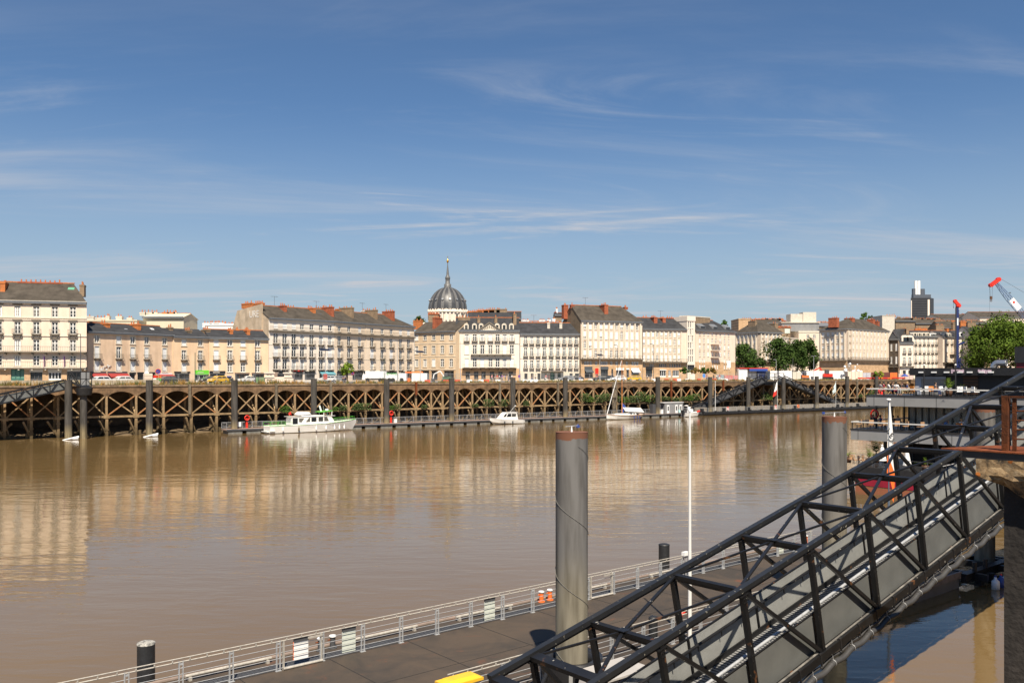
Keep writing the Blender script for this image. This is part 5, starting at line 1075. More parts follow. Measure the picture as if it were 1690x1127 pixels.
# ------------------------------------------------------------------ dark tower
Yt = 1200; s_ = Yt / FPX; x = lambda p: (p - CX) * s_; zt_ = lambda py: zat(py, Yt)
t = thing('office_tower', 'dark grey office tower with white chimneys on its flat top on the skyline', 'tower', (x(1521), Yt, ST))
m = MB(); kx = 1 + 22 / Yt; m.extr([(x(1503), Yt, ST), (x(1536.5), Yt, ST), (x(1540.5) * 1.01, Yt + 11, ST), (x(1538) * kx, Yt + 22, ST), (x(1506) * kx, Yt + 22, ST)], (0, 0, zt_(491.5) - ST)); part('shaft', m, mat('tower_glass', (.040, .041, .046), .5, var=.2, vscale=.1), t)
m = MB(); m.box(x(1503.3), x(1504.5), Yt - .6, Yt, ST, zt_(496)); m.box(x(1530.8), x(1534), Yt - .6, Yt, ST, zt_(494.5)); part('white_band', m, M_white, t)
m = MB()
for k in range(34): z = zt_(493) - k * 3.3; m.box(x(1505.2), x(1530.6), Yt - .25, Yt - .02, z - .5, z)
part('floor_line', m, M_blk, t)
m = MB(); m.box(x(1508), x(1537), Yt + 1, Yt + 7, zt_(491.5), zt_(486)); m.box(x(1508), x(1512), Yt + 2, Yt + 6, zt_(486), zt_(476)); m.cyl((x(1525.5), Yt + 8, zt_(486)), (x(1525.5), Yt + 8, zt_(476.2)), 5.2 * s_, 5.0 * s_, 20); part('crown', m, mat('tower_crown', (.085, .095, .115), .4), t)
m = MB()
for p in (1513.5, 1518.5): m.cyl((x(p), Yt + 4, zt_(486)), (x(p), Yt + 4, zt_(463)), 2.5 * s_, 2.4 * s_, 14)
part('flue', m, M_wp, t)
# ------------------------------------------------------------------ near pontoon
DK = .80
M_deck = mat('worn_black_deck', (.050, .040, .033), .8, col2=(.085, .045, .028), vscale=.35, bump=.15, bscale=30)
def deck_mat():
    m = bpy.data.materials.new('pontoon_deck_near'); m.use_nodes = True; t = m.node_tree; n = t.nodes; l = t.links; b = n['Principled BSDF']; b.inputs['Roughness'].default_value = .75
    tco = n.new('ShaderNodeTexCoord')
    def nz(sc, lo, hi, sx=1):
        mp = n.new('ShaderNodeMapping'); mp.inputs['Scale'].default_value = (sx, 1, 1); l.new(tco.outputs['Object'], mp.inputs[0])
        q = n.new('ShaderNodeTexNoise'); q.inputs['Scale'].default_value = sc; q.inputs['Detail'].default_value = 9; q.inputs['Roughness'].default_value = .65; q.inputs['Distortion'].default_value = .8; l.new(mp.outputs[0], q.inputs[0])
        r_ = n.new('ShaderNodeMapRange'); r_.inputs[1].default_value = lo; r_.inputs[2].default_value = hi; l.new(q.outputs[0], r_.inputs[0]); return r_.outputs[0]
    def mx(f, a, c):
        q = n.new('ShaderNodeMix'); q.data_type = 'RGBA'; l.new(f, q.inputs[0]); 
        if isinstance(a, tuple): q.inputs[6].default_value = (*a, 1)
        else: l.new(a, q.inputs[6])
        q.inputs[7].default_value = (*c, 1); return q.outputs[2]
    c = mx(nz(.5, .38, .62), (.044, .035, .027), (.075, .054, .037)); c = mx(nz(.9, .60, .74, .5), c, (.135, .052, .026)); c = mx(nz(3.5, .70, .78), c, (.16, .12, .08)); c = mx(nz(1.6, .66, .8), c, (.028, .03, .033))
    l.new(c, b.inputs['Base Color'])
    q = n.new('ShaderNodeTexNoise'); q.inputs['Scale'].default_value = 40; l.new(tco.outputs['Object'], q.inputs[0]); bp = n.new('ShaderNodeBump'); bp.inputs['Strength'].default_value = .3; bp.inputs['Distance'].default_value = .01; l.new(q.outputs[0], bp.inputs['Height']); l.new(bp.outputs[0], b.inputs['Normal']); return m
M_deckn = deck_mat()
M_hull = mat('pontoon_hull', (.27, .25, .23), .6, var=.25, vscale=.8, streak=.25)
t = thing('near_pontoon', 'wide dark floating pontoon with worn rusty deck in the foreground', 'pontoon', (0, 24, 0), NF)
def hull(m, s0, s1, d0, d1): m.box(s0, s1, d0, d1, -.4, DK - .02)
m = MB(); m.box(-40, 46.2, 19.9, 29.5, -.4, DK - .03); m.box(-40, 22, 12.4, 19.9, -.4, DK - .03); part('hull', m, M_hull, t)
m = MB(); m.box(-40, 46.2, 19.9, 29.5, DK - .03, DK); m.box(-40, 22, 12.4, 19.9, DK - .03, DK); part('deck', m, M_deckn, t)
m = MB(); m.box(-40, 46.2, 28.16, 28.62, DK + .001, DK + .02)
s = -12.0
while s < 46: m.box(s, s + .05, 28.16, 28.62, DK + .02, DK + .035); s += .16
part('drain_grating', m, M_dgrey, t)
m = MB(); s = -14.6
while s < 46: m.box(s, s + .035, 21.6, 28.1, DK + .001, DK + .006); s += 3.28
m.box(-40, 46, 24.78, 24.81, DK + .001, DK + .005); part('plate_joint', m, mat('joint_black', (.02, .018, .016), .9), t)
m = MB(); m.box(-40, 46.3, 29.5, 29.62, .35, DK + .05); m.box(22, 46.3, 19.8, 19.9, .5, DK + .04); part('rubbing_strake', m, mat('edge_timber', (.30, .23, .19), .8, var=.3, vscale=2), t)
# mooring pipe lying along the edge
for s0 in (-8, 1.2, 4.5, 10.2, 16.3, 21.2, 27, 33): m = MB(); m.cyl((s0, 29.1, DK + .16), (s0 + 3.0, 29.1, DK + .16), .055, .055, 8); m.box(s0 + .1, s0 + .2, 29.0, 29.2, DK, DK + .12); m.box(s0 + 2.8, s0 + 2.9, 29.0, 29.2, DK, DK + .12); part('toe_rail', m, M_gal2, t)
def railing(name, label, d, posts, s0, s1, face, gates=()):
    r_ = thing(name, label, 'railing', (s0, d, DK), NF)
    for s in posts:
        m = MB()
        for q in (-.075, .045): m.box(s + q, s + q + .03, d - .035, d + .035, DK, DK + 1.02)
        m.box(s - .1, s + .1, d - .06, d + .06, DK, DK + .02); m.box(s - .05, s + .05, d - .02, d + .02, DK + .9, DK + .96); part('post', m, M_gal, r_)
    m = MB(); m.cyl((s0, d - .02, DK + 1.12), (s1, d - .02, DK + 1.12), .021, .021, 8); m.cyl((s0, d, DK + 1.0), (s1, d, DK + 1.0), .024, .024, 8)
    s = s0 + .2
    while s < s1: m.box(s - .02, s + .02, d - .03, d + .0, DK + 1.02, DK + 1.10); s += .55
    part('handrail', m, M_gal2, r_)
    m = MB()
    for k, z in enumerate((.80, .61, .42, .24, .08)): m.cyl((s0, d, DK + z), (s1, d, DK + z), .0105, .0105, 6)
    part('rail', m, M_gal, r_)
    for g0, g1 in gates:
        m = MB(); m.box(g0, g0 + .05, d - .05, d + .05, DK, DK + 1.0); m.box(g1 - .05, g1, d - .05, d + .05, DK, DK + 1.0); m.cyl((g0, d - .06, DK + .05), (g1, d - .06, DK + .05), .045, .045, 8); m.box(g1 - .55, g1, d - .07, d - .03, DK + .9, DK + .96); part('gate', m, M_gal2, r_)
    return r_
pA = [11.35 + 1.64 * k for k in range(-9, 22)]
railing('railing', 'long galvanised railing along the river side of the near pontoon', 28.08, pA, pA[0], 46.0, 1, ((13.15, 14.62), (27.9, 29.3)))
gB = NF.px(738, 21.45)[0]
pB = [NF.px(830, 21.45)[0] + 1.64 * k for k in range(0, 16)]
railing('railing', 'shorter galvanised railing inside the near pontoon behind the gangway truss', 21.45, pB, gB, pB[-1] + .3, -1)
# slatted signs on the railing
def slat_sign(label, px0, px1, z0, z1, d, mt, edge=None):
    s0, s1 = NF.px(px0, d)[0], NF.px(px1, d)[0]; t = thing('slatted_sign', label, 'sign', (s0, d, DK), NF)
    m = MB(); m.box(s0, s1, d + .03, d + .055, DK + z0, DK + z1 - .13); part('panel', m, mt, t)
    m = MB(); m.box(s0, s1, d + .0, d + .06, DK + z1 - .13, DK + z1); part('header', m, M_dgrey, t)
    if edge: m = MB(); m.box(s0 - .02, s0, d + .03, d + .06, DK + z0, DK + z1 - .13); part('edge', m, edge, t)
M_pgreen = mat('pale_green_board', (.58, .62, .55), .5, var=.06, vscale=3)
slat_sign('white warning board on the railing gate of the near pontoon', 485.5, 509.5, .22, .98, 28.1, M_wp, M_orange)
slat_sign('pale green board on the railing between the gate and the next posts', 565.5, 587.5, .1, .99, 28.1, M_pgreen)
slat_sign('pale green board further along the railing left of the big pile', 800.5, 817.5, .1, .99, 28.1, M_pgreen)
slat_sign('narrow pale board on the far railing seen through the gangway truss', 1283, 1294, .1, .95, 28.1, M_pgreen)
for k, (px, mt, lab) in enumerate(((529, M_dgrey, 'grey capped mooring bollard beside the railing gate'), (549, M_dgrey, 'grey capped mooring bollard right of the gate'), (893.5, M_orange, 'orange capped mooring bollard left of its pair'), (907.5, M_orange, 'orange and black capped mooring bollard next to the big pile'), (1330, M_orange, 'small capped mooring bollard seen through the upper gangway truss'))):
    d = 29.15; s, Y = NF.px(px, d); t = thing('mooring_bollard', lab, 'bollard', (s, d, DK), NF)
    m = MB(); m.cyl((s, d, DK), (s, d, DK + .42), .10, .10, 14); m.cyl((s, d, DK), (s, d, DK + .03), .16, .16, 14); part('post', m, mt, t)
    m = MB(); m.lathe([(.0, DK + .49), (.11, DK + .485), (.135, DK + .46), (.135, DK + .42), (.10, DK + .41)], 16, (s, d)); part('cap', m, M_wp, t)
    m = MB(); m.cyl((s - .2, d, DK + .33), (s + .02, d, DK + .33), .022, .022, 6); part('cross_pin', m, M_orange if mt is M_orange else M_rust, t)
# small black piles
M_bp = mat('black_pile', (.022, .023, .025), .5, var=.4, vscale=3, bump=.1)
def guano(): return mat('guano_cap', (.55, .53, .48), .9, col2=(.06, .06, .06), vscale=9)
for px, yt, d, lab, gp in ((241, 1060, 30.0, 'short black pile with white stained top at the lower left', 1), (1096, 898, 30.0, 'short black pile behind the railing beside the tall flagpole', 0), (1078, 1018, 22.2, 'black stump inside the pontoon seen through the gangway truss', 0)):
    s, Y = NF.px(px, d); zt = zat(yt, Y); t = thing('short_pile', lab, 'pile', (s, d, 0), NF); r_ = .28 if d > 25 else .17
    m = MB(); m.cyl((s, d, -1.5 if d > 25 else DK), (s, d, zt), r_, r_, 20); part('shaft', m, M_bp, t)
    m = MB(); m.lathe([(0, zt + .05), (r_ * .7, zt + .04), (r_ + .01, zt + .0), (r_ + .01, zt - .05)], 20, (s, d)); part('cap', m, guano() if gp else M_bp, t)
# big steel piles
PM = pile_mat('near_pile_steel', 9.02, True, 4.3, (.150, .144, .138), (.215, .195, .150))
for px, lab, wind in ((943.5, 'tall grey steel pile with rusty top standing left of the gangway', 1), (1377, 'tall grey steel pile with rusty top behind the gangway truss', 1), (1625, 'tall grey steel pile beyond the upper gangway, nearest the right edge', 0)):
    d = 20.6; s, Y = NF.px(px, d); zt = 9.02; t = thing('mooring_pile', lab, 'pile', (s, d, 0), NF, 'large grey piles of the near pontoon')
    m = MB(); m.cyl((s, d, -2), (s, d, zt), .52, .52, 40, True); m.cyl((s, d, zt), (s, d, zt + .012), .525, .525, 40); part('shaft', m, PM, t)
    m = MB(); pts = [(s + .535 * math.cos(a), d + .535 * math.sin(a), zt - .42 - k * .093) for k in range(76) for a in [math.radians(250 + k * 14)]]; m.tube(pts, .007, 5); part('rope', m, mat('grey_rope', (.20, .19, .17), .9), t)
    if wind:
        u2 = NF
        m = MB(); m.cyl((s, d, zt), (s, d, zt + .14), .035, .02, 8); m.cyl((s, d, zt + .14), (s, d, zt + .2), .018, .018, 8); part('stub', m, M_wp, t)
        m = MB(); q = .25 if px < 1000 else .75; m.beam((s - q, d + .1 * q, zt + .19), (s + q, d - .1 * q, zt + .19 + (0 if px > 1000 else .02)), .02); part('arm', m, M_gal, t)
        m = MB(); m.lathe([(0, 0), (.05, .0)], 4) if False else m.extr([(s + q - .1, d - .1 * q, zt + .19), (s + q + .02, d - .1 * q, zt + .25), (s + q + .12, d - .1 * q, zt + .16), (s + q, d - .1 * q, zt + .13)], (0, .02, 0))
        if px > 1000: m.box(s - q - .06, s - q + .06, d + .1 * q - .03, d + .1 * q + .03, zt + .14, zt + .24)
        part('blue_vane', m, M_blue, t)
# collar round the first pile
s, Y = NF.px(943.5, 20.6); t = thing('pile_collar', 'black ring guide around the foot of the nearest big pile', 'collar', (s, 20.6, DK), NF)
m = MB(); m.lathe([(.78, DK), (.78, DK + .95), (1.0, DK + 1.02), (1.0, DK + .8), (.9, DK)], 32, (s, 20.6)); m.lathe([(.78, DK + .95), (.7, DK + .95), (.7, DK + .7)], 32, (s, 20.6)); part('ring', m, M_blk, t)
m = MB()
for k in range(8): a = k * math.pi / 4; m.beam((s + .95 * math.cos(a), 20.6 + .95 * math.sin(a), DK + .9), (s + 1.5 * math.cos(a), 20.6 + 1.5 * math.sin(a), DK), .12, .05)
part('rib', m, M_blk, t)
# white flagpole on the pontoon
s, Y = NF.px(1138.5, 21.3); t = thing('flagpole', 'tall bare white flagpole rising from the near pontoon behind the gangway', 'flagpole', (s, 21.3, DK), NF)
zt = zat(681, Y); m = MB(); m.cyl((s, 21.3, DK), (s, 21.3, 4.2), .078, .066, 14); m.cyl((s, 21.3, 4.2), (s, 21.3, zt), .062, .034, 14); part('pole', m, mat('pole_white', (.70, .70, .68), .35), t)
m = MB(); m.cyl((s, 21.3, DK), (s, 21.3, DK + .08), .17, .15, 14); part('base', m, M_gal, t)
m = MB(); m.lathe([(0, zt + .16), (.05, zt + .12), (.06, zt + .05), (.035, zt)], 10, (s, 21.3)); part('finial', m, M_wp, t)
s, Y = NF.px(1132, 28.0); t = thing('deck_lamp', 'small white lamp head on the railing beside the flagpole', 'lamp', (s, 28.0, DK), NF)
m = MB(); m.cyl((s, 28, DK), (s, 28, DK + 1.15), .03, .03, 8); part('post', m, M_gal, t); m = MB(); m.box(s - .22, s + .14, 27.9, 28.1, DK + 1.12, DK + 1.3); part('head', m, M_wp, t)
# red lifebuoy near the flagpole
s, Y = NF.px(1123, 21.9); t = thing('lifebuoy', 'red lifebuoy leaning on the inner railing left of the flagpole', 'lifebuoy', (s, 21.9, DK), NF)
m = MB(); m.torus((s, 21.7, DK + .72), (0, 1, .1), .3, .075, 24, 8); part('ring', m, M_red, t)
m = MB(); m.cyl((s + .36, 21.75, DK), (s + .36, 21.75, DK + 1.1), .03, .03, 6); part('bracket', m, M_gal, t)
# yellow chest bottom centre
s0, s1 = 15.35, 17.0; d0 = 20.75
t = thing('deck_chest', 'white deck chest with bright yellow lid at the bottom edge beside the gangway foot', 'chest', (s0, d0, DK), NF)
s, Y = NF.px(757, 20.9); s0, s1, d0, d1 = s - .68, s + .62, 20.5, 21.15
m = MB(); m.box(s0 + .05, s1 - .05, d0 + .05, d1 - .05, DK, DK + 1.08); part('body', m, M_wp, t)
m = MB(); m.box(s0, s1, d0, d1, DK + 1.08, DK + 1.16); m.hexa([(s0 + .06, d0 + .06, DK + 1.16), (s1 - .06, d0 + .06, DK + 1.16), (s1 - .06, d1 - .06, DK + 1.16), (s0 + .06, d1 - .06, DK + 1.16), (s0 + .2, d0 + .16, DK + 1.24), (s1 - .2, d0 + .16, DK + 1.24), (s1 - .2, d1 - .16, DK + 1.24), (s0 + .2, d1 - .16, DK + 1.24)]); part('lid', m, M_yel, t)
# grey locker behind the truss
s, Y = NF.px(1012, 18.9); t = thing('deck_locker', 'pale grey sloping locker on the pontoon seen through the lower gangway truss', 'locker', (s, 18.9, DK), NF)
m = MB(); m.hexa([(s - 1.0, 18.2, DK), (s + 1.3, 18.2, DK), (s + 1.3, 19.6, DK), (s - 1.0, 19.6, DK), (s - .8, 18.4, DK + .9), (s + 1.0, 18.4, DK + .9), (s + 1.0, 19.5, DK + .9), (s - .8, 19.5, DK + .9)]); part('body', m, mat('locker_grey', (.36, .34, .33), .6, var=.15, vscale=2), t)
m = MB(); m.box(s - .9, s + 1.1, 18.3, 19.6, DK + .9, DK + .96); part('lid', m, mat('locker_lid', (.42, .40, .38), .6, var=.1, vscale=2), t)
# pile guide and debris by the third pile
s3, Y3 = NF.px(1625, 20.6); t = thing('pile_guide', 'black steel bracket joining the pontoon end to the third big pile', 'bracket', (46.2, 20.6, DK), NF)
m = MB()
for d in (19.7, 21.5): m.box(46.2, s3 + 1.4, d - .12, d + .12, .35, .7); m.box(46.2, s3 + 1.4, d - .2, d + .2, .70, .75); m.box(46.2, s3 + 1.4, d - .2, d + .2, .3, .35)
for s in (47.2, s3 - .8, s3 + .8, s3 + 1.4): m.box(s - .12, s + .12, 18.9, 21.8, .36, .68)
for s in (47.3, 48.6): m.cyl((s, 19.6, .7), (s, 19.6, 1.2), .12, .12, 8); m.box(s - .2, s + .2, 19.2, 19.5, .1, .5)
part('beam', m, M_blk, t)
for k, (mt, ds, lab) in enumerate(((M_wp, 0.0, 'white plastic jerrycan floating beside the pile guide'), (M_blue, .55, 'blue plastic drum floating beside the pile guide'), (M_wp, 1.0, 'smaller white bottle floating at the foot of the timber pile'))):
    s, Y = NF.px(1643 + 9 * k, 18.6); t = thing('floating_container', lab, 'container', (s, 18.6, 0), NF)
    m = MB(); m.lathe([(0, .62), (.06, .6), (.07, .5), (.19, .4), (.2, -.1), (0, -.12)], 12, (s, 18.6)); part('body', m, mt, t); m = MB(); m.cyl((s, 18.6, .6), (s, 18.6, .68), .05, .05, 8); part('lid', m, M_red if k else M_blue, t)

# ------------------------------------------------------------------ gangway
GD0, GD1, GH = 13.4, 15.66, 3.19
zt0 = lambda s: 5.45 + .2265 * (s - 18.7)
SL = math.atan(.2265); up = Vector((-math.sin(SL), 0, math.cos(SL))); al = Vector((math.cos(SL), 0, math.sin(SL)))
nodes = [12.45, 13.62, 15.55] + [18.7 + 3.09 * k for k in range(0, 12)]
M_chord = mat('chord_paint', (.020, .021, .023), .38, var=.25, vscale=1.5, bump=.04); speck(M_chord, .68, (.34, .32, .26), 9)
G = thing('gangway', 'black steel truss gangway rising to the right across the foreground', 'gangway', (12.45, GD0, DK), NF)
S0, S1 = nodes[0], nodes[-1]
top = lambda s, d: Vector((s, d, zt0(s))); bot = lambda s, d: top(s, d) - up * GH
for nm, d in (('near_top_chord', GD0), ('far_top_chord', GD1)):
    m = MB(); m.beam(top(S0 - .1, d), top(S1, d), .165, .125, up); m.beam(top(S0 - .1, d) - up * .10, top(S1, d) - up * .10, .08, .07, up)
    part(nm, m, M_chord, G)
for nm, d in (('near_bottom_chord', GD0), ('far_bottom_chord', GD1)):
    m = MB(); m.beam(bot(S0, d), bot(S1, d), .22, .24, up); part(nm, m, M_gyp, G)
    m = MB(); m.beam(bot(S0, d) + up * .125 + Vector((0, .02, 0)), bot(S1, d) + up * .125 + Vector((0, .02, 0)), .06, .012, up); part('drip_strip', m, mat('worn_strip', (.26, .245, .22), .7, col2=(.05, .045, .04), vscale=2.2), G)
for d in (GD0, GD1):
    for i, s in enumerate(nodes):
        m = MB(); m.beam(top(s, d) - up * .085, bot(s, d) + up * .12, .13 if i else .2, .14, (0, 1, 0))
        m.box(0, 0, 0, 0, 0, 0) if False else None
        a = top(s, d) - up * .16; m.beam(a - al * .16, a + al * .16, .17, .03, up)
        for hb in (.1, .2, 1.25, 1.4, GH - .35, GH - .25): p_ = bot(s, d) + up * hb; [m.cyl(p_ + Vector((0, sg * .07, 0)) + al * q_, p_ + Vector((0, sg * .09, 0)) + al * q_, .014, .014, 6) for sg in (-1, 1) for q_ in (-.035, .035)]
        part('post', m, M_gyp, G)
        if i + 1 < len(nodes) and i >= 2 or i == 1: 
            m = MB(); m.beam(top(s, d) - up * .14 + al * .1, bot(nodes[i + 1], d) + up * .14 - al * .1, .10, .11, (0, 1, 0)); part('diagonal', m, M_gyp, G)
for i, s in enumerate(nodes):
    m = MB(); y0, y1 = GD0 + .1, GD1 - .1; z = zt0(s) - .04; a = Vector((s, y0, z)); b_ = Vector((s, y1, z)); m.beam(a, b_, .13 if i > 1 else .26, .11, up); m.beam(a - up * .1, b_ - up * .1, .05, .08, up); part('cross_beam', m, M_gyp, G)
    m = MB(); m.beam(Vector((s, y0, bot(s, 0).z)) + Vector((bot(s, 0).x - s, 0, 0)), Vector((s, y1, bot(s, 0).z)) + Vector((bot(s, 0).x - s, 0, 0)), .18, .2, up); part('floor_beam', m, M_gyp, G)
gm = (GD0 + GD1) / 2
base_i = 3   # node 18.7
for k in range(-1, 12, 2):
    i = base_i + k
    if i + 1 >= len(nodes) or i < 1: continue
    c = Vector((nodes[i], gm, zt0(nodes[i]) - .02))
    for j, d in ((i - 1, GD1), (i - 1, GD0), (i + 1, GD0), (i + 1, GD1)):
        m = MB(); e = Vector((nodes[j], d + (.1 if d == GD0 else -.1), zt0(nodes[j]) - .03)); m.beam(c, e, .055 if (j < i) == (d == GD1) else .09, .05, up); part('top_brace', m, M_gyp, G)
    m = MB(); m.box(c.x - .14, c.x + .14, c.y - .14, c.y + .14, c.z + .03, c.z + .05); part('gusset', m, M_gyp, G)
# infill panels, walkway and handrails
def strip(m, s0, s1, d0, d1, h0, h1, mi=0):
    P = lambda s, d, h: bot(s, d) + up * h
    m.hexa([P(s0, d0, h0), P(s1, d0, h0), P(s1, d1, h0), P(s0, d1, h0), P(s0, d0, h1), P(s1, d0, h1), P(s1, d1, h1), P(s0, d1, h1)], mi)
for i, s in enumerate(nodes[:-1]):
    e = nodes[i + 1]; mid = (s + e) / 2
    for d, nm, h0, h1 in ((GD0 + .17, 'near_panel', -.02, 1.16), (GD1 - .2, 'far_panel', -.02, 1.32)):
        m = MB(); strip(m, s + .03, e - .05, d, d + .02, h0, h1); part(nm, m, M_pan if d < 14 else M_pan2, G)
        m = MB(); 
        for q in (s + .02, ) + ((mid,) if False else ()): strip(m, q - .03, q + .03, d - .02, d + .04, h0 - .02, h1 + .02)
        strip(m, s, e, d - .015, d + .035, h1, h1 + .03); strip(m, s, e, d - .015, d + .035, h0 - .04, h0); part('panel_frame', m, M_gyp, G)
m = MB(); strip(m, S0, S1, GD0 + .26, GD1 - .24, .12, .17); part('walkway', m, M_tread, G)
m = MB(); s = S0
while s < S1: strip(m, s, s + .03, GD0 + .27, GD1 - .25, .17, .185); s += .12
part('walkway_tread', m, M_dgrey, G)
for d, h in ((GD0 + .28, 1.24), (GD1 - .33, 1.08)):
    m = MB(); a = bot(S0, d) + up * h; b_ = bot(S1, d) + up * h; m.cyl(a, b_, .045, .045, 12); 
    if d < 14: m.cyl(a - up * .16 + Vector((0, -.06, 0)), b_ - up * .16 + Vector((0, -.06, 0)), .05, .05, 10)
    s = S0 + .3
    while s < S1: p = bot(s, d) + up * (h - .05); m.beam(p, p - up * .13, .03); s += 1.03
    part('handrail', m, M_gal if d < 14 else M_gyp, G)
m = MB(); strip(m, S0, S1, GD0 + .26, GD0 + .30, .19, .42); strip(m, S0, S1, GD1 - .3, GD1 - .26, .19, .35); part('kerb', m, M_gyp, G)
# hinged foot
m = MB(); b0 = bot(S0, GD0); m.box(S0 - .4, S0 + .6, GD0 - .1, GD1 + .1, DK + .02, DK + .25); m.cyl((S0, GD0 - .1, DK + .3), (S0, GD1 + .1, DK + .3), .14, .14, 12); part('foot', m, M_blk, G)
# hose bundle hanging below
H_ = thing('cable_hose', 'thick grey hose strapped below the near bottom edge of the gangway', 'hose', (S0, GD0 - .2, 2), NF)
m = MB(); pts = []; s = 17.0
while s < S1 - 1:
    f_ = ((s - 17) % 1.03) / 1.03; p = bot(s, GD0 - .06) - up * (.42 + .035 * (1 - math.cos(2 * math.pi * f_))); pts.append(p); s += .103
for a_, b_ in zip(pts, pts[1:]): m.cyl(a_, b_, .085, .085, 12, False)
pts2 = [p + up * .17 + Vector((0, .05, 0)) for p in pts]; m.tube(pts2[::3], .04, 8); part('hose', m, mat('grey_hose', (.055, .054, .054), .5, var=.2, vscale=4), H_)
s = 17.0
while s < S1 - 1:
    m = MB(); p = bot(s, GD0 - .06) - up * .42; m.torus(p, al, .096, .009, 14, 5); m.beam(p + up * .09, p + up * .3, .018); part('strap', m, M_gal, H_)
    m = MB(); p = bot(s + .4, GD0 - .1) + up * .14; m.beam(p, p - up * .36, .04); m.beam(p - al * .05, p + al * .05, .05); part('hanger', m, M_blk, H_); s += 1.03

# ------------------------------------------------------------------ timber and concrete jetty on the right
def jetty_mat():
    m = bpy.data.materials.new('lichen_concrete'); m.use_nodes = True; t = m.node_tree; n = t.nodes; l = t.links; b = n['Principled BSDF']; b.inputs['Roughness'].default_value = .92
    tco = n.new('ShaderNodeTexCoord'); q = n.new('ShaderNodeTexNoise'); q.inputs['Scale'].default_value = 3; q.inputs['Detail'].default_value = 12; q.inputs['Roughness'].default_value = .7; l.new(tco.outputs['Object'], q.inputs[0])
    c = n.new('ShaderNodeValToRGB'); e = c.color_ramp.elements; e[0].position = .36; e[0].color = (.035, .03, .024, 1); e[1].position = .5; e[1].color = (.26, .17, .085, 1); x = e.new(.60); x.color = (.36, .26, .15, 1); x = e.new(.72); x.color = (.55, .48, .38, 1); l.new(q.outputs[0], c.inputs[0])
    v = n.new('ShaderNodeTexVoronoi'); v.inputs['Scale'].default_value = 2.3; l.new(tco.outputs['Object'], v.inputs[0]); lt = n.new('ShaderNodeMath'); lt.operation = 'LESS_THAN'; lt.inputs[1].default_value = .14; l.new(v.outputs[0], lt.inputs[0])
    mx = n.new('ShaderNodeMix'); mx.data_type = 'RGBA'; l.new(lt.outputs[0], mx.inputs[0]); l.new(c.outputs[0], mx.inputs[6]); mx.inputs[7].default_value = (.42, .13, .02, 1); l.new(mx.outputs[2], b.inputs['Base Color'])
    bp = n.new('ShaderNodeBump'); bp.inputs['Strength'].default_value = .7; bp.inputs['Distance'].default_value = .06; l.new(q.outputs[0], bp.inputs['Height']); l.new(bp.outputs[0], b.inputs['Normal']); return m
sj, Yj = NF.px(1611, 9.5)
J = thing('concrete_jetty', 'old lichen spotted concrete jetty head on dark timber piles at the right edge', 'jetty', (sj, 9.5, 0), NF)
T = lambda py: zat(py, Yj); zt = T(757); z1 = T(789)
r = random.Random(4); rings = []
n_ = 26; front = []
for k in range(n_ + 1):
    d = 9.5 - 7.4 * k / n_; f_ = k / n_
    lo = z1 - min(1.0, max(0, (f_ - .02) * 4.5)) * .95 + r.uniform(-.06, .06)
    front.append([(sj + r.uniform(-.03, .03), d, zt), (sj + r.uniform(-.04, .04), d, zt - .18), (sj + r.uniform(-.04, .04), d, z1 + .12 + r.uniform(-.03, .03)), (sj + .07 + r.uniform(-.10, .10), d, z1 + r.uniform(-.05, .05)), (sj + .35 + r.uniform(-.05, .1), d, lo), (sj + 3.4, d, lo), (sj + 3.4, d, zt)])
m = MB(); m.loft(front, sm=False); part('slab', m, jetty_mat(), J)
M_dw = mat('black_timber', (.042, .036, .032), .95, var=.5, vscale=2, bump=.8, bscale=6, streak=.5)
s2, Y2 = NF.px(1652, 9.0)
def dj(px, s):   # offset d where pixel column px crosses the line s = const
    r_ = (px - CX) / FPX; u, n = NF.u, NF.n; return s * (u.x - r_ * u.y) / (r_ * n.y - n.x)
DP = dj(1657, sj + .5)
for k, (ds, dd, w) in enumerate(((0.15, -.0, .66), (.25, -.78, .62), (.9, -1.7, .6), (1.9, -.2, .5))):
    m = MB(); a, b2 = sj + ds + .35, DP + dd; m.box(a, a + w, b2 - w, b2, -2, z1 - .1); 
    if k == 0: m.box(a - .06, a + w + .1, b2 - w - .1, b2 + .06, 2.7, 2.95)
    part('timber_pile', m, M_dw, J)
m = MB(); m.box(sj + .36, sj + 1.2, DP - 2.2, DP - .25, 1.5, 2.4); part('pile_shoe', m, mat('mossy_block', (.10, .085, .055), .95, var=.5, vscale=4, bump=.6), J)
m = MB(); m.box(sj + .40, sj + 3, DP - 2.6, DP - .1, 2.75, 2.95); part('waling', m, M_rust, J)
# rust plate, beam and railing on top
sp_, Yp = NF.px(1592, 10.0)
m = MB(); m.box(sj + .03, sj + 2.4, 3.5, 9.85, zt + .01, zt + .2); part('steel_beam', m, M_blk, J)
m = MB(); zp = zt + .22; m.slab([(sj - .04, 10.35, zp + .0), (sj - .0, 3.5, zp), (sj + 2.2, 3.5, zp), (sj + 2.0, 9.8, zp)], .03); part('rust_plate', m, M_rust, J)
m = MB(); dpost = NF.px(1663, 9)[0]; 
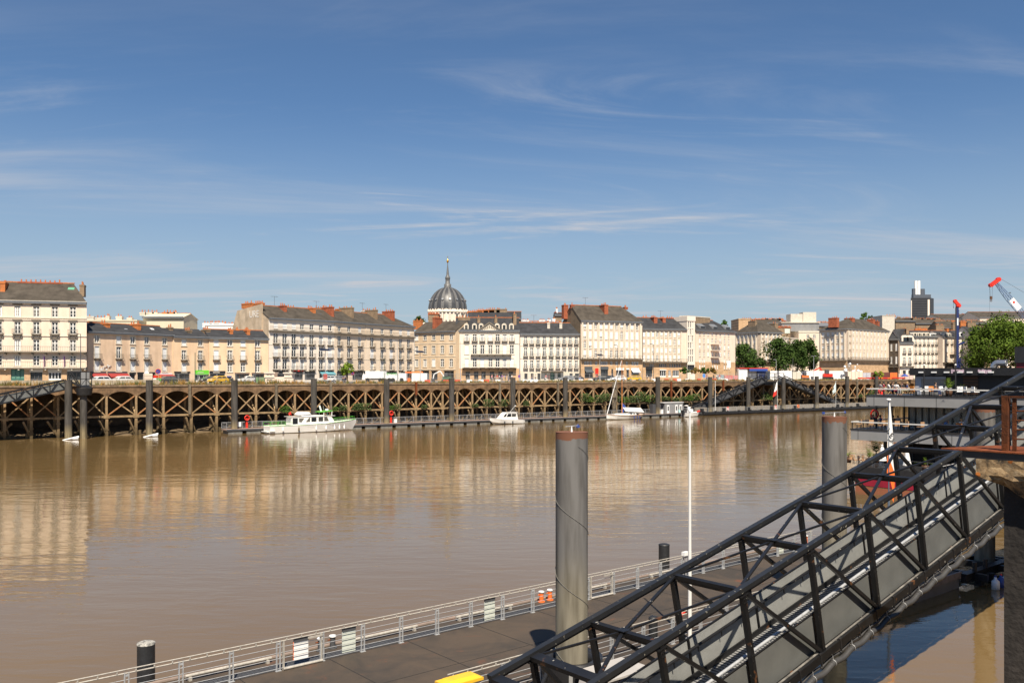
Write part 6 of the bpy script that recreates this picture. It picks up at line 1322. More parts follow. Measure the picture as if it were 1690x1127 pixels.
# post position: column 1662 over the plate
def dj(px, s):   # offset d where pixel column px crosses the line s = const
    r_ = (px - CX) / FPX; u, n = NF.u, NF.n; return s * (u.x - r_ * u.y) / (r_ * n.y - n.x)
dp = dj(1660, sj + .35); m.beam((sj + .35, dp, zp), (sj + .35, dp, zp + 1.34), .16, .14); m.beam((sj + .35, dp - .2, zp), (sj + .35, dp - .2, zp + 1.3), .05, .09); m.beam((sj + .3, dp + .08, zp + 1.34), (sj + .35, dp - 3, zp + 1.34), .05, .05)
part('rust_post', m, mat('dark_rust', (.13, .042, .016), .92, spec=.15, col2=(.055, .022, .012), vscale=4, bump=.4, bscale=25), J)
m = MB()
for k in range(4): z = zp + .3 + .23 * k; pts = [(sj + .35 + .25 * (1 - math.cos(a)) * 3, dp - .2 - 1.6 * math.sin(a), z + .03 * math.sin(a * 2)) for a in [R(q) for q in range(0, 91, 15)]]; m.tube(pts, .022, 6)
m.tube([(sj + .75, dp - .7, zp), (sj + .75, dp - .7, zp + 1.1)], .02, 6); m.tube([(sj + 1.15, dp - 1.6, zp), (sj + 1.15, dp - 1.6, zp + 1.1)], .02, 6)
part('curved_rail', m, MATS['dark_rust'], J)
m = MB(); r = random.Random(8)
for k in range(420):
    h = r.uniform(.1, .55); x, y = sj + .3 + r.uniform(-.3, .35), DP - .3 + r.uniform(-.7, .3); a = r.uniform(0, 6.28); z = .1 + .5 * r.random(); m.face([(x - .02, y, z), (x + .02, y, z), (x + .25 * math.cos(a), y + .25 * math.sin(a), z + h)])
single('weed_clump', m, M_leafy, 'bright green weeds growing at the foot of the dark timber pile', 'plant', (sj, DP - .3, 0), NF)
# ------------------------------------------------------------------ boats
def hull_mesh(st, a, d, mi=0, flip=1):
    """st: list of (x, half beam, keel z, chine half, chine z, sheer z) along the boat"""
    m = MB(); rings = []
    for x, hb, kz, cb, cz, sz in st:
        rings.append([(a + x, d - hb, sz), (a + x, d - cb, cz), (a + x, d, kz), (a + x, d + cb, cz), (a + x, d + hb, sz), (a + x, d + hb * .86, sz - .06), (a + x, d - hb * .86, sz - .06)])
    m.loft(rings, mi, sm=False); return m
def cruiser():
    a0 = FF.px(441.5, 157.6)[0]; a1 = FF.px(588, 158)[0]; Lb = a1 - a0; d = 158.1
    t = thing('motor_cruiser', 'large white motor cruiser with green rails moored at the grey pontoon', 'boat', (a0, d, 0), FF)
    st = [(0, 1.75, -.3, 1.5, .1, 1.35), (.05 * Lb, 1.95, -.4, 1.7, .1, 1.35), (.3 * Lb, 2.05, -.5, 1.8, .1, 1.4), (.6 * Lb, 2.0, -.5, 1.6, .12, 1.55), (.78 * Lb, 1.6, -.45, 1.0, .2, 1.75), (.9 * Lb, .9, -.2, .4, .3, 1.95), (.955 * Lb, .45, .15, .12, .6, 2.05), (Lb, .06, 1.5, .03, 1.7, 2.15)]
    part('hull', hull_mesh(st, a0, d), M_gelw, t)
    m = MB(); m.box(a0 - .5, a0 + .05, d - 1.5, d + 1.5, .25, .42); m.box(a0 - .05, a0 + .9, d - 1.9, d - 1.75, .4, .62); part('swim_platform', m, M_gelw, t)
    m = MB()
    for (x0, h0, k, c, e, s0), (x1, h1, _, _, _, s1) in zip(st, st[1:]):
        for sg in (-1, 1): m.beam((a0 + x0, d + sg * h0, s0 + .02), (a0 + x1, d + sg * h1, s1 + .02), .05, .05)
    part('gunwale', m, M_green, t)
    x = lambda f: a0 + Lb * f
    m = MB(); prof = [(x(.235), 1.4), (x(.235), 2.55), (x(.25), 2.9), (x(.64), 3.0), (x(.675), 2.95), (x(.70), 2.3), (x(.72), 1.75), (x(.8), 1.6)]
    m.extr([(p, d - 1.35, z) for p, z in prof] + [(x(.8), d - 1.35, 1.4)], (0, 2.7, 0)); part('cabin', m, M_gelw, t)
    m = MB(); m.box(x(.215), x(.72), d - 1.45, d + 1.45, 2.93, 3.0); m.box(x(.36), x(.60), d - .9, d + .9, 3.0, 3.12); part('coach_roof', m, M_gelw, t)
    for i, q in enumerate(([(.395, 1.95), (.44, 1.95), (.44, 2.72), (.43, 2.72)], [(.455, 1.95), (.51, 1.95), (.51, 2.74), (.455, 2.74)], [(.535, 1.98), (.585, 1.98), (.585, 2.76), (.535, 2.76)], [(.598, 2.0), (.65, 2.0), (.63, 2.76), (.598, 2.76)], [(.25, 1.6), (.305, 1.6), (.305, 2.7), (.25, 2.7)], [(.32, 2.0), (.345, 1.9), (.375, 2.65), (.32, 2.65)])):
        m = MB(); m.extr([(x(f), d - 1.39, z) for f, z in q], (0, .035, 0)); part('window', m, M_glass, t)
    m = MB(); rr = random.Random(1)
    m.loft([[(x(.30), d + q * .3, 3.35) for q in (-1, 0, 1)] + [(x(.30), d, 3.45)], [(x(.33), d - .8, 3.2), (x(.33), d, 3.15), (x(.33), d + .8, 3.2), (x(.33), d, 3.85)], [(x(.46), d - .85, 3.25), (x(.46), d, 3.15), (x(.46), d + .85, 3.25), (x(.46), d, 3.75)], [(x(.48), d - .5, 3.2), (x(.48), d, 3.15), (x(.48), d + .5, 3.2), (x(.48), d, 3.3)]]); part('tender', m, M_wp, t)
    m = MB(); m.slab([(x(.555), d - 1.2, 3.75), (x(.70), d - 1.2, 3.95), (x(.70), d + 1.2, 3.95), (x(.555), d + 1.2, 3.75)], .12); part('visor', m, M_green, t)
    m = MB()
    for sg in (-1.1, 1.1):
        m.beam((x(.60), d + sg, 3.0), (x(.60), d + sg, 3.75), .1); m.beam((x(.69), d + sg, 3.0), (x(.69), d + sg, 3.85), .1)
    m.beam((x(.595), d, 3.8), (x(.575), d, 4.9), .12, .3); m.cyl((x(.66), d, 3.95), (x(.66), d, 4.25), .35, .3, 10); m.beam((x(.64), d + .5, 3.9), (x(.63), d + .5, 4.8), .03); part('mast', m, M_wp, t)
    m = MB()
    for sg in (-1, 1):
        P = [(x(f), d + sg * hb, z) for f, hb, z in ((.70, 1.75, 2.3), (.8, 1.5, 2.4), (.9, .9, 2.55), (.97, .35, 2.7))]
        for p, q in zip(P, P[1:]): m.beam(p, q, .035)
        for p in P: m.beam(p, (p[0], p[1], p[2] - .65), .025)
        P = [(x(f), d + sg * 1.75, 2.0) for f in (0.0, .08, .16, .235)]
        for p, q in zip(P, P[1:]): m.beam(p, q, .04)
        for p in P: m.beam(p, (p[0], p[1], 1.35), .035)
    part('guard_rail', m, M_green, t)
    for f in (.13, .3, .49, .6, .7, .76, .82):
        m = MB(); m.lathe([(0, .25), (.14, .35), (.16, .6), (.14, .95), (.04, 1.05), (.04, 1.4)], 8, (x(f), d - 2.2 + (.2 if f > .65 else 0) + max(0, f - .7) * 3)); part('fender', m, M_wp if f not in (.3,) else M_conc, t)
    m = MB(); m.beam((x(.27), d, 3.0), (x(.255), d, 3.9), .03); m.face([(x(.256), d, 3.9), (x(.235), d + .1, 3.55), (x(.24), d, 3.2), (x(.262), d, 3.45)]); part('ensign', m, M_red, t)
cruiser()
def motorboat():
    a0 = FF.px(810.5, 158)[0]; a1 = FF.px(862, 158.4)[0]; Lb = a1 - a0; d = 158.5; x = lambda f: a0 + Lb * f
    t = thing('motorboat', 'small white cabin motorboat with outboard bow facing left', 'boat', (a0, d, 0), FF)
    st = [(0, .05, .9, .03, 1.0, 1.35), (.08 * Lb, .55, .2, .3, .5, 1.3), (.25 * Lb, 1.1, -.2, .8, .3, 1.15), (.6 * Lb, 1.3, -.3, 1.1, .15, .95), (.93 * Lb, 1.25, -.25, 1.1, .1, .85), (Lb, 1.1, .1, 1.0, .2, .7)]
    part('hull', hull_mesh(st, a0, d), M_gelw, t)
    m = MB(); m.extr([(x(.27), d - .95, 1.15), (x(.33), d - .95, 1.6), (x(.42), d - .95, 2.35), (x(.46), d - .95, 2.5), (x(.73), d - .95, 2.5), (x(.76), d - .95, 2.3), (x(.80), d - .95, .9), (x(.27), d - .95, .9)], (0, 1.9, 0)); part('cabin', m, M_gelw, t)
    for q in ([(.335, 1.6), (.41, 1.65), (.45, 2.25), (.40, 2.2)], [(.44, 1.6), (.58, 1.6), (.58, 2.25), (.49, 2.25)], [(.6, 1.6), (.72, 1.6), (.74, 2.2), (.6, 2.25)]):
        m = MB(); m.extr([(x(f), d - .985, z) for f, z in q], (0, .03, 0)); part('window', m, M_glass, t)
    m = MB(); m.box(x(.45), x(.78), d - 1.02, d + 1.02, 2.5, 2.57); m.beam((x(.62), d, 2.57), (x(.78), d, 3.9), .04); m.box(x(.77), x(.80), d - .1, d + .1, 3.8, 4.0); part('cabin_roof', m, M_gelw, t)
    m = MB(); P = [(x(.02), d, 1.95), (x(.12), d - .65, 1.9), (x(.27), d - 1.1, 1.75)]
    for p, q in zip(P, P[1:]): m.beam(p, q, .04)
    for p in P: m.beam(p, (p[0], p[1], 1.2), .03)
    part('bow_rail', m, M_gal, t)
    for f in (.35, .6): m = MB(); m.cyl((x(f), d - 1.35, .1), (x(f), d - 1.35, .65), .12, .12, 8); part('fender', m, M_blk, t)
motorboat()
def sailboat():
    a0 = FF.px(1002.5, 158)[0]; a1 = FF.px(1062, 158.3)[0]; Lb = a1 - a0; d = 158.3; x = lambda f: a0 + Lb * f
    t = thing('sailing_boat', 'white sailing boat with varnished mast and white boom awning', 'boat', (a0, d, 0), FF)
    st = [(0, .12, .25, .05, .4, 1.3), (.06 * Lb, .6, -.1, .35, .3, 1.22), (.2 * Lb, 1.25, -.4, .9, .2, 1.08), (.5 * Lb, 1.6, -.5, 1.2, .12, .95), (.8 * Lb, 1.2, -.2, .8, .25, .98), (.95 * Lb, .7, .5, .4, .7, 1.08), (Lb, .4, .95, .2, 1.0, 1.15)]
    part('hull', hull_mesh(st, a0, d), M_gelw, t)
    m = MB()
    for (x0, h0, *_, s0), (x1, h1, *_, s1) in zip(st, st[1:]):
        for sg in (-1, 1): m.beam((a0 + x0, d + sg * h0, s0 + .02), (a0 + x1, d + sg * h1, s1 + .02), .05, .1)
    part('toe_rail', m, mat('varnished_teak', (.38, .17, .06), .5, var=.2, vscale=3), t)
    m = MB(); m.extr([(x(.2), d - .8, 1.1), (x(.3), d - .8, 1.45), (x(.72), d - .8, 1.5), (x(.75), d - .8, 1.0), (x(.2), d - .8, 1.0)], (0, 1.6, 0)); m.box(x(.08), x(.22), d - .5, d + .5, 1.15, 1.3); part('coach_house', m, M_gelw, t)
    for f in (.60, .68): m = MB(); m.box(x(f) - .3, x(f) + .25, d - .84, d - .8, 1.2, 1.42); part('porthole', m, M_glass, t)
    zt = zat(594, FF.px(1026.5, d)[1]); xm = FF.px(1026.5, d)[0]
    m = MB(); m.cyl((xm, d, 1), (xm, d, zt), .13, .08, 10); m.beam((xm - .02, d, zt * .72), (xm + .02, d - .9, zt * .7), .05); part('mast', m, mat('spruce_mast', (.50, .20, .06), .45, var=.2, vscale=2), t)
    m = MB(); m.cyl((x(.01), d, 1.3), (xm - .15, d, zt - .2), .10, .05, 8); part('furled_jib', m, M_wp, t)
    m = MB(); m.extr([(xm + .15, d - .1, 2.9), (xm + .5, d - .5, 2.85), (x(.88), d - .6, 2.6), (x(.97), d - .7, 1.55), (xm + 1.3, d - 1.15, 1.85), (xm + .4, d - .8, 2.0)], (0, .05, 0)); m.extr([(xm + .15, d + .1, 2.9), (x(.88), d + .1, 2.6), (x(.97), d + .7, 1.55), (xm + .4, d + .8, 2.0)], (0, .05, 0)); m.slab([(xm + .3, d - .5, 2.88), (x(.88), d - .6, 2.62), (x(.88), d + .2, 2.62), (xm + .3, d + .3, 2.88)], .04); part('boom_awning', m, M_wp, t)
    m = MB(); m.loft([[(xm + .1, d - .15, 1.5), (xm + .1, d + .15, 1.5), (xm + .1, d, 4.0)], [(xm + 1.1, d - .2, 2.6), (xm + 1.1, d + .2, 2.6), (xm + 1.1, d, 3.1)]], sm=False); part('sail_cover', m, M_blue, t)
    for f in (.62, .70, .77): m = MB(); m.cyl((x(f), d - 1.62, .1), (x(f), d - 1.62, .8), .09, .09, 7); part('fender', m, M_blue, t)
    m = MB(); rad = .008
    for p, q in (((x(.99), d, 1.15), (xm, d, zt)), ((xm, d - 1.5, 1.0), (xm, d, zt * .72)), ((xm, d + 1.5, 1.0), (xm, d, zt * .72))): m.cyl(p, q, .015, .015, 4)
    part('stay', m, M_gal, t)
sailboat()
def rib():
    a0 = FF.px(1124.5, 158.6)[0]; a1 = FF.px(1152.5, 158.8)[0]; Lb = a1 - a0; d = 158.7; x = lambda f: a0 + Lb * f
    t = thing('small_motorboat', 'short white open motorboat with black outboard engine at the end of the grey pontoon', 'boat', (a0, d, 0), FF)
    st = [(.15 * Lb, 1.0, 0, .8, .15, .95), (.5 * Lb, 1.1, -.2, .9, .1, 1.0), (.85 * Lb, .9, -.1, .6, .2, 1.1), (Lb, .25, .4, .1, .6, 1.2)]
    part('hull', hull_mesh(st, a0, d), M_gelw, t)
    m = MB(); m.box(x(.02), x(.14), d - .25, d + .25, .9, 1.7); m.cyl((x(.08), d, -.3), (x(.08), d, .9), .12, .15, 8); m.box(x(.03), x(.13), d - .5, d - .3, .6, 1.3); part('outboard_engine', m, M_blk, t)
    m = MB(); m.box(x(.4), x(.62), d - .4, d + .4, 1.0, 1.9); m.hexa([(x(.38), d - .5, 1.9), (x(.4), d - .5, 1.9), (x(.4), d + .5, 1.9), (x(.38), d + .5, 1.9), (x(.46), d - .5, 2.5), (x(.48), d - .5, 2.5), (x(.48), d + .5, 2.5), (x(.46), d + .5, 2.5)]); part('console', m, M_wp, t)
    m = MB(); m.beam((x(.2), d - .8, 1), (x(.26), d - .8, 2.7), .07); m.beam((x(.2), d + .8, 1), (x(.26), d + .8, 2.7), .07); m.beam((x(.26), d - .8, 2.7), (x(.26), d + .8, 2.7), .07); part('arch', m, M_gal, t)
    m = MB(); m.lathe([(0, 2.95), (.5, 2.9), (.6, 2.72), (0, 2.7)], 10, (x(.3), d)); part('canopy', m, M_gelw, t)
    m = MB(); m.cyl((x(.86), d - .5, 1.2), (x(.98), d - .3, 1.3), .28, .28, 10); part('buoy', m, M_red, t)
rib()

# ------------------------------------------------------------------ people
def skin_obj(name, V, E, mt, sub=1):
    me = bpy.data.meshes.new(name); me.from_pydata([v[:3] for v in V], E, []); me.materials.append(mt)
    o = bpy.data.objects.new(name, me); COL.objects.link(o)
    import bmesh
    bm = bmesh.new(); bm.from_mesh(me); ly = bm.verts.layers.skin.verify(); bm.verts.ensure_lookup_table()
    for i, v in enumerate(V): r_ = v[3]; bm.verts[i][ly].radius = (r_, r_ * (v[4] if len(v) > 4 else 1))
    bm.verts[0][ly].use_root = True; bm.to_mesh(me); bm.free()
    md = o.modifiers.new('skin', 'SKIN'); md.use_smooth_shade = True; s2 = o.modifiers.new('sub', 'SUBSURF'); s2.levels = sub; s2.render_levels = sub
    return o
PROT = {}
def person_proto(pose, shirt, trouser, hair):
    key = (pose, shirt.name, trouser.name, hair.name)
    if key in PROT: return PROT[key]
    pz = .93 if pose != 'sit' else .50
    sw = .12 if pose == 'walk' else 0
    V = [(0, 0, pz, .135, .8), (0, 0, pz + .16, .125, .75), (0, 0, pz + .40, .155, .7), (0, 0, pz + .54, .06), (0, -.01, pz + .60, .055), (0, -.02, pz + .70, .092, 1.1), (0, -.02, pz + .78, .08, 1.1)]
    E = [(0, 1), (1, 2), (2, 3), (3, 4), (4, 5), (5, 6)]
    arms = []; legs = []
    for sg in (-1, 1):
        f_ = sg * sw
        i = len(V)
        if pose == 'sit': A = [(sg * .19, 0, pz + .48, .055), (sg * .25, -.08, pz + .22, .042), (sg * .16, -.32, pz + .20, .03), (sg * .13, -.40, pz + .21, .034)]
        else: A = [(sg * .19, 0, pz + .48, .055), (sg * .25, .02 + f_, pz + .20, .042), (sg * .26, -.08 + f_ * 1.5, pz - .03, .03), (sg * .25, -.12 + f_ * 1.6, pz - .12, .034)]
        V += A; E += [(2, i), (i, i + 1), (i + 1, i + 2), (i + 2, i + 3)]; arms.append(A)
        i = len(V)
        if pose == 'sit': Lg = [(sg * .10, -.05, pz - .02, .085), (sg * .12, -.45, pz + .0, .06), (sg * .12, -.48, .08, .042), (sg * .12, -.62, .035, .035)]
        else: Lg = [(sg * .10, 0, pz - .06, .085), (sg * .11, -.03 - f_, .50, .06), (sg * .11, -f_ * 2.0, .08 + abs(sw) * (.3 if sg > 0 else 0), .042), (sg * .11, -.15 - f_ * 2.0, .035, .035)]
        V += Lg; E += [(0, i), (i, i + 1), (i + 1, i + 2), (i + 2, i + 3)]; legs.append(Lg)
    root = bpy.data.objects.new('person', None); COL.objects.link(root)
    b = skin_obj('body', V, E, M_skin); b.parent = root
    g = lambda v, k: (v[0], v[1], v[2], v[3] + k, *(v[4:]))
    Vs = [g(V[1], .02), g(V[2], .022), g(V[3], .012)]; Es = [(0, 1), (1, 2)]
    for A in arms: i = len(Vs); Vs += [g(A[0], .018), g(A[1], .018)]; Es += [(1, i), (i, i + 1)]
    o = skin_obj('shirt', Vs, Es, shirt); o.parent = root
    Vt = [g(V[0], .02)]; Et = []
    for Lg in legs: i = len(Vt); Vt += [g(Lg[0], .018), g(Lg[1], .018), g(Lg[2], .016)]; Et += [(0, i), (i, i + 1), (i + 1, i + 2)]
    o = skin_obj('trousers', Vt, Et, trouser); o.parent = root
    m = MB(); c = V[5]; m.lathe([(.0, c[2] + .155), (.07, c[2] + .135), (.108, c[2] + .06), (.112, c[2] - .0), (.10, c[2] - .06)], 10, (0, .015)); o = bpy.data.objects.new('hair', m.mesh('hair', [hair])); COL.objects.link(o); o.parent = root
    root.location = (0, -500, -50); PROT[key] = root; return root
CLOTH = {n: mat('cloth_' + n, c, .9) for n, c in dict(red=(.5, .04, .04), white=(.75, .74, .72), black=(.03, .03, .035), navy=(.03, .05, .14), grey=(.25, .25, .26), pink=(.6, .25, .3), blue=(.08, .2, .5), khaki=(.3, .25, .15), purple=(.2, .08, .35), maroon=(.25, .03, .05)).items()}
HAIR = [mat('hair_brown', (.06, .03, .015), .8), mat('hair_dark', (.015, .012, .01), .8), mat('hair_blond', (.35, .22, .10), .8)]
def person(loc, rot, pose, shirt, trouser, label, hair=None, group='people on the far quay'):
    p = person_proto(pose, CLOTH[shirt], CLOTH[trouser], hair or HAIR[rng.randrange(3)])
    if not p.get('label'):
        p.location = loc; p.rotation_euler = (0, 0, rot); o = p
    else: o = copy_thing(p, loc, rot)
    tag(o, label, 'person', group); return o
PX = [(845, 'stand', 'white', 'navy', 'person in white standing left of the cluster outside the mansion'), (812, 'walk', 'pink', 'grey', 'person in pink walking below the mansion balcony'), (817, 'stand', 'black', 'black', 'person dressed all in black below the mansion balcony'), (820.5, 'stand', 'red', 'khaki', 'person in red standing below the mansion balcony'),
      (824, 'walk', 'white', 'navy', 'person in white top walking past the mansion arches'), (829, 'stand', 'purple', 'grey', 'person in purple beside the mansion doorway'), (834, 'stand', 'blue', 'khaki', 'person in blue and khaki near the right mansion arch'), (839, 'walk', 'grey', 'navy', 'person in grey walking near the mansion corner'),
      (878, 'stand', 'black', 'navy', 'person in black outside the first door of the white house'), (883.5, 'walk', 'white', 'grey', 'person in white and grey outside the white house'), (901, 'walk', 'pink', 'white', 'person in pink and white outside the white house'), (906, 'stand', 'maroon', 'maroon', 'person in dark red standing beside the green door'),
      (957, 'stand', 'black', 'blue', 'person in black and blue at the foot of the brick gable block'), (985, 'walk', 'red', 'black', 'person in red passing the red shop sign'), (1068, 'stand', 'white', 'black', 'person in white outside the dark shop'), (1073, 'stand', 'black', 'grey', 'person in black outside the dark shop'),
      (1166.5, 'stand', 'maroon', 'navy', 'person in maroon beside the blue round sign'), (1178, 'stand', 'navy', 'navy', 'worker in navy behind the building site fence'), (1183, 'walk', 'white', 'black', 'worker in white behind the building site fence'), (1187.5, 'stand', 'red', 'white', 'person in red beside the graffiti panel'), (566, 'walk', 'navy', 'black', 'person in navy passing left of the young tree'),
      (569.5, 'stand', 'grey', 'navy', 'person in grey standing under the young tree')]
for i, (px, po, s1_, t1_, lab) in enumerate(PX):
    d = 171.5 + (i % 3) * 1.3; a, Y = FF.px(px, d); person(tuple(FF.w(a, d, ST)), rng.uniform(-2, 2), po, s1_, t1_, lab)

# ------------------------------------------------------------------ vehicles on the far quay
def car(px, Y, rot, mt, label, kind='hatch', cat='car'):
    x = (px - CX) / FPX * Y; t = thing('parked_car', label, cat, (x, Y, ST), rot=R(rot), group='cars parked along the far quay'); OFF[t.name] = Vector((0, 0, 0))
    L_ = 4.2; hh = 1.48 if kind != 'suv' else 1.75
    prof = [(-2.1, .35), (-2.1, .75), (-1.95, .95), (-1.15, 1.02), (-.55, hh - .06), (.0, hh), (1.1, hh - .02), (1.75, 1.05), (2.05, .95), (2.1, .4)]
    m = MB(); rings = []
    for x_, z in prof: pass
    low = [(-2.1, .35), (-2.12, .6), (-2.02, .82), (-1.2, .98), (1.7, 1.0), (2.08, .9), (2.12, .4)]
    m.extr([(a, -.86, z) for a, z in low], (0, 1.72, 0))
    top_ = [(-1.2, .98), (-.5, hh - .06), (0, hh), (1.15, hh - .03), (1.78, 1.0)]
    bt, tp = [], []
    m.loft([[(a, s * (.83 - .15 * (z - .98) / .5), z) for a, z in top_] for s in (-1, 1)][0:1] * 0 or [[(-1.2, -.83, .98), (1.78, -.83, .98), (1.78, .83, .98), (-1.2, .83, .98)], [(-.42, -.68, hh - .05), (1.35, -.68, hh - .05), (1.35, .68, hh - .05), (-.42, .68, hh - .05)], [(-.3, -.6, hh), (1.2, -.6, hh), (1.2, .6, hh), (-.3, .6, hh)]], sm=False)
    part('body', m, mt, t)
    m = MB()
    for s in (-1, 1):
        y0, y1 = s * .835, s * .715
        m.face([(-.98, y0, 1.03), (.35, y0, 1.03), (.35, y1, hh - .12), (-.42, y1, hh - .12)]); m.face([(.43, y0, 1.03), (1.6, y0, 1.03), (1.25, y1, hh - .12), (.43, y1, hh - .12)])
    m.face([(-1.16, -.72, 1.03), (-1.16, .72, 1.03), (-.46, .6, hh - .1), (-.46, -.6, hh - .1)]); m.face([(1.80, -.72, 1.03), (1.80, .72, 1.03), (1.42, .6, hh - .1), (1.42, -.6, hh - .1)])
    part('window', m, M_glass, t)
    for wx in (-1.35, 1.3):
        for s in (-1, 1): m = MB(); m.cyl((wx, s * .72, .32), (wx, s * .9, .32), .32, .32, 14); w = part('wheel', m, M_tyre, t); m = MB(); m.cyl((wx, s * .9, .32), (wx, s * .91, .32), .19, .19, 10); part('rim', m, M_gal, w)
    for s in (-.6, .6): m = MB(); m.box(-2.14, -2.1, s - .18, s + .18, .62, .78); part('headlight', m, M_wp, t); m = MB(); m.box(2.1, 2.14, s - .15, s + .15, .65, .85); part('tail_light', m, M_red, t)
    return t
M_carw = mat('car_white', (.78, .78, .77), .2, coat=.6); M_card = mat('car_dark', (.03, .035, .04), .2, coat=.6); M_cary = mat('car_yellow', (.72, .42, .02), .25, coat=.5); M_cars = mat('car_silver', (.45, .46, .47), .25, metal=.6, coat=.5)
for px, Y, ro, mt, lab in ((164, 160.5, 56, M_carw, 'white car parked below the left wine red awning'), (200, 164, 54, M_carw, 'white car parked below the second wine red awning'), (275, 173, 50, M_card, 'dark car parked at the right end of the pink house'), (360, 183, 55, M_cary, 'yellow car parked outside the black shopfront'), (345, 184, 55, M_card, 'dark car just left of the yellow car'), (408, 192, 55, M_carw, 'white car parked left of the green stall'),
                           (386, 191, 55, M_card, 'dark car between the yellow and the white car'), (540, 205, 50, M_carw, 'white car parked below the teal awning'), (555, 208, 50, M_cars, 'silver car left of the young tree'), (950, 238, 10, M_card, 'dark car at the right corner of the white house'), (990, 240, 12, M_card, 'dark car outside the brick shopfronts'), (1020, 242, 14, M_carw, 'white car outside the pale awning shops'), (1003, 243, 14, M_card, 'second dark car outside the brick shopfronts'),
                           (935, 236, 10, M_cars, 'silver car outside the white house'), (1046, 246, 14, M_cary, 'yellow van like car near the white awning')):
    car(px, Y, ro, mt, lab)
def boxy(name, label, cat, px0, px1, yt, Y, mt, dep=2.5, z0=ST, zb=None, group=None, wheels=False, cab=None, rot=None, base=.0):
    x0, x1 = (px0 - CX) / FPX * Y, (px1 - CX) / FPX * Y; zt = zat(yt, Y); zb = (ST if zb is None else zat(zb, Y)) + base
    t = thing(name, label, cat, (x0, Y, ST), group=group)
    m = MB(); m.box(x0, x1, Y, Y + dep, zb, zt - .04); m.box(x0 + .03, x1 - .03, Y + .03, Y + dep - .03, zt - .04, zt); part('body', m, mt, t)
    m = MB(); n = max(2, int((x1 - x0) / 1.2))
    for k in range(n + 1): q = x0 + (x1 - x0) * k / n; m.box(max(x0, q - .03), min(x1, q + .03), Y - .03, Y - .002, zb + .1, zt - .1)
    m.box(x0, x1, Y - .035, Y - .003, zb, zb + .08); part('rib', m, mt if mt is M_wp else M_dgrey, t)
    if wheels:
        for q in wheels: m = MB(); x_ = x0 + (x1 - x0) * q; m.cyl((x_, Y - .05, ST + .5), (x_, Y + .25, ST + .5), .5, .5, 14); part('wheel', m, M_tyre, t)
    return t, x0, x1, zb, zt
t, x0, x1, zb, zt = boxy('lorry', 'long white lorry with slanted cab behind the quay wall', 'lorry', 603, 636, 612.3, 200, M_wp, 2.5, wheels=(.12, .75, .88), base=.9)
m = MB(); xc = (597.5 - CX) / FPX * 200; m.extr([(x0 - .02, 200, ST + .6), (xc, 200, ST + .6), (xc + .1, 200, ST + 1.6), (xc + .45, 200, zt - .3), (x0 - .02, 200, zt - .1)], (0, 2.4, 0)); c_ = part('cab', m, M_wp, t)
m = MB(); m.box(xc + .42, xc + .75, 199.96, 199.99, ST + 1.9, ST + 2.6); part('pane', m, M_glass, c_)
M_gtxt = mat('green_lettering', (.10, .42, .10), .5)
t, x0, x1, zb, zt = boxy('lorry', 'white lorry body with green company lettering behind the steel pile', 'lorry', 636.6, 656.5, 617, 201, M_wp, 2.5, wheels=(.3, .6), base=.5)
me = text_mesh('CHARIER', .62, M_gtxt, .01); inst('lettering', me, t, (1.55, -.05, 1.9), (R(90), 0, 0)); me = text_mesh('L', .7, M_gtxt, .01); inst('emblem', me, t, (.35, -.05, 1.9), (R(90), 0, 0))
boxy('lorry', 'white box lorry between the lettered lorry and the orange loader arm', 'lorry', 657.5, 670.5, 615.8, 201, M_wp, 2.5, wheels=(.4,), base=.4)
boxy('site_cabin', 'white site cabin under the orange loader arm', 'cabin', 679.5, 704.5, 615.8, 203, M_wp, 2.5)
def loader(label, px, Y, mt, arm, cabm, s=1.0, flip=1):
    x = (px - CX) / FPX * Y; t = thing('excavator', label, 'excavator', (x, Y, ST)); z = ST
    m = MB(); m.box(x - 1.6 * s, x + 1.6 * s, Y, Y + .6, z, z + .8 * s); m.box(x - 1.6 * s, x + 1.6 * s, Y + 1.6, Y + 2.2, z, z + .8 * s); part('track', m, M_blk, t)
    m = MB(); m.box(x - 1.4 * s, x + 1.4 * s, Y + .1, Y + 2.1, z + .85 * s, z + 1.8 * s); part('body', m, mt, t)
    m = MB(); m.box(x - .2 * flip * s - .6 * s, x - .2 * flip * s + .5 * s, Y, Y + 1.0, z + 1.8 * s, z + 3.0 * s); part('cab', m, cabm, t)
    m = MB(); P = [(x - .8 * flip * s, Y + 1.2, z + 1.6 * s), (x - 2.2 * flip * s, Y + 1.2, z + 3.6 * s), (x - 4.2 * flip * s, Y + 1.2, z + 2.6 * s), (x - 4.6 * flip * s, Y + 1.2, z + .7 * s)]
    for p, q in zip(P, P[1:]): m.beam(p, q, .22 * s, .32 * s)
    part('boom', m, arm, t)
    m = MB(); q = P[-1]; m.extr([(q[0] - .4, Y + .8, q[2] + .3), (q[0] + .4, Y + .8, q[2] + .3), (q[0] + .5, Y + .8, q[2] - .5), (q[0] - .3, Y + .8, q[2] - .6)], (0, .9, 0)); part('bucket', m, M_dgrey, t)
loader('green and black excavator with raised white arm below the warm stone house', 737, 206, mat('machine_green', (.06, .12, .06), .5), M_wp, M_dgrey, .72, 1)
loader('red excavator with bent arm in front of the large corner block', 1367, 292, M_red, M_red, M_dgrey, 1.1, 1)
loader('small orange and white excavator in the building site left of the red one', 1330, 288, M_orange, M_wp, M_dgrey, .8, 1)
Yq = 204; x = (671 - CX) / FPX * Yq; t = thing('loader_crane', 'orange folding loader crane arm above the white site cabin', 'crane', (x, Yq, ST))
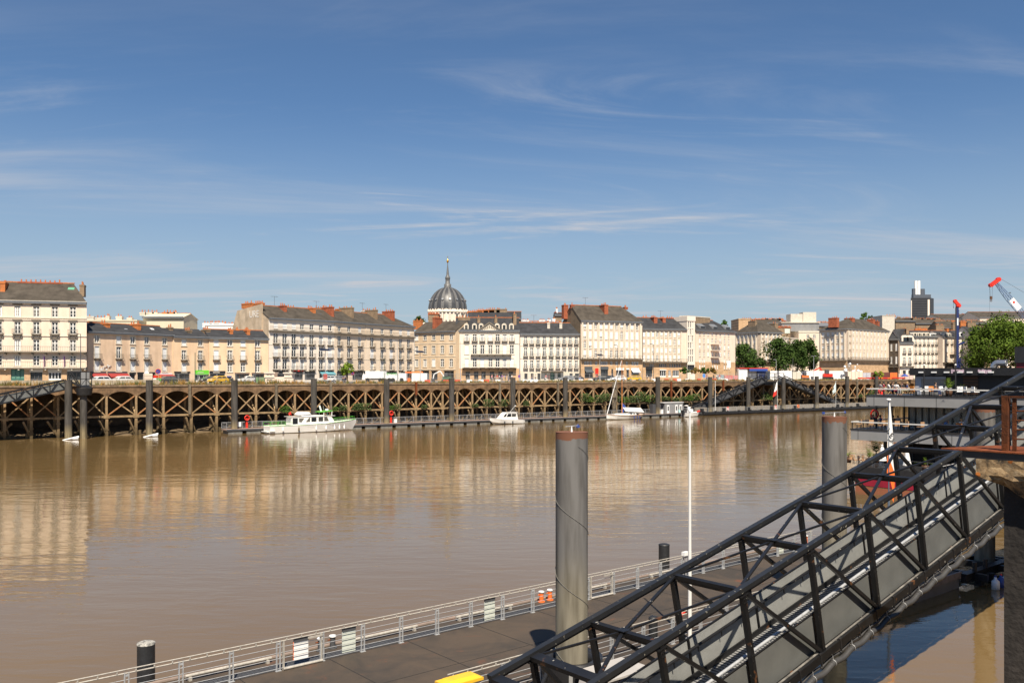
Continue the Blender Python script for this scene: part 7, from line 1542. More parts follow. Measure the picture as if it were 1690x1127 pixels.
m = MB(); m.beam((x + .4, Yq, ST + .2), (x + 1.0, Yq, zat(613.5, Yq) - .1), .35); part('mast', m, M_brownw, t); m = MB(); x1 = (698 - CX) / FPX * Yq; m.box(x - .3, x1, Yq - .2, Yq + .1, zat(615.5, Yq), zat(613.3, Yq)); part('arm', m, M_orange, t); m = MB(); m.box(x, x + .9, Yq - .3, Yq + .3, ST, ST + .9); part('base', m, M_orange, t)
# cream stone kiosk
Yk = 178; t = thing('stone_pavilion', 'cream stone twin pavilion with cornices behind the quay wall', 'pavilion', ((437 - CX) / FPX * Yk, Yk, ST))
X = lambda p, Y=Yk: (p - CX) / FPX * Y
for a, b_, y in ((437.5, 452.5, 614), (469, 481.5, 614.5)):
    m = MB(); m.box(X(a), X(b_), Yk, Yk + 2.6, ST, zat(y, Yk) - .25); m.box(X(a) - .2, X(b_) + .2, Yk - .2, Yk + 2.8, zat(y, Yk) - .25, zat(y, Yk)); m.box(X(a) - .15, X(b_) + .15, Yk - .15, Yk, zat(623, Yk), zat(621.5, Yk)); part('tower', m, M_cream, t)
    m = MB()
    for q in (.3, .62): xx = X(a) + (X(b_) - X(a)) * q; m.box(xx - .22, xx + .22, Yk - .03, Yk - .002, zat(619, Yk), zat(617.4, Yk)); m.box(xx - .22, xx + .22, Yk - .03, Yk - .002, zat(628, Yk), zat(625.5, Yk))
    part('recess', m, M_dtrim, t)
m = MB(); m.box(X(452.5), X(469), Yk + .2, Yk + 2.4, ST, zat(622, Yk)); m.box(X(452), X(484.5), Yk - .1, Yk + .2, ST, zat(624.5, Yk)); part('link_wall', m, M_cream, t)
for a, y0, y1, lab in ((421.5, 621.5, 629, 'green market stall in front of the peach terrace'),):
    boxy('stall', lab, 'stall', a, 437, y0 + 1, 178, mat('stall_green', (.06, .22, .07), .7, col2=(.2, .22, .12), vscale=1.5), 1.5)
# right-hand building site
for i, (a, b_, yt, Y, mt, nm, lab) in enumerate(((1195.5, 1218, 619.5, 256, mat('site_pinkwhite', (.55, .35, .32), .8, col2=(.5, .06, .06), vscale=1.2), 'hoarding', 'hoarding with red graffiti left of the white cabin'), (1184, 1195, 618.5, 255, mat('site_graff', (.10, .16, .20), .8, col2=(.45, .5, .5), vscale=2.2), 'hoarding', 'dark blue graffiti panel left of the red graffiti hoarding'),
        (1219, 1233.5, 608.5, 262, M_wp, 'site_cabin', 'tall white site cabin under the red canopy'), (1234, 1248, 610, 263, mat('site_grey', (.45, .45, .44), .6), 'site_cabin', 'pale grey site cabin with graffiti band in the middle of the red canopy'), (1249, 1264, 610.5, 264, M_blue, 'site_cabin', 'blue site cabin at the right end of the red canopy'), (1271, 1284, 612, 266, M_wp, 'hoarding', 'white hoarding panel right of the blue cabin'),
        (1286, 1307, 612, 262, M_wp, 'container', 'tall white container right of the gangway peak'), (1308, 1322, 613.5, 268, mat('site_cream', (.6, .55, .45), .7), 'container', 'cream container left of the orange excavator'), (1324, 1345, 611.5, 300, M_wp, 'hoarding', 'long white hoarding behind the orange excavator'), (1376, 1398, 612, 305, M_wp, 'hoarding', 'white hoarding right of the red excavator'),
        (1399, 1424, 613, 285, M_cream, 'site_cabin', 'cream site office wall left of the maroon hoarding'), (1424, 1437, 615, 288, mat('pale_banner', (.5, .5, .55), .7, var=.3, vscale=1.5), 'hoarding', 'pale printed banner beside the cream site office'), (1438, 1468, 614.5, 292, mat('maroon_hoarding', (.13, .035, .025), .7, var=.2, vscale=1), 'hoarding', 'maroon hoarding behind the rightmost steel pile'), (1469, 1481, 615, 294, M_orange, 'container', 'orange skip right of the maroon hoarding'), (1483, 1507, 617, 296, mat('pale_pink', (.6, .45, .4), .8), 'hoarding', 'pale pink hoarding just left of the restaurant roof'))):
    boxy(nm, lab, 'site cabin' if nm == 'site_cabin' else nm, a, b_, yt, Y, mt, 2.2 if nm != 'hoarding' else .15)
m = MB(); Y = 262; m.box(X(1220, Y), X(1268, Y), Y - .3, Y + 5, zat(608.3, Y), zat(607, Y)); single('canopy', m, M_red, 'long red canopy roof above the site cabins', 'canopy', (X(1220, Y), Y, ST))
m = MB(); Y = 262; m.box(X(1236, Y), X(1266, Y), Y - .6, Y - .3, zat(612.3, Y), zat(608.6, Y)); single('banner', m, M_blue, 'dark blue fascia banner hanging below the red canopy', 'banner', (X(1236, Y), Y, ST))
m = MB(); Y = 273; m.box(X(1290, Y), X(1400, Y + 20), Y + 20, Y + 20.15, ST, zat(612, Y + 20)); single('hoarding', m, M_wp, 'very long low white hoarding running behind the building site', 'hoarding', (X(1290, Y), Y + 20, ST))
# white rock-like plaster sculpture beside the site
rr = random.Random(9); Y = 290; m = MB()
for k in range(30): cx_, cz_ = X(1408, Y) + rr.uniform(-2.6, 3.6), rr.uniform(1, 5.2); cx_ *= 1; q = rr.uniform(.3, .8) * (1.2 - cz_ / 8); m.lathe([(0, ST + cz_ + q), (q * .8, ST + cz_ + q * .5), (q, ST + cz_), (q * .7, ST + cz_ - q * .6), (0, ST + cz_ - q)], 7, (cx_ * (1) , Y + rr.uniform(0, 1.5)))
single('sculpture', m, M_wp, 'knobbly white heap of a sculpture in front of the corner block balcony', 'sculpture', (X(1408, Y), Y, ST))
# hedge with rusty leaves
def clump_tree(name, label, cat, px, Y, yt, yb, wpx, n, mt, leaf=.3, trunk=True, seed=1, z0=None, dep=None, blobs=12, group=None, low=.0):
    r = random.Random(seed); x = X(px, Y); zt = zat(yt, Y); zb = zat(yb, Y); w = wpx * Y / FPX; h = zt - zb; z0 = ST if z0 is None else z0
    t = thing(name, label, cat, (x, Y, z0), group=group); m = MB(); B_ = []
    for k in range(blobs):
        f_ = (k + .5) / blobs; zc = zb + h * (.14 + .76 * f_ ** .9); env = math.sin(math.pi * (min(.97, .26 + .70 * f_) ** .9)) ** .6; br = r.uniform(.13, .30) * min(w, h)
        a = r.uniform(0, 6.28) if k < blobs - 1 else 0; q = max(0, (w / 2 - br * .8)) * env * r.uniform(.6, 1.12) * (1 if k < blobs - 1 else 0)
        B_.append((Vector((x + q * math.cos(a), Y + (dep or w) / w * q * math.sin(a), zc)), br * (.75 + .4 * env)))
    for _ in range(n):
        c, br = B_[r.randrange(len(B_))]; v = Vector((r.gauss(0, 1), r.gauss(0, 1), r.gauss(0, 1))).normalized(); p = c + v * br * (r.random() ** .35) * (r.uniform(.75, 1.1) if r.random() < .8 else r.uniform(1.0, 1.45))
        if p.z < zb: p.z = zb + r.random() * .5
        nrm = (v + Vector((r.gauss(0, .5), r.gauss(0, .5), r.gauss(0, .5)))).normalized(); a = nrm.orthogonal().normalized(); b_ = nrm.cross(a); s = leaf * r.uniform(.6, 1.4); th = r.uniform(0, 6.28); a, b_ = a * math.cos(th) + b_ * math.sin(th), b_ * math.cos(th) - a * math.sin(th)
        m.face([p - a * s, p - b_ * s * .6, p + a * s, p + b_ * s * .6], 0)
    part('crown', m, mt, t)
    if trunk:
        m = MB(); m.cyl((x, Y, z0), (x, Y, zb + h * .35), w * .025 + .08, w * .018 + .05, 8)
        for k in range(5): c, br = B_[r.randrange(len(B_))]; m.cyl((x, Y, zb + h * .12 + .05 * k * h), c, w * .012 + .04, .03, 6)
        part('trunk', m, M_bark, t)
    return t
clump_tree('young_tree', 'young bright green street tree beside the white lorry', 'tree', 573, 182, 599, 620, 23, 620, M_leafy, .22, seed=3)
clump_tree('street_tree', 'leftmost dark street tree in front of the corner block', 'tree', 1231, 285, 568, 613, 48, 3600, M_leafd, .34, seed=4, blobs=16)
clump_tree('low_tree', 'low spreading bush at the foot of the leftmost street tree', 'tree', 1242, 280, 594, 613, 24, 900, M_leafd, .32, seed=14)
clump_tree('street_tree', 'tall dark street tree in front of the white hall', 'tree', 1284, 288, 557, 613, 62, 5600, M_leafd, .34, seed=5, blobs=18)
clump_tree('street_tree', 'narrower street tree right of the white hall porch', 'tree', 1316, 292, 560, 613, 38, 3200, M_leafd, .34, seed=6, blobs=14)
clump_tree('street_tree', 'dense dark tree against the left face of the large corner block', 'tree', 1336, 296, 560, 613, 40, 4200, M_leafd, .34, seed=7, blobs=16)
clump_tree('big_tree', 'huge round leafy tree behind the black restaurant roof', 'tree', 1656, 333, 528, 614, 138, 23000, mat('leaves_plane', (.105, .155, .022), .9, spec=.1, col2=(.040, .075, .010), vscale=.35), .42, seed=8, blobs=40)
clump_tree('big_tree', 'second leafy crown partly cut by the right picture edge', 'tree', 1705, 356, 545, 610, 60, 5000, MATS['leaves_plane'], .42, seed=18, blobs=20)
clump_tree('distant_tree', 'dark tree top left of the dome', 'tree', 692, 320, 522, 538, 22, 500, M_leafd, .34, seed=9)
clump_tree('distant_tree', 'green tree top above the four storey cream building', 'tree', 1195.5, 330, 528, 545, 12, 300, M_leaf, .34, seed=10)
clump_tree('distant_tree', 'small tree top right of the large corner block chimneys', 'tree', 1429, 420, 516.5, 530, 20, 500, M_leaf, .4, seed=11)
clump_tree('street_tree', 'bushy tree low beside the pale house and the blue rig', 'tree', 1612, 340, 592, 609, 26, 700, MATS['leaves_plane'], .4, seed=12)
for i, (px, mt, lab) in enumerate(((1131, M_leaf, 'green clipped hedge plant left of the rusty one'), (1147, mat('rusty_leaves', (.28, .12, .02), .8, col2=(.10, .12, .02), vscale=.8), 'rust coloured hedge plant in front of the cream building'), (1162, M_leaf, 'green hedge plant right of the rusty one'), (1174, MATS['rusty_leaves'], 'smaller rusty hedge plant near the shop sign'))):
    clump_tree('hedge_plant', lab, 'plant', px, 252, 606.5, 617, 18, 420, mt, .25, False, 20 + i, blobs=8)
# ------------------------------------------------------------------ street lamps, masts, signs, barriers, fences
def lamp(px, d, ytop, kind, label, mt=M_dgrey):
    a, Y = FF.px(px, d); zt = zat(ytop, Y); t = thing('street_lamp', label, 'street lamp', (a, d, ST), FF, 'street lamps along the far quay')
    m = MB(); m.cyl((a, d, ST), (a, d, zt), .09, .055, 8); m.cyl((a, d, ST), (a, d, ST + .8), .13, .12, 8); part('pole', m, mt, t)
    if kind == 'arm': m = MB(); m.beam((a, d, zt - .1), (a - .9, d - .3, zt + .1), .07); m.box(a - 1.5, a - .8, d - .45, d - .15, zt + .05, zt + .18); part('lamp_head', m, mt, t)
    if kind == 'double': m = MB(); m.beam((a - .9, d, zt + .1), (a + .9, d, zt + .1), .06); m.box(a - 1.2, a - .7, d - .15, d + .15, zt + .08, zt + .2); m.box(a + .7, a + 1.2, d - .15, d + .15, zt + .08, zt + .2); part('lamp_head', m, mt, t)
    if kind == 'solar': m = MB(); m.slab([(a - 1.1, d - .7, zt + .05), (a + .9, d - .7, zt + .05), (a + .9, d + .7, zt + .45), (a - 1.1, d + .7, zt + .45)], .06); part('solar_panel', m, mat('solar_cells', (.012, .014, .022), .35), t)
    return t
for px, d, y, k, lab, mt in ((133, 171, 551, 'arm', 'tall dark lamp post in front of the cream block at the left', M_dgrey), (322, 172, 582, 'none', 'dark green mast without lamp outside the lime shop sign', mat('mast_green', (.03, .07, .05), .5)), (421.5, 172, 559, 'arm', 'dark lamp post before the low peach terrace', M_dgrey), (537, 172, 579, 'solar', 'lamp post with solar panel left of the young tree', M_gal), (634, 175, 590, 'none', 'dark green mast behind the white lorry', MATS['mast_green']),
        (655.5, 178, 563, 'arm', 'slim lamp post rising between the white lorries', M_gal), (693.5, 172, 582, 'solar', 'lamp post with solar panel before the warm stone house', M_gal), (760, 180, 563, 'none', 'slim mast at the corner of the mansion', M_gal), (857.5, 173, 569, 'arm', 'tall grey lamp post between the mansion and the white house', M_gal), (911, 173, 589, 'double', 'dark green lamp post before the white house', MATS['mast_green']), (990, 173, 587, 'solar', 'lamp post with solar panel before the brick gable block', M_gal),
        (1019.5, 175, 570, 'arm', 'tall dark lamp post behind the sailing boat mast', M_dgrey), (1078.5, 175, 568.5, 'arm', 'tall dark lamp post before the second post war block', M_dgrey), (1134, 173, 592, 'none', 'green mast before the glazed stair tower', MATS['mast_green']), (1281, 174, 594, 'arm', 'lamp post in front of the tall dark street tree', M_gal), (1308.5, 174, 590, 'none', 'dark mast between the street trees', M_dgrey), (1343, 174, 588, 'double', 'white headed lamp post before the dense tree', M_gal),
        (1475.5, 168.5, 583, 'double', 'tall black mast between the orange skip and the restaurant', M_blk), (1488.5, 168.8, 609, 'double', 'short black lamp post just left of the restaurant roof', M_blk)):
    lamp(px, d, y, k, lab, mt)
def road_sign(px, d, y, mt, label, shape='disc', r_=.42):
    a, Y = FF.px(px, d); z = zat(y, Y); t = thing('road_sign', label, 'road sign', (a, d, ST), FF); m = MB(); m.cyl((a, d + .05, ST), (a, d + .05, z), .035, .035, 6); part('post', m, M_gal, t); m = MB()
    if shape == 'disc': m.cyl((a, d, z), (a, d + .03, z), r_, r_, 16)
    else: m.box(a - r_, a + r_, d, d + .03, z - r_ * 1.3, z + r_ * 1.3)
    p = part('plate', m, mt, t)
    if mt is M_blue and shape == 'disc': m = MB(); m.torus((a, d - .02, z), (0, 1, 0), r_ - .05, .05, 16, 4); m.beam((a - .25, d - .03, z - .25), (a + .25, d - .03, z + .25), .06, .03); part('mark', m, M_red, t)
for px, d, y, mt, lab, sh, r_ in ((261, 171, 613, M_blue, 'blue and red no parking disc before the pink house', 'disc', .5), (242, 170.5, 616.5, M_wp, 'back of a white round sign left of the no parking disc', 'disc', .42), (857, 170, 621, MATS['cloth_purple'], 'small purple round sign below the mansion corner', 'disc', .35), (1162, 170, 620, mat('sign_blue', (.10, .30, .75), .5), 'blue round sign behind the building site fence', 'disc', .6), (582, 171, 616, M_blue, 'small blue sign just right of the young tree', 'disc', .35), (537, 170, 621.5, mat('sign_red', (.5, .1, .08), .6), 'red and white notice on the fence left of the young tree', 'sq', .42), (985, 171, 613, M_red, 'square red sign on a post outside the shops', 'sq', .55), (1203, 171, 601, M_wp, 'white square sign in front of the cream building', 'sq', .8)):
    road_sign(px, d, y, mt, lab, sh, r_)
# stacked coloured barriers near the disc sign and plastic barriers along the fence
for k, (px, z, mt, lab) in enumerate(((256, .1, M_orange, 'lowest orange block of the coloured barrier stack'), (256.5, .62, M_wp, 'white block in the middle of the coloured barrier stack'), (257, 1.14, M_red, 'red block on top of the coloured barrier stack'), (261, .1, M_wp, 'white block right of the coloured barrier stack'), (261.5, .62, M_green, 'green block right of the coloured barrier stack'), (262, 1.14, M_orange, 'orange block topping the right stack'))):
    a, Y = FF.px(px, 170.2); m = MB(); m.box(a - .42, a + .42, 170, 170.4, ST + z, ST + z + .5); m.box(a - .3, a + .3, 169.97, 170.0, ST + z + .1, ST + z + .2); single('barrier_block', m, mt, lab, 'barrier', (a, 170.2, ST), FF)
a, Y = FF.px(245, 170); m = MB(); m.box(a - .7, a + .7, 170, 171, ST, ST + 2.0)
for k in range(4): m.box(a - .72, a + .72, 169.95, 170, ST + .2 + k * .45, ST + .3 + k * .45)
single('stone_block_stack', m, M_cream, 'stack of pale stone blocks behind the second steel pile', 'stone stack', (a, 170, ST), FF)
# temporary mesh fences and water filled barriers
fm = MB(); L_ = 3.4
for x_ in (0, L_): fm.cyl((x_, 0, 0), (x_, 0, 1.95), .025, .025, 6)
for z in (.15, 1.0, 1.95): fm.cyl((0, 0, z), (L_, 0, z), .018, .018, 5)
for k in range(1, 17): fm.cyl((L_ * k / 17, 0, .15), (L_ * k / 17, 0, 1.95), .006, .006, 4, False)
FPAN = fm.mesh('fence_mesh', [M_gal]); bm_ = MB(); bm_.box(-.3, .3, -.12, .12, 0, .14); FFT = bm_.mesh('fence_foot', [M_conc]); n = 0
a = FF.px(262, 169.7)[0]; aE = FF.px(1262, 169.7)[0]; land = ['opposite the pink house', 'opposite the peach terrace', 'near the stone pavilion', 'left of the young tree', 'right of the young tree', 'before the white lorries', 'below the warm stone house', 'below the mansion', 'before the white house', 'before the brick gable block', 'before the second post war block', 'before the building site']
k = 0
while a < aE:
    p = FF.w(a, 169.7); px = CX + FPX * p.x / p.y; seg = min(11, int((px - 262) / 84)); 
    t = bpy.data.objects.new('fence_panel', None); COL.objects.link(t); t.location = FF.w(a, 169.7, ST); t.rotation_euler = (0, 0, FF.rot + rng.uniform(-.02, .02)); OFF[t.name] = Vector((0, 0, 0))
    tag(t, f'{ORD[k % 36] if k < 36 else "further " + ORD[k - 36]} wire mesh fence panel from the left, {land[seg]}', 'fence', 'temporary mesh fence panels along the far quay')
    inst('mesh', FPAN, t, (0, 0, 0)); inst('foot', FFT, t, (0, 0, 0)); a += 3.55; k += 1
bl = MB(); bl.loft([[(x_, -.2, 0), (x_, .2, 0), (x_, .1, .62), (x_, -.1, .62)] for x_ in (0, 1.3)], sm=False); BRW = bl.mesh('barrier_white', [M_wp]); BRR = bl.mesh('barrier_red', [mat('barrier_red_plastic', (.55, .10, .06), .6)]); k = 0
a = FF.px(690, 169.2)[0]; aE = FF.px(1215, 169.2)[0]
while a < aE and k < 72:
    p = FF.w(a, 169.2); px = CX + FPX * p.x / p.y; q = rng.random()
    if q < .42:
        w_ = q < .28; o = bpy.data.objects.new('traffic_barrier', BRW if w_ else BRR); COL.objects.link(o); o.location = FF.w(a, 169.0, ST); o.rotation_euler = (0, 0, FF.rot)
        seg = min(11, int((px - 262) / 84)); tag(o, f'{"white" if w_ else "red"} plastic barrier, {ORD[k % 36]} {"from the left" if k < 36 else "of the right half"}, {land[seg]}', 'barrier', 'plastic traffic barriers on the quay edge'); k += 1
    a += 1.55
for k in range(13):
    px0 = 1416 + k * 7; a, Y = FF.px(px0, 167.4); a1 = FF.px(px0 + 6.6, 167.4)[0]; m = MB(); m.box(a, a1, 167.35, 167.4, ST + .35, ST + .75); m.cyl((a, 167.45, ST), (a, 167.45, ST + .9), .03, .03, 6)
    single('edge_barrier', m, M_red if k % 2 == 0 or k in (3, 9) else M_orange, f'{"red" if k % 2 == 0 or k in (3, 9) else "orange"} barrier board on the quay edge left of the restaurant, {ORD[k]} from the left', 'barrier', (a, 167.35, ST), FF, 'barrier boards left of the restaurant')
# café parasols and planters seen on the street
for px, mt, lab in ((1445, M_leafy, 'yellow green parasol like palm behind the rightmost pile'), (1453, mat('yellow_leaves', (.45, .40, .03), .8, col2=(.15, .25, .03), vscale=2), 'yellow leaved palm beside the maroon hoarding')):
    clump_tree('potted_palm', lab, 'plant', px, 284, 612.5, 624, 10, 240, mt, .3, True, px, blobs=6)
m = MB(); Y = 284; x_ = X(1493, Y); m.lathe([(.0, ST + 2.0), (1.2, ST + 1.2), (1.25, ST + 1.1), (0, ST + 1.1)], 12, (x_, Y)); m.cyl((x_, Y, ST), (x_, Y, ST + 1.2), .06, .06, 6); single('parasol', m, M_blue, 'small purple blue parasol left of the restaurant roof', 'parasol', (x_, Y, ST))

# ------------------------------------------------------------------ cranes
Y = 338; s_ = Y / FPX; x = X(1581.5, Y); t = thing('piling_rig', 'tall blue piling rig with red head standing upright behind the restaurant', 'crane', (x, Y, ST))
zt = zat(506, Y); M_cb = mat('crane_blue', (.018, .03, .12), .45, var=.15, vscale=1); M_cl = mat('crane_lattice_blue', (.07, .11, .24), .5)
m = MB(); m.box(x - .6, x + .2, Y, Y + .9, ST + 1, zt); 
for k in range(26): z = ST + 3 + k * (zt - ST - 4) / 26; m.box(x + .2, x + .5, Y + .2, Y + .6, z, z + .5)
m.box(x + .2, x + .9, Y, Y + .8, ST + 1, ST + 8); part('leader', m, M_cb, t)
m = MB(); m.box(x - .82, x - .6, Y + .2, Y + .7, ST + 2, zt - .3); part('cable_guide', m, M_dgrey, t)
m = MB(); m.beam((x - 1.2, Y + .4, zat(496.5, Y)), (x + .9, Y + .4, zat(506, Y)), .9, 1.1); m.box(x - .6, x + .9, Y, Y + .9, zt - .3, zt + 1.2); m.cyl((x - 1.0, Y, zat(497, Y)), (x - 1.0, Y + .9, zat(497, Y)), .7, .7, 12); part('head', m, M_red, t)
m = MB(); m.beam((x + .5, Y + .4, ST + 7), (x + 4.2, Y + .4, ST + 1.5), .4); m.beam((x + .4, Y + .4, zat(569, Y)), (x + 2.6, Y + .4, zat(564, Y)), .5, .7); m.box(x + 1, x + 6.5, Y, Y + 2.5, ST + .4, ST + 2.2); part('back_stay', m, M_cb, t)
m = MB(); m.box(x - .45, x + .05, Y - .03, Y - .005, zat(537, Y), zat(525, Y)); part('white_panel', m, M_wp, t)
m = MB(); m.cyl((x - 1.6, Y + .4, zat(498, Y)), (x - 1.6, Y + .4, zat(507, Y)), .05, .05, 5); m.lathe([(0, zat(506, Y)), (.25, zat(507, Y)), (0, zat(508.5, Y))], 6, (x - 1.6, Y + .4)); part('hook', m, M_blk, t)
Y = 345; A = Vector((X(1643, Y), Y, zat(466, Y))); Bb = Vector((X(1760, Y), Y, zat(606, Y))); t = thing('lattice_crane', 'blue lattice crane boom with red tip and white panel reaching in from the right edge', 'crane', (Bb.x, Y, ST))
dv = (Bb - A).normalized(); up2 = Vector((-dv.z, 0, dv.x)) * -1; dy = Vector((0, 1, 0)); w = .85; LN = (Bb - A).length
m = MB(); C4 = [up2 * w + dy * w, up2 * w - dy * w, -up2 * w + dy * w, -up2 * w - dy * w]; wd = lambda f: .45 + .55 * min(1, f * 6)
for c in C4: m.beam(A + c * .45, A + dv * LN * .17 + c, .15); m.beam(A + dv * LN * .17 + c, Bb + c, .15)
n = 34
for k in range(n):
    f0, f1 = k / n, (k + 1) / n; p, q = A + dv * LN * f0, A + dv * LN * f1
    for i, j in ((0, 2), (1, 3), (0, 1), (2, 3)):
        a_, b_ = (i, j) if k % 2 else (j, i); m.beam(p + C4[a_] * wd(f0), q + C4[b_] * wd(f1), .07)
part('boom', m, M_cl, t)
m = MB(); m.beam(A + Vector((-1.9, 0, -1.2)), A + Vector((1.2, 0, 1.1)), 1.6, 1.3); m.cyl(A + Vector((-1.8, -.7, -1.1)), A + Vector((-1.8, .7, -1.1)), .8, .8, 14); m.cyl(A + Vector((1.1, -.7, 1.1)), A + Vector((1.1, .7, 1.1)), .85, .85, 14); part('head', m, M_red, t)
m = MB(); p0 = A + Vector((-2.3, 0, -1.2)); 
for dx in (0, 1.1): m.cyl(p0 + Vector((dx, 0, 0)), Vector((p0.x + dx * .6 + .3, Y, zat(489, Y))), .05, .05, 5)
m.cyl(Vector((p0.x, Y, p0.z)), Vector((p0.x, Y, zat(514, Y))), .035, .035, 5); part('cable', m, M_dgrey, t)
m = MB(); hk = Vector((p0.x + .55, Y, zat(489, Y))); m.box(hk.x - .45, hk.x + .45, Y - .2, Y + .2, hk.z - 1.2, hk.z); m.torus(hk - Vector((0, 0, 1.7)), (0, 1, 0), .35, .12, 12, 5); part('hook_block', m, M_brownw, t)
m = MB(); m.cyl(A + Vector((1.3, 0, 1.8)), Bb + Vector((6, 0, 16)), .05, .05, 5); m.box(X(1666, Y), X(1668, Y), Y - .2, Y + .2, zat(484, Y), zat(482.5, Y)); part('pendant', m, M_dgrey, t)
m = MB(); p = A + dv * 8.8 - dy * (w + .16); q = A + dv * 13.8 - dy * (w + .16); m.hexa([p + up2 * 1.1, q + up2 * 1.1, q - up2 * 1.1, p - up2 * 1.1] + [v - dy * .06 for v in (p + up2 * 1.1, q + up2 * 1.1, q - up2 * 1.1, p - up2 * 1.1)]); part('white_panel', m, M_wp, t)
m = MB(); c = A + dv * 10.3 - dy * (w + .25); m.cyl(c, c - dy * .02, .45, .45, 12); part('logo', m, M_red, t)
m = MB(); m.box(Bb.x - 3, Bb.x + 5, Y - 2, Y + 2, ST + 1.2, ST + 4.5); part('cab', m, M_cb, t); m = MB(); m.box(Bb.x - 4, Bb.x + 5, Y - 3, Y - 2.1, ST, ST + 1.2); m.box(Bb.x - 4, Bb.x + 5, Y + 2.1, Y + 3, ST, ST + 1.2); part('track', m, M_blk, t)

# ------------------------------------------------------------------ floating restaurant
def sd(px, s): return dj(px, s)
Zs = lambda py, px, s: zat(py, NF.w(s, sd(px, s)).y)
RS = 84.0; dL = sd(1404, RS); dR = 24.0
t = thing('floating_restaurant', 'floating restaurant with two grey terrace bands, glass walls and black flat roof', 'restaurant boat', (RS, dL, 0), NF)
m = MB(); dh = sd(1396, RS - 3); m.extr([(RS - 3, dh - 1, -.5), (RS - 3, dR, -.5), (RS + 34, dR, -.5), (RS + 34, dh, -.5), (RS, dh, -.5)], (0, 0, 2.35)); part('hull', m, M_blk, t)
m = MB(); m.box(RS - 3.03, RS - 3.0, dR, dh - 1, .05, .75); m.hexa([(RS - 3.02, dh - 1.0, .05), (RS - .02, dh + .02, .05), (RS, dh, .05), (RS - 3, dh - 1.02, .05), (RS - 3.02, dh - 1.0, .75), (RS - .02, dh + .02, .75), (RS, dh, .75), (RS - 3, dh - 1.02, .75)]); m.box(RS, RS + 34, dh, dh + .03, .05, .75); part('magenta_band', m, M_mag, t)
M_band = mat('terrace_cladding', (.27, .272, .275), .5, var=.1, vscale=.8)
z10, z11 = Zs(725, 1404, RS), Zs(708.4, 1404, RS); dU = sd(1430, RS + .5); z20, z21 = Zs(669, 1430, RS + .5), Zs(653, 1430, RS + .5)
for nm, s0, dl, za, zb in (('lower_terrace', RS, dL, z10, z11), ('upper_terrace', RS + .5, dU, z20, z21)):
    m = MB(); m.box(s0, s0 + 32, dR, dl, za, zb); o = part(nm, m, M_band, t)
    m = MB(); d_ = dl - .8
    while d_ > dR: m.box(s0 - .012, s0 - .001, d_ - .02, d_ + .02, za, zb); d_ -= 3.1
    m.box(s0 - .06, s0 + 31, dR, dl + .06, zb, zb + .09); part('edge_trim', m, M_blk, o)
for nm, s0, dl, z, hh, hd in (('lower_railing', RS + .12, dL - .1, z11, .78, dR), ('upper_railing', RS + .62, dU - .1, z21, .7, dR)):
    m = MB(); m.box(s0 - .08, s0 + .1, hd, dl + .1, z + hh - .05, z + hh + .06); m.box(s0, s0 + 28, dl - .05, dl + .1, z + hh - .05, z + hh + .06); part(nm, m, mat('rail_cap', (.62, .62, .60), .45), t)
    m = MB(); d_ = dl
    while d_ > hd: m.box(s0, s0 + .05, d_ - .03, d_ + .03, z + .09, z + hh - .06); d_ -= 1.6
    for q in range(16): m.box(s0 + q * 1.7, s0 + q * 1.7 + .05, dl, dl + .05, z + .09, z + hh - .06)
    part('railing_post', m, M_blk, t)
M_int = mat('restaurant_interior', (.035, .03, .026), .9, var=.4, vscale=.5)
def glass_mat():
    m = bpy.data.materials.new('clear_glazing'); m.use_nodes = True; b = m.node_tree.nodes['Principled BSDF']; b.inputs['Base Color'].default_value = (.7, .75, .74, 1); b.inputs['Roughness'].default_value = .02; b.inputs['Alpha'].default_value = .28; b.inputs['Specular IOR Level'].default_value = .9; return m
M_gl = glass_mat()
sW = RS + 5
dG = sd(1446, RS + 5)
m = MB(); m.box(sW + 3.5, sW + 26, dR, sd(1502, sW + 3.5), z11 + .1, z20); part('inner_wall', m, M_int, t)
m = MB(); m.box(sW, sW + .04, dR, sd(1500, sW), z11 + .1, z20 - .01); part('glass_wall', m, M_gl, t)
for px in (1446, 1492, 1500, 1511, 1522, 1533, 1545, 1558, 1572, 1586, 1600, 1615, 1630):
    d_ = sd(px, sW); m = MB(); m.box(sW - .06, sW + .1, d_ - .07, d_ + .07, z11 + .1, z20); part('mullion', m, M_blk, t)
m = MB(); 
for k in range(5): d_ = sd(1447, RS + 8 + k * 4) ; m.box(RS + 8 + k * 4, RS + 8.2 + k * 4, dG - .2, dG, z11 + .1, z20)
part('column', m, M_blk, t)
# lower deck interior behind the hull terrace
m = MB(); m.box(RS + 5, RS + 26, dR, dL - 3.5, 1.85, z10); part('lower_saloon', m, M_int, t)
for k in range(9): d_ = dL - 4 - k * 2.1; m = MB(); m.box(RS + 4.9, RS + 5, d_ - .05, d_ + .05, 1.9, z10); part('mullion', m, M_dgrey, t)
for d_ in (dL - 3.2, dL - 9, dL - 15): m = MB(); m.box(RS + 1, RS + 1.25, d_, d_ + .25, 1.9, z10); part('column', m, M_blk, t)
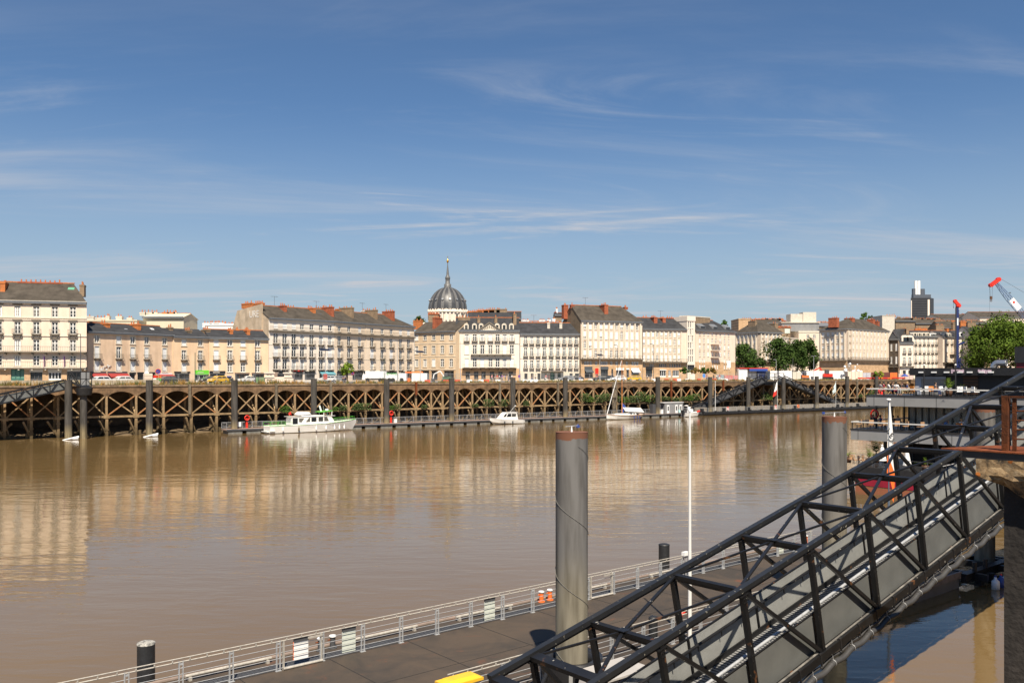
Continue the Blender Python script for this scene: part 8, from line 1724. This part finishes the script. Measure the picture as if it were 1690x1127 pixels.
# upper pavilion and roof
sT = RS + 7; zr0, zr1 = Zs(619.5, 1502, RS + 6.2), Zs(607.5, 1502, RS + 6.2); dT = sd(1501, RS + 6.2)
m = MB(); m.box(RS + 6.2, RS + 27, dR - 6, dT, zr0, zr1); part('roof', m, mat('black_cladding', (.014, .014, .015), .5, var=.3, vscale=1), t)
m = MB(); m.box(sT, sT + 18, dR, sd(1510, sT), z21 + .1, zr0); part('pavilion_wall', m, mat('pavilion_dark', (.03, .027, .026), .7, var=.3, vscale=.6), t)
dA, dB_ = sd(1511, sT - .2), sd(1561, sT - .2)
m = MB(); m.box(sT - .25, sT - .2, dB_, dA, z21 + 1.7, zr0 - .1); m.box(sT - .25, sT - .2, dA - .6, dA, z21 + .1, z21 + 1.7); part('canvas_screen', m, M_tarp, t)
m = MB(); m.box(sT - .22, sT - .2, dB_, dA - .6, z21 + .1, z21 + 1.7); part('clear_screen', m, mat('screen_plastic', (.22, .21, .20), .15), t)
dC, dD = sd(1590, sT - .1), sd(1614, sT - .1); m = MB()
for k in range(8): z = z21 + .2 + k * .3; m.box(sT - .14, sT - .05, dD, dC, z, z + .2)
part('timber_slats', m, M_brownw, t)
for px in (1520, 1541, 1562, 1584, 1600, 1620, 1635): m = MB(); d_ = sd(px, RS + 6.1); m.box(RS + 6.06, RS + 6.19, d_ - .25, d_ + .25, (zr0 + zr1) / 2 - .12, (zr0 + zr1) / 2 + .02); part('floodlight', m, M_wp, t)
for px in (1581, 1626): m = MB(); d_ = sd(px, RS + 6.1); rr = random.Random(px); [m.box(RS + 6.15, RS + 6.19, d_ + q * .18, d_ + q * .18 + .16, (zr0 + zr1) / 2 + .1 - rr.random() * .3, (zr0 + zr1) / 2 + .15 + rr.random() * .1) for q in range(-3, 4)]; part('emblem', m, mat('pale_lilac', (.5, .38, .45), .7), t)
# duct and red-black superstructure
sd_ = RS + 12; d_ = sd(1642, sd_); m = MB(); zz0 = zr1; pp = [(sd_, d_ + .15 - .45 * (1 - math.cos(R(q))) , zz0 - .1 + .62 * math.sin(R(q))) for q in range(0, 91, 15)] + [(sd_, d_ - 1.1, zz0 + .5)]
for p_, q_ in zip(pp, pp[1:]): m.cyl(p_, q_, .32, .32, 14)
m.torus(pp[-1], (0, 1, 0), .33, .04, 14, 5); part('ventilation_duct', m, mat('silver_foil', (.55, .55, .56), .3, metal=.85, bump=.4, bscale=6), t)
d_ = sd(1677, RS + 10); m = MB(); m.box(RS + 10, RS + 16, d_ - 7, d_, zr1, Zs(597.5, 1677, RS + 10)); part('red_deckhouse', m, mat('deckhouse_red', (.16, .012, .02), .5), t)
m = MB(); zq = Zs(597.5, 1677, RS + 10); m.box(RS + 9.9, RS + 16, d_ - 7, d_ + .1, zq, zq + 1.5); m.box(RS + 9.85, RS + 9.9, d_ - 7, d_ + .1, zq - .08, zq + .06); part('black_top', m, M_blk, t)
for px, s, lab in ((1538, RS + 1.2, 'z'), ): pass
# string light mast on the upper terrace
for px, lab in ((1525, 'thin dark post with string lights on the upper terrace, left one'), (1577, 'thin dark post with string lights on the upper terrace, right one')):
    d_ = sd(px, RS + 1.5); q = thing('light_post', lab, 'post', (RS + 1.5, d_, z21 + .1), NF); m = MB(); m.cyl((RS + 1.5, d_, z21 + .1), (RS + 1.5, d_, zr1 + .2), .07, .06, 8); part('pole', m, M_blk, q); m = MB(); m.lathe([(0, zr1 + .35), (.09, zr1 + .3), (.09, zr1 + .2), (0, zr1 + .18)], 8, (RS + 1.5, d_)); part('bulb', m, M_wp, q)
# terrace furniture
M_rattan = mat('rattan', (.42, .25, .14), .85, var=.3, vscale=8); M_oseat = mat('orange_chair', (.55, .20, .04), .6)
def chair_proto(mt, lab, legm=M_blk):
    t = thing('terrace_chair', lab, 'chair', (0, 0, 0)); m = MB(); m.box(-.25, .25, -.25, .25, .40, .47); part('seat', m, mt, t); m = MB(); m.box(-.25, .25, .2, .27, .47, .92); part('backrest', m, mt, t)
    for a_ in (-.21, .21):
        for b_ in (-.2, .2): m = MB(); m.beam((a_, b_, 0), (a_, b_, .4), .035); part('leg', m, legm, t)
    return t
def table_proto(mt, lab):
    t = thing('terrace_table', lab, 'table', (0, 0, 0)); m = MB(); m.box(-.4, .4, -.4, .4, .70, .74); part('tabletop', m, mt, t); m = MB(); m.cyl((0, 0, .03), (0, 0, .7), .04, .04, 8); m.box(-.22, .22, -.22, .22, 0, .03); part('pedestal', m, M_blk, t); return t
cp = {}
def put(kind, mt, px, s, z, lab, rot=0):
    key = (kind, mt.name); d_ = sd(px, s)
    if key not in cp: cp[key] = (chair_proto if kind == 'chair' else table_proto)(mt, lab); o = cp[key]
    else: o = copy_thing(cp[key], (0, 0, 0), label=lab)
    o.location = NF.w(s, d_, z); o.rotation_euler = (0, 0, NF.rot + rot); o['group'] = 'terrace chairs of the floating restaurant' if kind == 'chair' else 'terrace tables of the floating restaurant'
zl, zu = z11 + .1, z21 + .1
for i, px in enumerate((1418, 1436, 1455, 1479, 1494, 1519)): put('chair', M_rattan, px, RS + .9, zl, f'{ORD[i]} tan rattan chair from the left on the lower terrace', rng.uniform(-.8, .8) + R(180))
for i, px in enumerate((1425, 1446, 1486)): put('table', M_blk, px, RS + 1.8, zl, f'{ORD[i]} low dark table from the left on the lower terrace')
for i, px in enumerate((1551, 1560, 1584, 1592)): put('chair', M_oseat, px, RS + 1.4, zl, f'{ORD[i]} orange chair from the left on the right part of the lower terrace', rng.uniform(-1, 1))
for i, px in enumerate((1508, 1517, 1530, 1538, 1556, 1566)): put('chair', M_wp if i % 3 else M_oseat, px, RS + 2.2, zu, f'{ORD[i]} {"white" if i % 3 else "orange"} chair from the left on the upper terrace', rng.uniform(-1.5, 1.5))
for i, px in enumerate((1512, 1534, 1561, 1590, 1602)): put('table', M_wp if i != 3 else M_rattan, px, RS + 2.6, zu, f'{ORD[i]} upper terrace table from the left')
for i, px in enumerate((1584, 1597, 1610)): put('chair', M_wp, px, RS + 1.8, zu, f'{ORD[i + 6]} chair from the left on the upper terrace, right of the palm', rng.uniform(-1.5, 1.5))
for px, s, z, po, sh, tr, lab in ((1441, RS + 3, zl, 'sit', 'black', 'blue', 'seated person in black at the left end of the lower terrace'), (1453, RS + 3, zl, 'sit', 'navy', 'black', 'seated person in navy left of the feather flag'), (1474, RS + 3.2, zl, 'sit', 'black', 'black', 'seated person in black right of the feather flag'), (1482, RS + 3.2, zl, 'sit', 'grey', 'navy', 'seated person in grey right of the feather flag'), (1560, RS + 1.8, zl, 'stand', 'white', 'blue', 'standing person in white shirt and blue trousers on the lower terrace'), (1587, RS + 2, zl, 'sit', 'white', 'maroon', 'seated person in white at the right part of the lower terrace'),
        (1452.5, RS + 1.6, zu, 'sit', 'grey', 'khaki', 'seated person in grey at the left end of the upper terrace'), (1458, RS + 1.9, zu, 'sit', 'maroon', 'red', 'seated person in dark red at the left end of the upper terrace'), (1466, RS + 1.9, zu, 'sit', 'white', 'black', 'seated person in white on the upper terrace'), (1473, RS + 2.1, zu, 'sit', 'black', 'navy', 'seated person in black on the upper terrace'), (1479, RS + 1.7, zu, 'sit', 'white', 'maroon', 'seated person in white with maroon trousers on the upper terrace'), (1489, RS + 2.1, zu, 'sit', 'black', 'grey', 'seated person in black and grey on the upper terrace'), (1497, RS + 1.8, zu, 'sit', 'navy', 'khaki', 'seated person in navy and khaki on the upper terrace'), (1544, RS + 2, zu, 'sit', 'black', 'navy', 'seated person in black near the upper terrace palm')):
    d_ = sd(px, s); person(tuple(NF.w(s, d_, z)), NF.rot + rng.uniform(-2.5, 2.5), po, sh, tr, lab, group='guests on the restaurant terraces')
def frond_plant(name, label, px, s, z, h, n, mt, pot=True):
    d_ = sd(px, s); t = thing(name, label, 'plant', (s, d_, z), NF); r = random.Random(int(px)); m = MB()
    for k in range(n):
        a = r.uniform(0, 6.28); L_ = h * r.uniform(.7, 1.2); e = r.uniform(.1, 1.1); pts = [Vector((s + math.cos(a) * math.sin(e) * L_ * f_, d_ + math.sin(a) * math.sin(e) * L_ * f_, z + h * .45 + L_ * math.cos(e) * f_ - .45 * L_ * f_ * f_)) for f_ in (0, .33, .66, 1)]
        sdv = Vector((-math.sin(a), math.cos(a), 0))
        for p, q in zip(pts, pts[1:]):
            for u_ in (0, .5): c = p.lerp(q, u_); m.face([c, c + sdv * .22 * h * .6 + (q - p) * .4, c + (q - p) * .12]); m.face([c, c - sdv * .22 * h * .6 + (q - p) * .4, c + (q - p) * .12])
    part('foliage', m, mt, t)
    m = MB(); m.lathe([(0, z), (.26, z), (.34, z + h * .35), (.3, z + h * .35), (0, z + h * .3)], 12, (s, d_)); m.cyl((s, d_, z + h * .3), (s, d_, z + h * .5), .07, .05, 6); part('pot', m, M_brownw, t)
frond_plant('potted_palm', 'green palm in a pot on the upper terrace', 1566, RS + 1.2, zu, 1.7, 26, M_leafy); frond_plant('potted_palm', 'palm hanging over the lower deck, darker one', 1446, RS + .8, 1.9, 2.6, 34, M_leafd)
frond_plant('potted_palm', 'small bright plant at the left bow of the restaurant boat', 1400, RS - .6, 1.9, 1.5, 18, M_leafy); frond_plant('potted_palm', 'bright yellow green palm between the bow and the closed parasols', 1434, RS - 1.0, 1.9, 1.7, 22, M_leafy); frond_plant('potted_palm', 'small bright plant right of the closed white parasols', 1527, RS - 1.2, 1.9, 1.1, 14, M_leafy)
for px, yt, lab in ((1456, 735, 'closed white parasol left of the feather flag on the lower deck'), (1497, 743, 'closed white parasol right of the feather flag on the lower deck')):
    s = RS - 2; d_ = sd(px, s); zt = Zs(yt, px, s); t = thing('closed_parasol', lab, 'parasol', (s, d_, 1.85), NF); m = MB(); m.cyl((s, d_, 1.85), (s, d_, zt), .035, .035, 8); m.box(s - .3, s + .3, d_ - .3, d_ + .3, 1.86, 1.93); part('pole', m, M_dgrey, t)
    m = MB(); m.lathe([(.02, zt + .1), (.12, zt), (.05, zt - .08), (.18, zt - .3), (.30, zt - .95), (.42, zt - 1.45), (.30, zt - 1.5), (.1, zt - 1.3)], 10, (s, d_), sm=False); part('canopy', m, M_wp, t)
s = RS - 2.4; d_ = sd(1570, s); t = thing('white_awning', 'flat white awning on the lower deck above the gangway panel', 'awning', (s, d_, 1.85), NF); m = MB(); zt = Zs(768, 1570, s) ; m.slab([(s, sd(1582, s), zt + .35), (s, sd(1556, s), zt - .1), (s + 2, sd(1556, s), zt - .1), (s + 2, sd(1582, s), zt + .35)], .06); part('canvas', m, M_wp, t); m = MB(); m.cyl((s + 1, d_, 1.85), (s + 1, d_, zt + .1), .04, .04, 6); part('pole', m, M_dgrey, t)
for i, px in enumerate((1408, 1414, 1421, 1428)): put('chair', M_rattan, px, RS - 1.2, 1.86, f'{ORD[i]} rattan chair from the left on the low bow deck', rng.uniform(-1, 1))
q = thing('bow_railing', 'thin dark railing around the bow deck of the restaurant boat', 'railing', (RS - 2.9, dh - 1.2, 1.85), NF); m = MB()
for z in (2.3, 2.75): m.beam((RS - 2.9, dR + 8, z), (RS - 2.9, dh - 1.2, z), .04); m.beam((RS - 2.9, dh - 1.2, z), (RS, dh - .2, z), .04)
part('rail', m, M_dgrey, q); m = MB(); d_ = dh - 1.2
while d_ > dR + 8: m.beam((RS - 2.9, d_, 1.85), (RS - 2.9, d_, 2.75), .04); d_ -= 1.7
part('stanchion', m, M_dgrey, q)
life_ring(1442, sd(1442, RS + 4), zl, 1.0, WF, 'x', .42) if False else None
s = RS + 4; d_ = sd(1443.5, s); q = thing('lifebuoy', 'red lifebuoy hanging by the left column of the lower terrace', 'lifebuoy', (s, d_, zl), NF); m = MB(); m.torus((s, d_, zl + 1.35), (1, 0, 0), .4, .1, 18, 6); part('ring', m, M_red, q); m = MB(); m.beam((s, d_ + .45, zl), (s, d_ + .45, zl + 1.6), .05); part('bracket', m, M_dgrey, q)

# feather flag at the end of the near pontoon
s = 45.2; d_ = dj(1466.8, s); Y = NF.w(s, d_).y; zt = zat(661, Y); t = thing('feather_flag', 'tall white feather banner with slanted black lettering and orange foot', 'flag', (s, d_, DK), NF)
m = MB(); m.cyl((s, d_, DK), (s, d_, 4.6), .07, .06, 10); m.cyl((s, d_, 4.6), (s, d_, zt), .035, .025, 8); m.cyl((s, d_, DK), (s, d_, DK + .1), .2, .2, 12); part('pole', m, mat('pole_steel', (.10, .13, .18), .4), t)
m = MB(); m.lathe([(0, zt + .12), (.1, zt + .1), (.13, zt + .04), (.1, zt), (.03, zt - .02)], 12, (s, d_)); part('finial', m, M_wp, t)
zz_ = lambda py: zat(py, Y); ppm = FPX / Y
def fl(py): # left/right edges in px
    T_ = [(663, 1466.5, 1469), (700, 1465.5, 1472.5), (720, 1465, 1474), (745, 1464.5, 1474.5), (770, 1464, 1476), (781, 1463.6, 1477)]
    for (y0, l0, r0), (y1, l1, r1) in zip(T_, T_[1:]):
        if py <= y1: f_ = (py - y0) / (y1 - y0); return l0 + (l1 - l0) * f_, r0 + (r1 - r0) * f_
    return T_[-1][1:]
ux = Vector((math.cos(-NF.rot), math.sin(-NF.rot)))      # image x direction in frame coordinates
P3 = lambda px, py, o=0: (s + ux.x * (px - 1466.8) / ppm + ux.y * 0 , d_ + ux.y * (px - 1466.8) / ppm, zz_(py)) if o == 0 else (s + ux.x * (px - 1466.8) / ppm - math.sin(NF.rot) * o, d_ + ux.y * (px - 1466.8) / ppm - math.cos(NF.rot) * o, zz_(py))
def fm(yl, names, mt, nm):
    m = MB()
    for (pl, pr) in zip(yl, yl[1:]): m.face([P3(pl[1], pl[0]), P3(pr[1], pr[0]), P3(pr[2], pr[0]), P3(pl[2], pl[0])])
    part(nm, m, mt, t)
fm([(y, *fl(y)) for y in (663, 680, 700, 715, 730, 747)] , 0, M_wp, 'white_cloth')
m = MB(); ys = [747, 755, 763, 770, 775, 781]; dg = lambda y: 1464.5 + (y - 747) * .36
for y0, y1 in zip(ys, ys[1:]): m.face([P3(dg(y0), y0), P3(dg(y1), y1), P3(fl(y1)[1], y1), P3(fl(y0)[1], y0)])
part('white_tail', m, M_wp, t)
m = MB()
for y0, y1 in zip(ys, ys[1:]): m.face([P3(fl(y0)[0], y0), P3(fl(y1)[0], y1), P3(dg(y1), y1), P3(dg(y0), y0)])
m.face([P3(1463.6, 781), P3(1467, 784), P3(1472.5, 806), P3(1476.5, 797), P3(1477, 781)]); m.face([P3(1472.5, 806), P3(1472, 822), P3(1474.5, 829), P3(1476, 815), P3(1476.5, 797)]); part('orange_cloth', m, M_orange, t)
for txt, px, py, sz in (('L', 1466.4, 711, .30), ('E', 1470.6, 718.5, .30), ('S', 1473.2, 726, .20), ('HAN', 1469.5, 727.5, .13), ('O', 1469.2, 746, .26), ('C', 1473.0, 752.5, .26)):
    me = text_mesh(txt, sz * 1.25, M_blk, .004); p = P3(px, py, .03); inst('lettering', me, t, (p[0] - s, p[1] - d_, p[2] - DK), (R(90), R(38), -NF.rot))
# purge prototypes that were never placed
for k in list(PROT.values()):
    if not k.get('label'):
        for c in list(k.children): bpy.data.objects.remove(c)
        bpy.data.objects.remove(k)
